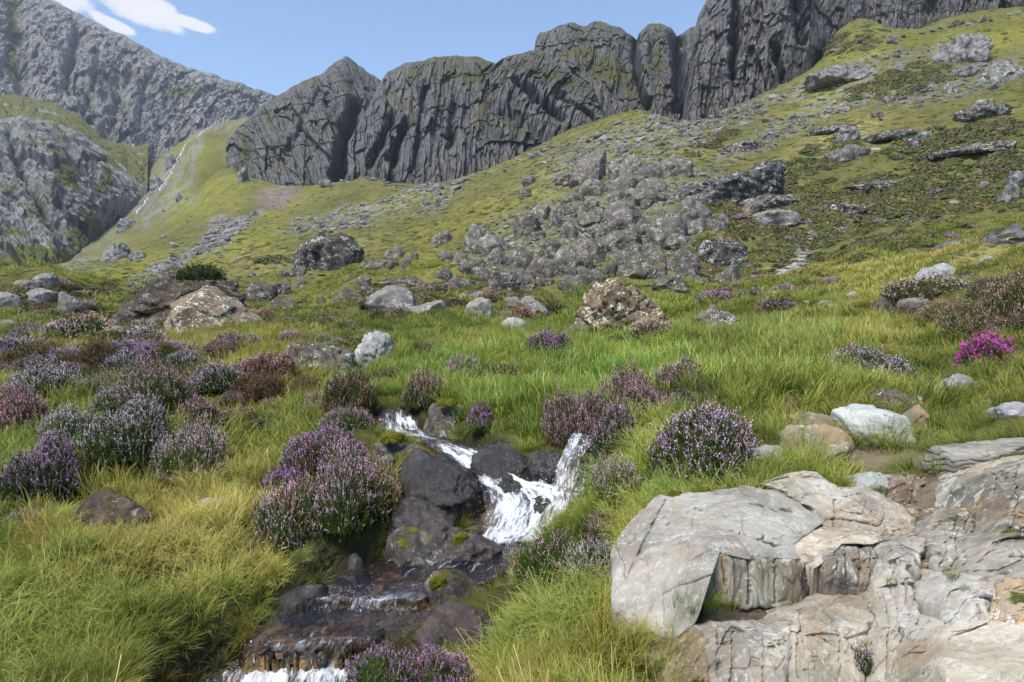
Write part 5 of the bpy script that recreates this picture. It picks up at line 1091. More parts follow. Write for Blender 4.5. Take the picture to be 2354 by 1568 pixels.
# drops thrown up by the falls: past counting, one object
pts = []
for (u, v, ru, rv, d, n) in [(1300,1130,60,40,6.95,260),(1250,1095,50,40,7.1,160),(1340,1050,50,50,7.15,150),(1190,1190,80,60,6.6,260),(1100,1080,40,40,7.3,120),(690,1520,130,10,4.7,60),(910,975,50,20,8.9,80),(1170,1235,80,14,6.3,120)]:
    uu_, vv_ = rng.normal(u, ru * .6, n), rng.normal(v, rv * .6, n)
    pts.append(P(uu_, vv_, d + rng.normal(0, .07, n)) + np.stack([np.zeros(n), np.zeros(n), np.abs(rng.normal(0, .02, n))], 1))
pts = np.concatenate(pts)
ob = np.array([(1,0,0),(-1,0,0),(0,1,0),(0,-1,0),(0,0,1.5),(0,0,-1.2)]); of = np.array([(0,2,4),(2,1,4),(1,3,4),(3,0,4),(2,0,5),(1,2,5),(3,1,5),(0,3,5)])
sz = rng.uniform(.001, .0036, len(pts))
V = (pts[:, None] + ob[None] * sz[:, None, None]).reshape(-1, 3); F = (of[None] + (np.arange(len(pts)) * 6)[:, None, None]).reshape(-1, 3)
m = NT('white_spray'); M_SPRAY = m.done(m.bsdf(Base_Color=(.88, .9, .93, 1), Roughness=.4).outputs[0])
tag(link('spray', mesh_from('spray', V, F, True, None, M_SPRAY)), 'white drops of spray around the falls', None, None, 'stuff')
# far waterfall down the left-hand mountain
FW = [(513,279),(500,288),(487,298),(470,309),(455,322),(438,330),(431,338),(424,352),(415,368),(408,384),(398,398),(394,410),(382,428),(372,444),(360,452),(346,461),(336,474),(328,486),(318,498)]
fw = [on_ground(u, v, 300) for u, v in FW]
fw = [g if g is not None else P(u, v, 1000) for g, (u, v) in zip(fw, FW)]
tq = np.linspace(0, len(fw) - 1, 120); fwp = np.stack([np.interp(tq, np.arange(len(fw)), np.array(fw)[:, k]) for k in range(3)], 1)
wob = fbm(np.stack([tq * 1.3, tq * 0, tq * 0], 1), 3, 81)
wid = 1.15 * (0.4 + .9 * np.abs(fbm(np.stack([tq * 1.7, tq * 0 + 5, tq * 0], 1), 3, 83)) * 2)
rows = []
for k in np.linspace(-1, 1, 5):
    q = fwp + np.stack([(wob * 7 + k * wid), -5 - 1.5 * (1 - k * k) + 0 * tq, 3.0 + 0 * tq], 1)
    rows.append(q)
Q = np.stack(rows, 1)
me = mesh_from('far_waterfall', Q.reshape(-1, 3), grid_faces(120, 5), True, {'foam': np.full(600, .9), 'flow': np.stack([np.tile(np.linspace(-1, 1, 5), 120) * .25, np.repeat(tq, 5) * .3, np.zeros(600)], 1)}, M_WATER)
tag(link('waterfall', me), None, None, None, 'structure')

# ================================================================== VEGETATION
FT = np.array([f for f in FOOT if math.hypot(f[0], f[1]) < 70])
def in_rock(x, y, k=0.8):
    r = np.zeros(len(x), bool)
    for fx, fy, a, b in FT:
        r |= ((x - fx) / (a * k)) ** 2 + ((y - fy) / (b * k)) ** 2 < 1
    return r
def hidden_collection(name, objs):
    c = bpy.data.collections.new(name)
    for o in objs: c.objects.link(o)
    return c
def gn_scatter(name, pts, rot, scale, idx, tint, coll, label):
    me = bpy.data.meshes.new(name)
    n = len(pts)
    me.vertices.add(n); me.vertices.foreach_set('co', np.asarray(pts, np.float32).ravel())
    for k, a, t in (('rot', rot, 'FLOAT_VECTOR'), ('tint', tint, 'FLOAT_VECTOR'), ('scl', scale, 'FLOAT_VECTOR')):
        at = me.attributes.new(k, t, 'POINT'); at.data.foreach_set('vector', np.asarray(a, np.float32).ravel())
    at = me.attributes.new('idx', 'INT', 'POINT'); at.data.foreach_set('value', np.asarray(idx, np.int32))
    o = link(name, me)
    ng = bpy.data.node_groups.new(name + '_scatter', 'GeometryNodeTree')
    ng.interface.new_socket('Geometry', in_out='INPUT', socket_type='NodeSocketGeometry')
    ng.interface.new_socket('Geometry', in_out='OUTPUT', socket_type='NodeSocketGeometry')
    N = ng.nodes.new; L = ng.links.new
    gi, go = N('NodeGroupInput'), N('NodeGroupOutput')
    ip = N('GeometryNodeInstanceOnPoints'); ci = N('GeometryNodeCollectionInfo')
    ci.inputs['Collection'].default_value = coll; ci.inputs['Separate Children'].default_value = True; ci.inputs['Reset Children'].default_value = True
    def na(nm, t):
        a = N('GeometryNodeInputNamedAttribute'); a.data_type = t; a.inputs['Name'].default_value = nm; return a.outputs[0]
    e2r = N('FunctionNodeEulerToRotation')
    L(na('rot', 'FLOAT_VECTOR'), e2r.inputs[0])
    L(gi.outputs[0], ip.inputs['Points']); L(ci.outputs[0], ip.inputs['Instance']); ip.inputs['Pick Instance'].default_value = True
    L(na('idx', 'INT'), ip.inputs['Instance Index']); L(e2r.outputs[0], ip.inputs['Rotation']); L(na('scl', 'FLOAT_VECTOR'), ip.inputs['Scale'])
    L(ip.outputs[0], go.inputs[0])
    md = o.modifiers.new('scatter', 'NODES'); md.node_group = ng
    return tag(o, label, None, None, 'stuff')

# ---- grass
m = NT('grass_blades')
cc = m.n('ShaderNodeSeparateColor', {0: m.attr('c').outputs['Color']})
tl, rd, sk = cc.outputs[0], cc.outputs[1], cc.outputs[2]
ti = m.attr('tint', 'INSTANCER').outputs['Vector']
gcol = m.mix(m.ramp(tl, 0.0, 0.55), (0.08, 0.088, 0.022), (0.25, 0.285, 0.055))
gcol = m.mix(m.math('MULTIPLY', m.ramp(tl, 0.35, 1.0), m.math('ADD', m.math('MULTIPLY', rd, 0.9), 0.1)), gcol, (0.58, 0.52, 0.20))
gcol = m.mix(m.ramp(rd, 0.55, 0.2), gcol, m.mix(0.5, gcol, (0.16, 0.23, 0.045)))
gcol = m.mix(sk, gcol, (0.62, 0.52, 0.28))
gcol = m.n('ShaderNodeVectorMath', {0: gcol, 1: ti}, operation='MULTIPLY').outputs[0]
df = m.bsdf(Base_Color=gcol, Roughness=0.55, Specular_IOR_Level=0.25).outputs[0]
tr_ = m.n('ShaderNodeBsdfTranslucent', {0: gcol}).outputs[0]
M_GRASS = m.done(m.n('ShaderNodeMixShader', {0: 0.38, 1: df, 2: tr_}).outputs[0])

def clump(name, n, rad, l0, l1, w0, arch, seed, seg=4, stalks=0, lean=0.0, tus=0, tr=.06):
    rg = np.random.default_rng(seed)
    n += stalks
    st = np.arange(n) >= n - stalks
    a = rg.uniform(0, 2 * math.pi, n); r = rad * np.sqrt(rg.uniform(0, 1, n))
    bx, by = r * np.cos(a), r * np.sin(a)
    oa = a + rg.normal(0, .9, n)
    lsc = np.ones(n)
    if tus:                                    # several tussocks in one patch
        tj = rg.integers(0, tus, n); ta = rg.uniform(0, 6.28, tus); trr = rad * np.sqrt(rg.uniform(0, 1, tus))
        q = tr * np.sqrt(rg.uniform(0, 1, n))
        bx, by = (trr * np.cos(ta))[tj] + q * np.cos(a), (trr * np.sin(ta))[tj] + q * np.sin(a)
        lsc = rg.uniform(.65, 1.2, tus)[tj]
        wind = rg.normal(0, .5)
        oa = np.where(rg.uniform(0, 1, n) < .35, wind + rg.normal(0, .5, n), oa)
    ln = np.where(st, rg.uniform(l1 * .8, l1 * 1.15, n), rg.uniform(l0, l1, n) * lsc)
    bend = np.where(st, rg.uniform(.05, .3, n), np.clip(rg.normal(arch, .3, n), .1, 1.6))
    wd = np.where(st, w0 * .4, w0 * rg.uniform(.7, 1.2, n))
    dx, dy = np.cos(oa) + lean, np.sin(oa)
    t = np.linspace(0, 1, seg + 1)
    # arching centre line
    ang = (0.1 + 0.2 * rg.uniform(0, 1, n))[:, None] + bend[:, None] * t[None] ** 1.3 * 1.35
    stp = ln[:, None] / seg
    H = np.concatenate([np.zeros((n, 1)), np.cumsum(np.sin(ang[:, :-1]) * stp, 1)], 1)
    Z = np.concatenate([np.zeros((n, 1)), np.cumsum(np.cos(ang[:, :-1]) * stp, 1)], 1) - .02
    X = bx[:, None] + dx[:, None] * H; Y = by[:, None] + dy[:, None] * H
    tw = oa + math.pi / 2 + rg.normal(0, .5, n)
    wt = wd[:, None] * (1 - t[None] ** 2 * .92)
    head = st[:, None] & (t[None] > .7)
    wt = np.where(head, wd[:, None] * 1.7, wt)
    sx, sy = np.cos(tw)[:, None] * wt / 2, np.sin(tw)[:, None] * wt / 2
    V = np.stack([np.stack([X - sx, Y - sy, Z], -1), np.stack([X + sx, Y + sy, Z], -1)], 2).reshape(-1, 3)
    base = (np.arange(n) * (seg + 1) * 2)[:, None]; k = np.arange(seg)[None] * 2
    F = np.stack([base + k, base + k + 1, base + k + 3, base + k + 2], -1).reshape(-1, 4)
    c = np.zeros((n, seg + 1, 2, 3)); c[..., 0] = t[None, :, None]; c[..., 1] = rg.uniform(0, 1, n)[:, None, None]; c[..., 2] = st[:, None, None]
    me = mesh_from(name, V, F, True, {'c': c.reshape(-1, 3)}, M_GRASS)
    return bpy.data.objects.new(name, me)
cl_long = [clump('tussock', 60, .09, .16, .32, .0048, 1.0, 10 + k, 5, stalks=(1 if k % 2 else 0)) for k in range(3)]
cl_short = [clump('turf', 60, .11, .05, .13, .005, .8, 30 + k, 3) for k in range(2)]
cl_near = [clump('near_patch', 330, .34, .18, .38, .0050, 1.3, 60 + k, 5, stalks=2, tus=15, tr=.07) for k in range(4)]
cl_turf = [clump('turf_patch', 300, .30, .05, .13, .005, .85, 70 + k, 3) for k in range(2)]
cl_mid = [clump('sedge_patch', 340, .75, .14, .34, .011, .85, 40 + k, 4, stalks=3, tus=22, tr=.13) for k in range(4)]
cl_far = [clump('far_patch', 260, 1.8, .18, .42, .028, .7, 50 + k, 3, tus=26, tr=.3) for k in range(3)]
C_GRASS = hidden_collection('grass_kinds', [])
# collection children are picked in alphabetical order: name them so
allc = cl_long + cl_short + cl_near + cl_turf + cl_mid + cl_far
for k, o in enumerate(allc): o.name = f'grass_kind_{k:02d}'; C_GRASS.objects.link(o)

# ---- heather
m = NT('heather_flowers')
oc_ = m.n('ShaderNodeObjectInfo').outputs['Color']
rv = m.attr('c').outputs['Color']
fcol = m.mix(1.0, oc_, rv, 'MULTIPLY')
df = m.bsdf(Base_Color=fcol, Roughness=.7, Specular_IOR_Level=.1).outputs[0]
M_FLOWER = m.done(m.n('ShaderNodeMixShader', {0: .35, 1: df, 2: m.n('ShaderNodeBsdfTranslucent', {0: fcol}).outputs[0]}).outputs[0])
m = NT('heather_foliage')
oc_ = m.n('ShaderNodeObjectInfo').outputs['Color']
fcol = m.mix(1.0, oc_, m.attr('c').outputs['Color'], 'MULTIPLY')
df = m.bsdf(Base_Color=fcol, Roughness=.7, Specular_IOR_Level=.15).outputs[0]
M_LEAF = m.done(m.n('ShaderNodeMixShader', {0: .25, 1: df, 2: m.n('ShaderNodeBsdfTranslucent', {0: fcol}).outputs[0]}).outputs[0])
m = NT('heather_wood'); M_WOOD = m.done(m.bsdf(Base_Color=(.095, .07, .055, 1), Roughness=.9).outputs[0])

def quads(cen, axis, side, l, w_):
    """small leaf-shaped quads: centre, long axis, side vector"""
    a = axis * (l / 2)[:, None]; s = side * (w_ / 2)[:, None]
    V = np.stack([cen - a, cen + s, cen + a, cen - s], 1).reshape(-1, 3)
    F = np.arange(len(cen) * 4).reshape(-1, 4)
    return V, F
def unit(v): return v / (np.linalg.norm(v, axis=1, keepdims=True) + 1e-9)
def bush_meshes(name, w_, h_, ns, sl, ls, seed, cover=.85, lump=.22, nfl=11, nle=14, fs=1.0):
    rg = np.random.default_rng(seed)
    nl = 5
    la_ = rg.uniform(0, 6.28) + np.arange(nl) * 2 * math.pi / nl + rg.normal(0, .35, nl); lrr = rg.uniform(.18, .30, nl) * w_
    LC = np.stack([lrr * np.cos(la_), lrr * np.sin(la_), np.zeros(nl)], 1); LC[0, :2] *= .25
    LS = np.stack([rg.uniform(.22, .32, nl) * w_, rg.uniform(.22, .32, nl) * w_, rg.uniform(.62, 1.0, nl) * h_], 1); LS[0] *= [1.25, 1.25, 1.0]; LS[0, 2] = h_
    def outside(p, own):
        k = np.ones(len(p), bool)
        for j in range(nl): k &= (own == j) | ((((p - LC[j]) / (LS[j] * .97)) ** 2).sum(1) > 1)
        return k
    def dome_pts(m_):
        j = rg.integers(0, nl, m_); a = rg.uniform(0, 2 * math.pi, m_); cz = rg.uniform(-.05, 1, m_)
        sz = np.sqrt(1 - cz ** 2); d = np.stack([sz * np.cos(a), sz * np.sin(a), cz], 1)
        return j, d, LC[j] + d * LS[j]
    j_, d, surf = dome_pts(ns * 3); k_ = outside(surf, j_); d, surf, j_ = d[k_][:ns], surf[k_][:ns], j_[k_][:ns]; ns = len(d)
    nrm = unit(d / LS[j_]); cz = np.clip(surf[:, 2] / h_, 0, 1)
    surf = LC[j_] + (surf - LC[j_]) * (1 + lump * 1.6 * fbm(d * 2.6 + seed, 3, seed % 40))[:, None] * rg.uniform(.80, 1.07, ns)[:, None]
    ax = unit(nrm * .45 + np.array([0, 0, .7]) + rg.normal(0, .42, (ns, 3)))
    L = sl * rg.uniform(.6, 1.3, ns)
    # leaves along every shoot
    t = rg.uniform(-.35, .8, (ns, nle)); P0 = (surf[:, None] + ax[:, None] * ((t - .55) * L[:, None])[..., None]).reshape(-1, 3)
    rad = unit(rg.normal(0, 1, (ns * nle, 3)))
    P0 = P0 + rad * ls * .45
    la = unit(np.repeat(ax, nle, 0) * .8 + rad * .8); sd_ = unit(np.cross(la, rg.normal(0, 1, la.shape)))
    k = rg.uniform(.6, 1.3, ns * nle)
    V1, F1 = quads(P0, la, sd_, ls * 2.1 * k, ls * 1.1 * k)
    shade = np.repeat(rg.uniform(.65, 1.4, ns), nle) * rg.uniform(.8, 1.2, ns * nle)
    warm = np.repeat(np.clip(fbm(d * 2.4 + seed + 7, 2, 7) * 2 + rg.normal(0, .2, ns), -.4, .6), nle)
    c1 = np.stack([shade * (1 + warm * .8), shade, shade * (1 - warm * .2)], 1).repeat(4, 0)
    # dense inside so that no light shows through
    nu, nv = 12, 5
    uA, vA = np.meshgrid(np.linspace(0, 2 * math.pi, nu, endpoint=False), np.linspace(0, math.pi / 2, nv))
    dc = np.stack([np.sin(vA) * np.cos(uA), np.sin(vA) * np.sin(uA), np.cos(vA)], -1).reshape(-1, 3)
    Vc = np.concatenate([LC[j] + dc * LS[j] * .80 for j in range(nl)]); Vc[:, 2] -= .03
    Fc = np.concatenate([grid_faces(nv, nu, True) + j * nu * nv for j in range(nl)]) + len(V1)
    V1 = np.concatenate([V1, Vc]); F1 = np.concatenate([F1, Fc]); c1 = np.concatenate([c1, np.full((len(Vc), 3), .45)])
    leaf = mesh_from(name + '_foliage', V1, F1, False, {'c': c1}, M_LEAF)
    # flower spikes
    pf = cover * np.clip(.55 + .75 * cz + 1.0 * fbm(d * 2.1 + seed + 31, 2, 9), 0, 1)
    on = rg.uniform(0, 1, ns) < pf
    nf = on.sum(); axf, sf, Lf = ax[on], surf[on], L[on]
    t = np.tile(np.linspace(.12, 1.05, nfl), (nf, 1)) + rg.normal(0, .03, (nf, nfl))
    P0 = (sf[:, None] + axf[:, None] * ((t - .5) * Lf[:, None])[..., None]).reshape(-1, 3)
    rad = unit(rg.normal(0, 1, (nf * nfl, 3)))
    P0 = P0 + rad * ls * .5 * (1.15 - t.reshape(-1, 1) * .7)
    la = unit(rad + np.repeat(axf, nfl, 0) * .5); sd_ = unit(np.cross(la, rg.normal(0, 1, la.shape)))
    k = rg.uniform(.7, 1.2, nf * nfl)
    V2, F2 = quads(P0, la, sd_, ls * 1.15 * k * fs, ls * .95 * k * fs)
    sh = np.repeat(rg.uniform(.65, 1.35, nf), nfl) * rg.uniform(.8, 1.2, nf * nfl)
    pale = np.repeat(rg.uniform(-.1, .25, nf), nfl)
    c2 = np.stack([sh * (1 + pale * .5), sh * (1 + pale), sh], 1).repeat(4, 0)
    flow = mesh_from(name + '_flowers', V2, F2, False, {'c': c2}, M_FLOWER)
    # woody stems
    nb = 26; sv, sfc = [], []
    pick = rg.integers(0, ns, nb)
    for q, i in enumerate(pick):
        p0 = np.array([rg.normal(0, .05) * w_, rg.normal(0, .05) * w_, -.03]); p1 = surf[i] * [1, 1, .9]; pm = (p0 + p1) / 2 + [p1[0] * .15, p1[1] * .15, -.05 * h_]
        for (A, B, r0, r1) in ((p0, pm, .007, .005), (pm, p1, .005, .002)):
            b0 = len(sv)
            for (C, rr_) in ((A, r0), (B, r1)):
                for g in range(3): sv.append(C + np.array([math.cos(g * 2.1), math.sin(g * 2.1), 0]) * rr_ * (1 + w_))
            for g in range(3): sfc.append((b0 + g, b0 + (g + 1) % 3, b0 + 3 + (g + 1) % 3, b0 + 3 + g))
    stem = mesh_from(name + '_stems', np.array(sv), np.array(sfc), True, None, M_WOOD)
    return leaf, flow, stem
BUSH = dict(
 small=[(bush_meshes('heather_s', .42, .24, 340, .075, .0085, 200 + k, cover=.85), .42, .24) for k in range(2)],
 medium=[(bush_meshes('heather_m', .85, .40, 1000, .085, .010, 210 + k, cover=.74), .85, .40) for k in range(3)],
 sparse=[(bush_meshes('heather_p', .85, .40, 1000, .085, .010, 220 + k, cover=.32), .85, .40) for k in range(2)],
 large=[(bush_meshes('heather_l', 1.5, .62, 1900, .11, .014, 230 + k, cover=.7), 1.5, .62) for k in range(2)],
 far=[(bush_meshes('heather_f', 1.6, .6, 420, .2, .034, 240 + k, cover=.7, nfl=7, nle=7), 1.6, .6) for k in range(3)],
 bell=[(bush_meshes('bell_heather', .6, .34, 420, .10, .016, 250, cover=.85, fs=1.2, nfl=6), .6, .34)])
FLC = dict(lilac=(.62, .40, .60), violet=(.50, .26, .48), vivid=(.55, .22, .54), mauve=(.46, .28, .37), pink=(.62, .34, .45), rose=(.48, .26, .29), brown=(.34, .21, .14), magenta=(.48, .04, .38), pale=(.56, .42, .54), none=(.14, .12, .06))
LFC = dict(g=(.075, .125, .022), o=(.105, .105, .03), b=(.115, .08, .038), d=(.05, .08, .018), y=(.13, .175, .025))
BF = []
def heather(box, kind, fl, lf, label, group='heather bushes', d=None, name='heather_bush', cat='heather'):
    u0, v0, u1, v1 = box
    g = on_ground((u0 + u1) / 2, v1 - .1 * (v1 - v0), 2.6) if d is None else P((u0 + u1) / 2, v1, d)
    if g is None: return None
    wm = (u1 - u0) / FPX * g[1] * 1.14; hm = (v1 - v0) / FPX * g[1] * 1.02
    k = BUSH[kind][rng.integers(len(BUSH[kind]))]
    (leaf, flow, stem), bw, bh = k
    root = bpy.data.objects.new(name, None); COL.objects.link(root)
    # a bush stands behind its visible foot by part of its half width
    depth = min(wm * .35, .6)
    root.location = (g[0] * (1 + depth / g[1]), g[1] + depth, float(ground_z(g[0] * (1 + depth / g[1]), g[1] + depth)[0]) - .03 if d is None else g[2])
    sx = wm / bw; root.scale = (sx, sx * rng.uniform(.8, 1.0), np.clip(hm / bh * .92, sx * .7, sx * 1.8)); root.rotation_euler = (0, 0, rng.uniform(0, 6.28)) if abs(sx) < 9 else (0, 0, 0)
    BF.append((root.location[0], root.location[1], wm / 2))
    tag(root, label, cat, group)
    j = lambda c: tuple(np.clip(np.array(c) * rng.uniform(1.2, 1.5) * (1.28 if c[2] > c[1] else (1 if c[1] < c[0] else .8)) * rng.uniform(.95, 1.05, 3), 0, 1)) + (1,)
    for nm, me, c in (('foliage', leaf, LFC[lf]), ('flowers', flow, FLC[fl]), ('stems', stem, (1, 1, 1))):
        o = link(nm, me, root); o.color = j(c)
    return root
HB = [
 ((5,748,128,795),'large','violet','g','bright purple heather at the left edge below the bare slabs'),
 ((-20,795,60,845),'medium','violet','o','purple-tipped heather at the left edge under the bright purple one'),
 ((28,838,190,935),'large','lilac','g','wide pale lilac heather over dark green at the left edge'),
 ((160,800,310,872),'large','brown','o','wide brown heather mound in the middle of the left-hand heath'),
 ((245,852,450,975),'large','mauve','g','broad mauve heather with green flank left of centre'),
 ((318,788,425,838),'medium','violet','g','violet-topped heather below the pyramid-shaped boulder'),
 ((470,788,612,828),'large','mauve','o','mauve heather strip in front of the pyramid-shaped boulder'),
 ((528,815,692,895),'large','rose','b','dense rosy brown heather dome on the left-hand heath'),
 ((436,858,566,918),'medium','pale','d','dark green heather speckled pale below the rosy dome'),
 ((660,866,746,918),'medium','brown','o','small pinkish brown heather right of the rosy dome'),
 ((-20,900,120,1035),'large','pink','o','pink heather at the left edge in front of the lilac one'),
 ((100,950,240,1040),'medium','pale','g','grey-lilac heather beside the moss cushions'),
 ((28,1040,195,1185),'large','violet','d','violet heather above the brown lichened stone'),
 ((222,978,400,1110),'large','pale','g','pale lilac heather on the left of the low twin bushes'),
 ((370,985,535,1120),'large','lilac','y','pale lilac heather on the right of the low twin bushes'),
 ((400,930,520,1015),'medium','mauve','d','mauve heather at the edge of the sunlit left-hand grass'),
 ((220,903,330,965),'medium','pale','g','pale heather sprigs left of the broad mauve bush'),
 ((538,896,662,935),'sparse','brown','b','low rusty heather along the edge of the grass'),
 ((688,906,762,950),'medium','pink','o','pale and crimson heather left of the twiggy bush'),
 ((748,866,868,955),'sparse','mauve','o','twiggy brown-green heather above the upper stream'),
 ((742,944,852,1005),'medium','pink','g','pinkish violet heather on the left bank of the upper stream'),
 ((642,1010,862,1115),'large','violet','o','wide violet heather left of the stacked pale stones'),
 ((600,1098,695,1155),'small','vivid','g','vivid purple tuft behind the big pink heather'),
 ((578,1120,800,1275),'large','pink','g','big pink-violet heather over the stream bank'),
 ((700,1115,895,1290),'large','pink','g','right half of the big pink heather hanging to the water'),
 ((770,1085,935,1195),'medium','rose','y','rosy heather with fresh green flank left of the dark wedge rock'),
 ((862,853,932,905),'medium','rose','g','round rosy heather ball above the upper stream'),
 ((922,872,1035,955),'medium','rose','g','rosy heather right of the upper stream'),
 ((1070,960,1142,1018),'small','vivid','d','vivid violet heather ball right of the white-spotted stone'),
 ((1010,830,1110,895),'medium','violet','g','violet and green heather in the meadow grass'),
 ((1090,840,1225,902),'sparse','rose','g','grey-green heather right of the violet one in the meadow'),
 ((1208,780,1312,828),'medium','violet','d','dark heather with violet top in the middle of the meadow'),
 ((1235,890,1365,1045),'large','mauve','o','mauve heather left of the right-hand fall'),
 ((1350,925,1470,1045),'medium','mauve','d','dark mauve heather hanging over the right-hand fall'),
 ((1370,840,1510,960),'large','mauve','o','tall mauve heather behind the right-hand fall'),
 ((1490,822,1640,940),'large','mauve','o','tall mauve heather right of the one behind the fall'),
 ((1415,885,1560,1000),'large','mauve','o','dusky heather in the middle of the big mass right of the fall'),
 ((1530,880,1670,965),'large','mauve','g','dusky heather at the right end of the big mass beside the fall'),
 ((1285,895,1400,1005),'large','mauve','o','dusky heather just above the lip of the right-hand fall'),
 ((1475,965,1780,1130),'large','lilac','g','broad lilac heather above the grey dome of the outcrop'),
 ((1362,1075,1485,1180),'medium','pink','y','pink heather ball right of the main cascade'),
 ((1335,1185,1420,1250),'medium','pink','o','pink heather leaning over the main cascade'),
 ((1195,1240,1360,1375),'sparse','pink','g','green heather with few pink sprigs on the right bank'),
 ((1275,1258,1425,1370),'medium','lilac','g','pale lilac heather beside the left foot of the outcrop'),
 ((1350,1330,1422,1400),'small','vivid','y','small vivid violet heather touching the outcrop'),
 ((1888,812,2072,895),'large','lilac','g','bright lilac heather above the white rock'),
 ((2195,772,2325,868),'bell','magenta','g','magenta bell heather on the right-hand bank'),
 ((1645,838,1722,872),'small','mauve','o','small mauve heather in the meadow right of centre'),
 ((1606,680,1694,712),'far','vivid','g','bright violet heather behind the lichened meadow boulder'),
 ((1690,664,1765,702),'far','mauve','g','grey mauve heather right of the bright violet one'),
 ((1748,690,1835,722),'far','violet','o','violet heather beside the path stones'),
 ((2052,645,2225,702),'far','mauve','o','wide dusky heather in front of the smooth pale boulder'),
 ((2052,700,2122,745),'medium','mauve','o','dusky heather under the far weathered beam'),
 ((2270,640,2420,780),'large','rose','g','pale pink heather at the right edge above the bell heather'),
 ((2150,715,2290,800),'large','rose','g','pink and green heather left of the bell heather'),
 ((2100,700,2230,760),'large','rose','y','pale pink heather behind the pink and green one'),
 ((1775,915,1850,960),'medium','rose','g','rusty pink heather left of the tan slab'),
 ((1655,845,1720,872),'small','violet','g','tiny violet heather in the right-hand meadow'),
 ((1945,1492,2012,1545),'small','pink','g','small pink heather growing from a crack of the outcrop'),
 ((660,1288,782,1365),'sparse','brown','b','dry twiggy heather hanging over the pool'),
 ((20,1178,95,1222),'small','pale','g','pale heather tuft left of the brown lichened stone'),
 ((618,1044,652,1072),'small','rose','b','tiny rust-red heather ball in the left-hand grass'),
 ((575,975,665,1010),'sparse','mauve','d','dark low heather in the sunlit left-hand grass'),
 ((798,1505,960,1620),'medium','violet','g','left half of the violet heather at the bottom edge'),
 ((920,1522,1095,1640),'medium','vivid','g','right half of the violet heather at the bottom edge'),
 ((1860,775,1910,812),'small','mauve','g','small mauve heather above the bright lilac one'),
 ((1760,840,1800,870),'small','lilac','g','small lilac heather in the grass left of the rush clump'),
 ((1450,745,1560,790),'far','mauve','o','dull mauve heather at the foot of the biggest meadow boulder'),
 ((1455,672,1510,735),'far','mauve','o','dull heather growing on the right flank of the biggest meadow boulder'),
 ((402,604,508,640),'far','none','d','dark green heather cap on the big brown boulder'),
 ((2010,690,2050,740),'medium','pale','d','dark green sprigs with pale tips left of the far beam'),
]
for b in HB:
    if b[4].startswith('dark green heather cap'): heather(b[0], b[1], b[2], b[3], b[4], d=27.8)
    elif 'right flank of the biggest' in b[4]: heather(b[0], b[1], b[2], b[3], b[4], d=24.6)
    elif 'hanging over the right-hand fall' in b[4]: heather(b[0], b[1], b[2], b[3], b[4], d=7.0)
    elif 'big mass' in b[4] or 'lip of the right-hand fall' in b[4]: heather(b[0], b[1], b[2], b[3], b[4], d=7.45)
    elif 'behind the right-hand fall' in b[4] or 'right of the one behind' in b[4]: heather(b[0], b[1], b[2], b[3], b[4], d=8.0)
    elif 'crack of the outcrop' in b[4]: heather(b[0], b[1], b[2], b[3], b[4], d=3.06)
    elif 'hanging over the pool' in b[4]: heather(b[0], b[1], b[2], b[3], b[4], d=5.75)
    elif 'left half of the violet' in b[4]: heather(b[0], b[1], b[2], b[3], b[4], d=3.3)
    elif 'right half of the violet' in b[4]: heather(b[0], b[1], b[2], b[3], b[4], d=3.35)
    else: heather(*b)
# mid-distance bushes of the heath, too alike to tell apart within each patch
for (cnt, u, v, ru, rv, ang, s0, s1, fls, lb) in [
 (78,220,870,270,88,4,50,120,('mauve','brown','rose','none','mauve','lilac'),'heather bush|of the left-hand heath'),
 (26,1050,715,240,38,2,26,60,('rose','mauve','brown','none'),'heather bush|on the hillock behind the meadow'),
 (16,700,765,150,26,8,30,60,('mauve','rose','lilac'),'small heather bush|between the two big boulders'),
 (16,150,710,170,40,4,24,50,('none','rose','mauve'),'small heather bush|on the left-hand hillock'),
 (12,1720,690,130,20,-4,24,50,('mauve','violet','rose'),'small heather bush|beside the path stones'),
 (12,2250,740,150,60,-10,60,110,('rose','none','mauve'),'heather bush|on the right-hand bank'),
 (14,1960,600,260,40,-8,14,30,('none','mauve','rose'),'small heather bush|on the straw-coloured rise'),
 (24,1150,800,330,34,0,30,60,('mauve','rose','none'),'low heather bush|in the far meadow grass'),
 (8,640,960,140,40,0,40,70,('mauve','none'),'low heather bush|in the left-hand grass')]:
    us_, vs_ = scatter_px(cnt, u, v, ru, rv, ang)
    noun, place = lb.split('|'); todo = []
    for a, b in sorted(zip(us_, vs_), key=lambda q: q[1]):
        s = rng.uniform(s0, s1); h = s * rng.uniform(.36, .52)
        g = on_ground(a, b, 3)
        if g is None or g[1] < 6 or in_rock(np.array([g[0]]), np.array([g[1]]), .9)[0]: continue
        todo.append((a, b, s, h, g, fls[rng.integers(len(fls))]))
    nouns = [f"{dict(mauve='mauve', rose='rosy', brown='brownish', lilac='lilac', pink='pink', violet='violet', none='flowerless green')[q[5]]} {noun}" for q in todo]
    for (a, b, s, h, g, fc), lab in zip(todo, row_labels([(q[0], q[1]) for q in todo], nouns, place)):
        kd_ = 'far' if g[1] > 15 else ('large' if s / FPX * g[1] > .7 else 'medium')
        heather((a - s / 2, b - h, a + s / 2, b), kd_, fc, 'gobd'[rng.integers(4)], lab, group=noun + ' ' + place)
print('heather', time.time() - T0)

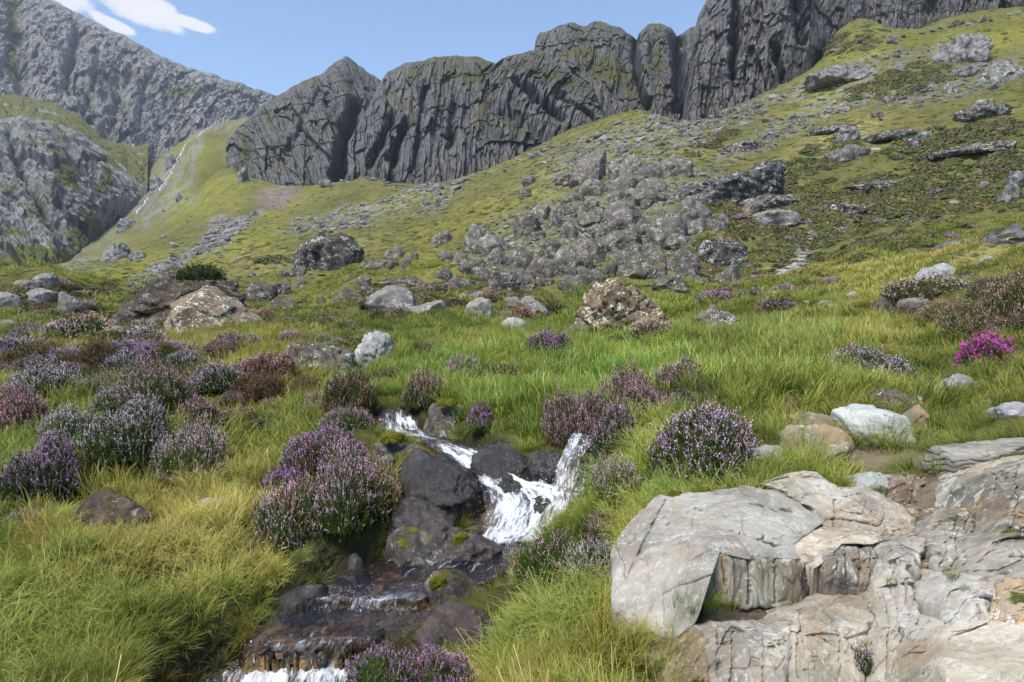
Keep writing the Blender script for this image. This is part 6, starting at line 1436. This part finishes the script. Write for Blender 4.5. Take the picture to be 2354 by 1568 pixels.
def blobw(u, v, bu, bv, ru, rv, soft=.5):
    return 1 - sstep(1 - soft, 1 + soft, np.sqrt(((u - bu) / ru) ** 2 + ((v - bv) / rv) ** 2))
def rock_gap(x, y):
    g = np.full(len(x), 9.0)
    for fx, fy, a, b in FT:
        g = np.minimum(g, (np.sqrt(((x - fx) / a) ** 2 + ((y - fy) / b) ** 2) - .8) * min(a, b))
    return g
def cover(n, r0, r1, kinds_of, s_of, edge):
    tw_ = 1.02 if r0 < 5 else .8
    th = rng.uniform(-tw_, tw_, n); r_ = np.exp(rng.uniform(math.log(r0), math.log(r1), n))
    x, y = r_ * np.sin(th), r_ * np.cos(th)
    z = ground_z(x, y); wd_ = water_dist(x, y); gap = rock_gap(x, y)
    uu, vv, dd = proj(np.stack([x, y, z], 1))
    nse = fbm(np.stack([x / np.clip(r_ * .12, .5, 5), y / np.clip(r_ * .12, .5, 5), z * 0], 1), 3, 91)
    nse2 = fbm(np.stack([x / np.clip(r_ * .3, 1.2, 12) + 5, y / np.clip(r_ * .3, 1.2, 12), z * 0], 1), 3, 93)
    dirt = np.maximum.reduce([blobw(uu, vv, 1480, 1580, 190, 55), blobw(uu, vv, 2140, 1180, 70, 80), blobw(uu, vv, 2050, 1060, 110, 22)])
    outc = (uu > 1420 + (1568 - vv) * 0.1) & (vv > 1085) & (dd < 5.0) & (uu < 2400) & (vv > 1100 + (1520 - uu) * .5)
    fi = np.interp(np.log(r_), LR, np.arange(NR)); fj = np.interp(th, AZ, np.arange(NC))
    hth = bil(VEG['heath'].reshape(NR, NC), fi, fj); scr = bil(VEG['scree'].reshape(NR, NC), fi, fj)
    ok = (vv > 480) & (rng.uniform(0, 1, n) > dirt) & ~outc
    for (fx, fy, fr) in BF: ok &= (x - fx) ** 2 + (y - fy) ** 2 > (fr * .8 + (.12 if edge == 'in' else 0)) ** 2
    lh = blobw(uu, vv, 200, 880, 420, 130)
    ok &= rng.uniform(0, 1, n) > lh * .2
    bankc = (uu < 1215 - (vv - 1400) * .75) & (uu > 900) & (vv > 1370)
    ok &= ~bankc | ((edge == 'out') & (rng.uniform(0, 1, n) < .5))
    if edge == 'in': ok &= (wd_ > .42) & (gap > .22 * r_ / 6)
    elif edge == 'out': ok &= (wd_ > .10) & (gap > .0) & ((wd_ < .5) | (gap < .3) | (dirt > .02))
    ok &= (r_ < 14) | (rng.uniform(0, 1, n) > np.maximum(hth * .75, scr * .9))
    x, y, z, r_, uu, vv, nse, nse2, wd_ = (a[ok] for a in (x, y, z, r_, uu, vv, nse, nse2, wd_))
    n = len(x)
    e = r_ * .01 + .05
    gxn = (ground_z(x + e, y) - ground_z(x - e, y)) / (2 * e); gyn = (ground_z(x, y + e) - ground_z(x, y - e)) / (2 * e)
    gxn, gyn = np.clip(gxn, -.8, .8), np.clip(gyn, -.8, .8)
    straw_ = np.clip(1.0 * blobw(uu, vv, 420, 1250, 460, 150) + .7 * blobw(uu, vv, 1350, 1380, 220, 110) + .9 * blobw(uu, vv, 2200, 640, 420, 70) + .5 * blobw(uu, vv, 1500, 1060, 120, 160) + .35 * blobw(uu, vv, 1750, 780, 420, 60) + 1.1 * nse2 + .5 * nse - .1, 0, 1)
    green_ = np.clip(.8 * blobw(uu, vv, 500, 1440, 300, 110) + .7 * blobw(uu, vv, 1150, 880, 300, 70) + .5 * blobw(uu, vv, 1400, 870, 420, 90) - .9 * nse2, 0, 1)
    tint = np.ones((n, 3)) * np.array([1.1, 1.05, .8])
    tint = tint * (1 - straw_[:, None]) + np.array([1.8, 1.48, 1.45]) * straw_[:, None]
    tint = tint * (1 - .75 * green_[:, None]) + np.array([.82, 1.02, .62]) * .75 * green_[:, None]
    tint *= (1 + .75 * nse + rng.uniform(-.22, .22, n))[:, None] * np.array([1.1, 1.1, 1.15])
    br = rng.uniform(0, 1, n) < .05 + .25 * (wd_ < .28)
    tint[br] *= [1.05, .74, .7]
    rot = np.stack([np.arctan(gyn), -np.arctan(gxn), rng.uniform(0, 6.28, n)], 1)
    # spin about the upright, then lean with the slope
    M1 = [(Matrix.Rotation(b, 3, 'Y') @ Matrix.Rotation(a, 3, 'X') @ Matrix.Rotation(c, 3, 'Z')).to_euler() for a, b, c in rot]
    s_ = rng.uniform(.62, 1.2, n) * s_of(r_) * np.where(wd_ < .3, .7, 1.0) * (1 + .7 * np.clip(nse, -.6, .6))
    dk = (nse2 < -.12) & (rng.uniform(0, 1, n) < .35); tint[dk] *= [.62, .78, .8]
    low_ = (uu < 1240 - (vv - 1400) * .75) & (uu > 880) & (vv > 1370); s_ = np.where(low_, s_ * .8, s_)
    short = low_ | (rng.uniform(0, 1, n) < .12 + .6 * blobw(uu, vv, 1300, 1540, 260, 70) + .25 * blobw(uu, vv, 450, 1350, 200, 90))
    return np.stack([x, y, z], 1), np.array([tuple(q) for q in M1]), np.stack([s_, s_, s_ * rng.uniform(.85, 1.15, n)], 1), kinds_of(n, short), np.clip(tint, .15, 2.2)
sets = [
 cover(2550, 2.3, 9.0, lambda n, sh: np.where(sh, 9 + rng.integers(0, 2, n), 5 + rng.integers(0, 4, n)), lambda r: .95 + 0 * r, 'in'),
 cover(9000, 2.3, 9.5, lambda n, sh: np.where(sh, 3 + rng.integers(0, 2, n), rng.integers(0, 3, n)), lambda r: .95 + 0 * r, 'out'),
 cover(3600, 8.0, 27, lambda n, sh: 11 + rng.integers(0, 4, n), lambda r: .75 + .016 * r, 'in'),
 cover(9000, 9.0, 27, lambda n, sh: rng.integers(0, 3, n), lambda r: 1.0 + .03 * r, 'out'),
 cover(3200, 24, 80, lambda n, sh: 15 + rng.integers(0, 3, n), lambda r: .7 + .006 * r, 'in')]
gp, grt, gsc, gid, gti = (np.concatenate([q[k] for q in sets]) for k in range(5))
n = len(gp)
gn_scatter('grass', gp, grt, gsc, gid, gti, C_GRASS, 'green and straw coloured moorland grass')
print('grass', n, time.time() - T0)

# ---- heath and low shrubs too far off to count
def far_dome(seed, nq=70):
    rg = np.random.default_rng(seed)
    a = rg.uniform(0, 6.28, nq); cz = rg.uniform(0, 1, nq); s = np.sqrt(1 - cz ** 2)
    d = np.stack([s * np.cos(a), s * np.sin(a), cz * .6], 1)
    V, F = quads(d * rg.uniform(.8, 1.05, nq)[:, None], unit(rg.normal(0, 1, (nq, 3))), unit(rg.normal(0, 1, (nq, 3))), rg.uniform(.25, .5, nq), rg.uniform(.2, .4, nq))
    nu, nv = 8, 4
    uA, vA = np.meshgrid(np.linspace(0, 6.283, nu, endpoint=False), np.linspace(0, math.pi / 2, nv))
    Vc = np.stack([np.sin(vA) * np.cos(uA), np.sin(vA) * np.sin(uA), np.cos(vA) * .58], -1).reshape(-1, 3) * .85
    c = np.concatenate([np.repeat(rg.uniform(.6, 1.5, nq), 4), np.full(len(Vc), .6)])
    F = np.concatenate([F, grid_faces(nv, nu, True) + len(V)]); V = np.concatenate([V, Vc])
    return V, F, c
m = NT('far_heath')
ti = m.attr('tint', 'INSTANCER').outputs['Vector']
hc = m.n('ShaderNodeVectorMath', {0: ti, 'Scale': m.attr('c').outputs['Fac']}, operation='SCALE').outputs[0]
M_HEATH = m.done(m.bsdf(Base_Color=hc, Roughness=.85, Specular_IOR_Level=.1).outputs[0])
hk = []
for k in range(4):
    V, F, c = far_dome(300 + k)
    hk.append(bpy.data.objects.new(f'heath_kind_{k}', mesh_from('heath', V, F, False, {'c': c}, M_HEATH)))
C_HEATH = hidden_collection('heath_kinds', hk)
n = 120000
th = rng.uniform(-.72, .72, n); r_ = np.exp(rng.uniform(math.log(16), math.log(850), n))
x, y = r_ * np.sin(th), r_ * np.cos(th); z = ground_z(x, y)
fi = np.interp(np.log(r_), LR, np.arange(NR)); fj = np.interp(th, AZ, np.arange(NC))
hth = bil(VEG['heath'].reshape(NR, NC), fi, fj); scr = bil(VEG['scree'].reshape(NR, NC), fi, fj)
ok = rng.uniform(0, 1, n) < np.clip(hth * .95 + .30 * (r_ > 40), 0, 1)
x, y, z, r_, th, hth = (a[ok] for a in (x, y, z, r_, th, hth))
n = len(x)
pn = fbm(np.stack([x / 9, y / 9, z * 0], 1), 3, 95)
pal = np.array([(.12, .11, .046), (.095, .115, .036), (.15, .14, .048), (.135, .108, .062), (.23, .155, .19)])
pk = np.clip((rng.uniform(0, 1, n) + pn * .5) * 4, 0, 3.99).astype(int)
pk = np.where((rng.uniform(0, 1, n) < .06 + .2 * (pn > .25)) & (r_ < 120), 4, pk)
s_ = rng.uniform(.5, 1.2, n) * np.clip(.010 * r_, .25, 3.0) * np.where(hth > .3, 1.0, .5)
gtone = np.array([(.15, .15, .04), (.19, .185, .05), (.12, .13, .035), (.23, .20, .075)])[np.clip(((rng.uniform(0, 1, n) + pn * .6) * 4), 0, 3.99).astype(int)]
tone = np.where((hth < .3)[:, None], gtone, pal[pk])
e = r_ * .012
ha = np.arctan(np.clip((ground_z(x, y + e) - ground_z(x, y - e)) / (2 * e), -1, 1)); hb = -np.arctan(np.clip((ground_z(x + e, y) - ground_z(x - e, y)) / (2 * e), -1, 1))
hrot = np.array([tuple((Matrix.Rotation(b, 3, 'Y') @ Matrix.Rotation(a, 3, 'X') @ Matrix.Rotation(c, 3, 'Z')).to_euler()) for a, b, c in zip(ha, hb, rng.uniform(0, 6.28, n))])
gn_scatter('heath', np.stack([x, y, z - .06 * s_], 1), hrot, np.stack([s_ * 1.2, s_ * 1.2, s_ * np.where(hth > .3, rng.uniform(.45, .8, n), rng.uniform(.2, .4, n))], 1), rng.integers(0, 4, n), tone * rng.uniform(.8, 1.25, (n, 1)), C_HEATH, 'brown and purple heath spread over the slopes')
# ---- loose stones past counting
sk_ = []
m = NT('scree_stone')
stn = m.n('ShaderNodeVectorMath', {0: m.attr('tint', 'INSTANCER').outputs['Vector'], 'Scale': m.math('ADD', m.math('MULTIPLY', m.noise(m.n('ShaderNodeTexCoord').outputs['Object'], 2.5, 4, .7).outputs[0], 1.4), .3)}, operation='SCALE').outputs[0]
M_STONE = m.done(m.bsdf(Base_Color=stn, Roughness=.9, Specular_IOR_Level=.2).outputs[0])
for k in range(6):
    st = rng.uniform(-1, 1, (12, 3)) * [1, .8, .6]
    V, F = rock_shape(st, 2, seed=950 + k, sharp=30, rough=.04, chips=8)
    sk_.append(bpy.data.objects.new(f'stone_kind_{k}', mesh_from('stone', V, F, False, None, M_STONE)))
C_STONE = hidden_collection('stone_kinds', sk_)
n = 130000
th = rng.uniform(-.72, .72, n); r_ = np.exp(rng.uniform(math.log(55), math.log(900), n))
x, y = r_ * np.sin(th), r_ * np.cos(th); z = ground_z(x, y)
fi = np.interp(np.log(r_), LR, np.arange(NR)); fj = np.interp(th, AZ, np.arange(NC))
scr = bil(VEG['scree'].reshape(NR, NC), fi, fj)
ok = rng.uniform(0, 1, n) < np.clip(scr * .9 + .012, 0, 1)
x, y, z, r_, th, scr = (a[ok] for a in (x, y, z, r_, th, scr)); n = len(x)
s_ = np.minimum(np.exp(rng.normal(-.5, .6, n)), 2.6) * np.clip(.0045 * r_, .25, 2.0)
# broken rock along the foot of the crags
ex = []
for (u0, v0, u1, v1, k) in [(575,405,790,420,50),(830,405,1000,440,60),(1000,440,1240,355,70),(1240,345,1400,300,60),(1400,285,1600,290,60),(1600,285,1850,195,80),(1880,120,2060,80,40),(2060,85,2354,25,40)]:
    t_ = rng.uniform(0, 1, k)
    for a, b in zip(u0 + (u1 - u0) * t_ + rng.normal(0, 6, k), v0 + (v1 - v0) * t_ + np.abs(rng.normal(0, 9, k)) - 2):
        g = on_ground(a, b, 120)
        if g is not None: ex.append((*g, np.hypot(g[0], g[1]) * np.exp(rng.normal(-5.6, .6))))
ex = np.array(ex)
x, y, z, s_ = (np.concatenate([a, b]) for a, b in zip((x, y, z, s_), ex.T)); n = len(x)
g_ = rng.uniform(.11, .27, n) + .10 * (rng.uniform(0, 1, n) < .12)
gn_scatter('scree', np.stack([x, y, z], 1), rng.uniform(-.5, .5, (n, 3)) + np.stack([z * 0, z * 0, rng.uniform(0, 6.28, n)], 1), np.stack([s_, s_ * .85, s_ * .7], 1), rng.integers(0, 6, n), np.stack([g_, g_ * .95, g_ * .9], 1), C_STONE, 'grey scree and loose stones on the slopes')
gi = rng.integers(60, WQ.shape[0] - 120, 420); gj = rng.integers(2, WQ.shape[1] - 2, 420)
pb = WQ[gi, gj]; calm = WF[gi] < .5; pb = pb[calm]; k = len(pb)
gzp = ground_z(pb[:, 0], pb[:, 1]); ps = np.minimum(np.exp(rng.normal(-3.5, .45, k)), .05)
pc = np.array([(.30, .20, .09), (.16, .11, .06), (.22, .19, .15), (.10, .07, .045)])[rng.integers(0, 4, k)]
gn_scatter('pebbles', np.stack([pb[:, 0], pb[:, 1], gzp + ps * .2], 1), rng.uniform(-3, 3, (k, 3)), np.stack([ps * 1.3, ps, ps * .7], 1), rng.integers(0, 6, k), pc, C_STONE, 'brown pebbles on the stream bed')
print('scree', n, time.time() - T0)

# ------------------------------------------------------------------ single tufts
def tuft(name, u, v, d, sc, kind, tintc, label, cat='grass'):
    o = link(name, allc[kind].data.copy(), None, tuple(P(u, v, d)) if d else tuple(on_ground(u, v)))
    o.scale = (sc, sc, sc); tag(o, label, cat, 'single tufts')
    o.data.materials.clear(); o.data.materials.append(tuft_mat(tintc)); return o
TM = {}
def tuft_mat(c):
    if c not in TM:
        mm = M_GRASS.copy(); mm.name = 'tuft_blades'
        for nd in mm.node_tree.nodes:
            if nd.type == 'ATTRIBUTE' and nd.attribute_name == 'tint':
                rgb = mm.node_tree.nodes.new('ShaderNodeCombineXYZ')
                for k in range(3): rgb.inputs[k].default_value = c[k]
                for l in list(nd.outputs['Vector'].links): mm.node_tree.links.new(rgb.outputs[0], l.to_socket)
        TM[c] = mm
    return TM[c]
for (u, v, d, sc, k, c, lb) in [(1425,1455,3.75,.8,5,(1.3,1.15,.8),'straw tussock at the left foot of the outcrop'),(1480,1500,3.5,.75,6,(1.35,1.2,.85),'straw tussock hanging at the lower left corner of the outcrop'),(1450,1540,3.4,.6,9,(1,1.05,.6),'short green turf below the straw tussocks of the outcrop'),(1545,1560,3.3,.5,7,(.9,1.0,.6),'green tussock at the bottom edge left of the outcrop'),(1630,1400,3.5,.5,0,(.7,.85,.6),'green grass tuft on the ledge of the outcrop'),(1670,1405,3.48,.45,2,(1.1,1,.8),'straw grass tuft right on the ledge of the outcrop'),(1600,1392,3.55,.4,6,(.6,.8,.5),'mossy green tuft left on the ledge of the outcrop'),(1900,1300,3.72,.35,4,(1,.9,.6),'brownish tuft left of the striped blocks'),(2050,1345,3.55,.3,0,(.8,.9,.6),'small tuft between shoulder and striped blocks'),(2235,1140,4.5,.6,1,(1,1,.7),'straw tuft between the top blocks on the right'),(2200,1135,4.5,.55,3,(.9,1,.7),'green tuft left of the top blocks on the right'),(2150,1085,5.0,.6,1,(1.2,1.1,.7),'yellowish tuft below the near weathered beam'),(1850,825+95,None,1.5,0,(.55,.9,.75),'tall blue-green rush clump left of the bright lilac heather'),(1825,935,None,1.4,2,(.6,.9,.7),'blue-green rush clump in front of the taller one'),(2010,1140,4.8,.5,2,(.8,.95,.5),'tuft below the small top block'),(1990,1480,3.12,.35,4,(.7,.9,.5),'tuft in the crack above the pink heather'),(2190,1330,3.35,.35,0,(1.1,1,.7),'straw tuft in the gully'),(1940,1115,4.95,.5,1,(.9,.95,.6),'tuft left of the small top block')]:
    tuft('grass_tuft', u, v, d, sc, k, c, lb)

# ------------------------------------------------------------------ moss cushions
R_MOSS = rock_material('yellow_moss', (0.15, 0.14, 0.02), (0.07, 0.075, 0.012), (0.24, 0.21, 0.035), 0.0, 5.0, 0.0, rough=1.0, scale=14, bump=0.02, spec=.05)
for (u0, v0, u1, v1, d, lb) in [(1518,1128,1580,1150,4.75,'dark green moss along the top left edge of the outcrop'),(1585,1118,1640,1136,4.82,'olive moss strip at the top of the outcrop'),(1770,1120,1820,1134,4.9,'thin moss strip between the grey dome and the upper block'),(1860,1160,1905,1178,4.6,'moss in the joint right of the grey dome'),(205,945,250,985,None,'yellow-green moss cushion in the left-hand heath'),(235,968,285,1000,None,'olive moss cushion right of the yellow-green one'),(2300,1215,2350,1240,3.68,'dark green moss at the right edge of the outcrop'),(1000,914,1055,928,8.55,'bright yellow moss cap on the white-spotted stone'),(868,992,935,1012,7.4,'ochre moss on the stacked pale stones'),(905,1252,975,1285,5.95,'bright moss on the stone at the waterline'),(1040,1222,1080,1250,6.0,'olive moss on the rounded dark stone'),(985,1322,1030,1345,5.25,'ochre moss on top of the midstream rock'),(820,858,870,872,12.5,'yellow moss on a stone above the upper stream')]:
    if d is None: d = on_ground((u0 + u1) / 2, v1)[1] + .1
    th = (u1 - u0) / FPX * d * .5
    rock('moss_cushion', sil_points(box_poly(u0, v0, u1, v1, 'round'), d, th, drop=.3), R_MOSS, 4, lb, 'moss', 'moss cushions', rough=.05, sharp=12, chips=0, tint=(1, 1, 1))

# ------------------------------------------------------------------ two walkers on the far slope
m = NT('red_jacket'); M_RED = m.done(m.bsdf(Base_Color=(.75, .03, .02, 1), Roughness=.7).outputs[0])
m = NT('dark_trousers'); M_TRO = m.done(m.bsdf(Base_Color=(.02, .02, .03, 1), Roughness=.8).outputs[0])
m = NT('skin'); M_SKIN = m.done(m.bsdf(Base_Color=(.5, .3, .22, 1), Roughness=.6).outputs[0])
m = NT('pink_jacket'); M_PNK = m.done(m.bsdf(Base_Color=(.75, .12, .10, 1), Roughness=.7).outputs[0])
def person(u, v, h, jacket, label):
    g = on_ground(u, v, 240)
    g = on_ground(u, v, 120) if g is None else g
    J = [(0,0,.95,.14),(0,0,1.2,.15),(0,0,1.42,.17),(0,0,1.52,.065),(0,.02,1.66,.105),(0,.02,1.74,.08),(-.1,0,.92,.10),(-.12,.16,.5,.075),(-.12,.1,.08,.05),(-.12,.24,.03,.04),(.1,0,.92,.10),(.12,-.06,.5,.075),(.12,-.26,.08,.05),(.12,-.14,.03,.04),(-.22,0,1.4,.07),(-.3,-.05,1.12,.055),(-.28,.14,.92,.04),(.22,0,1.4,.07),(.3,.05,1.12,.055),(.28,.22,.95,.04)]
    E = [(0,1),(1,2),(2,3),(3,4),(4,5),(0,6),(6,7),(7,8),(8,9),(0,10),(10,11),(11,12),(12,13),(2,14),(14,15),(15,16),(2,17),(17,18),(18,19)]
    me = bpy.data.meshes.new('person'); me.from_pydata([j[:3] for j in J], E, [])
    o = link('person', me, None, tuple(g))
    sk = o.modifiers.new('skin', 'SKIN'); ss = o.modifiers.new('sub', 'SUBSURF'); ss.levels = ss.render_levels = 1
    for q, j in zip(me.skin_vertices[0].data, J): q.radius = (j[3], j[3] * .8)
    me.skin_vertices[0].data[0].use_root = True
    dg = bpy.context.evaluated_depsgraph_get(); m2 = bpy.data.meshes.new_from_object(o.evaluated_get(dg))
    o.modifiers.clear(); o.data = m2; m2.materials.clear()
    for mm in (jacket, M_TRO, M_SKIN): m2.materials.append(mm)
    for p in m2.polygons:
        zc = p.center[2]; p.material_index = 2 if zc > 1.5 else (0 if zc > .93 else 1)
    o.scale = (h / 1.75,) * 3; o.rotation_euler = (0, 0, rng.uniform(0, 6.28))
    tag(o, label, 'person', 'walkers on the far slope')
person(565, 584, 2.0, M_RED, 'person in a red jacket walking on the left-hand slope')
person(577, 579, 2.0, M_PNK, 'person in a pink-red top and dark trousers, right of the other walker')

print('done', time.time() - T0)
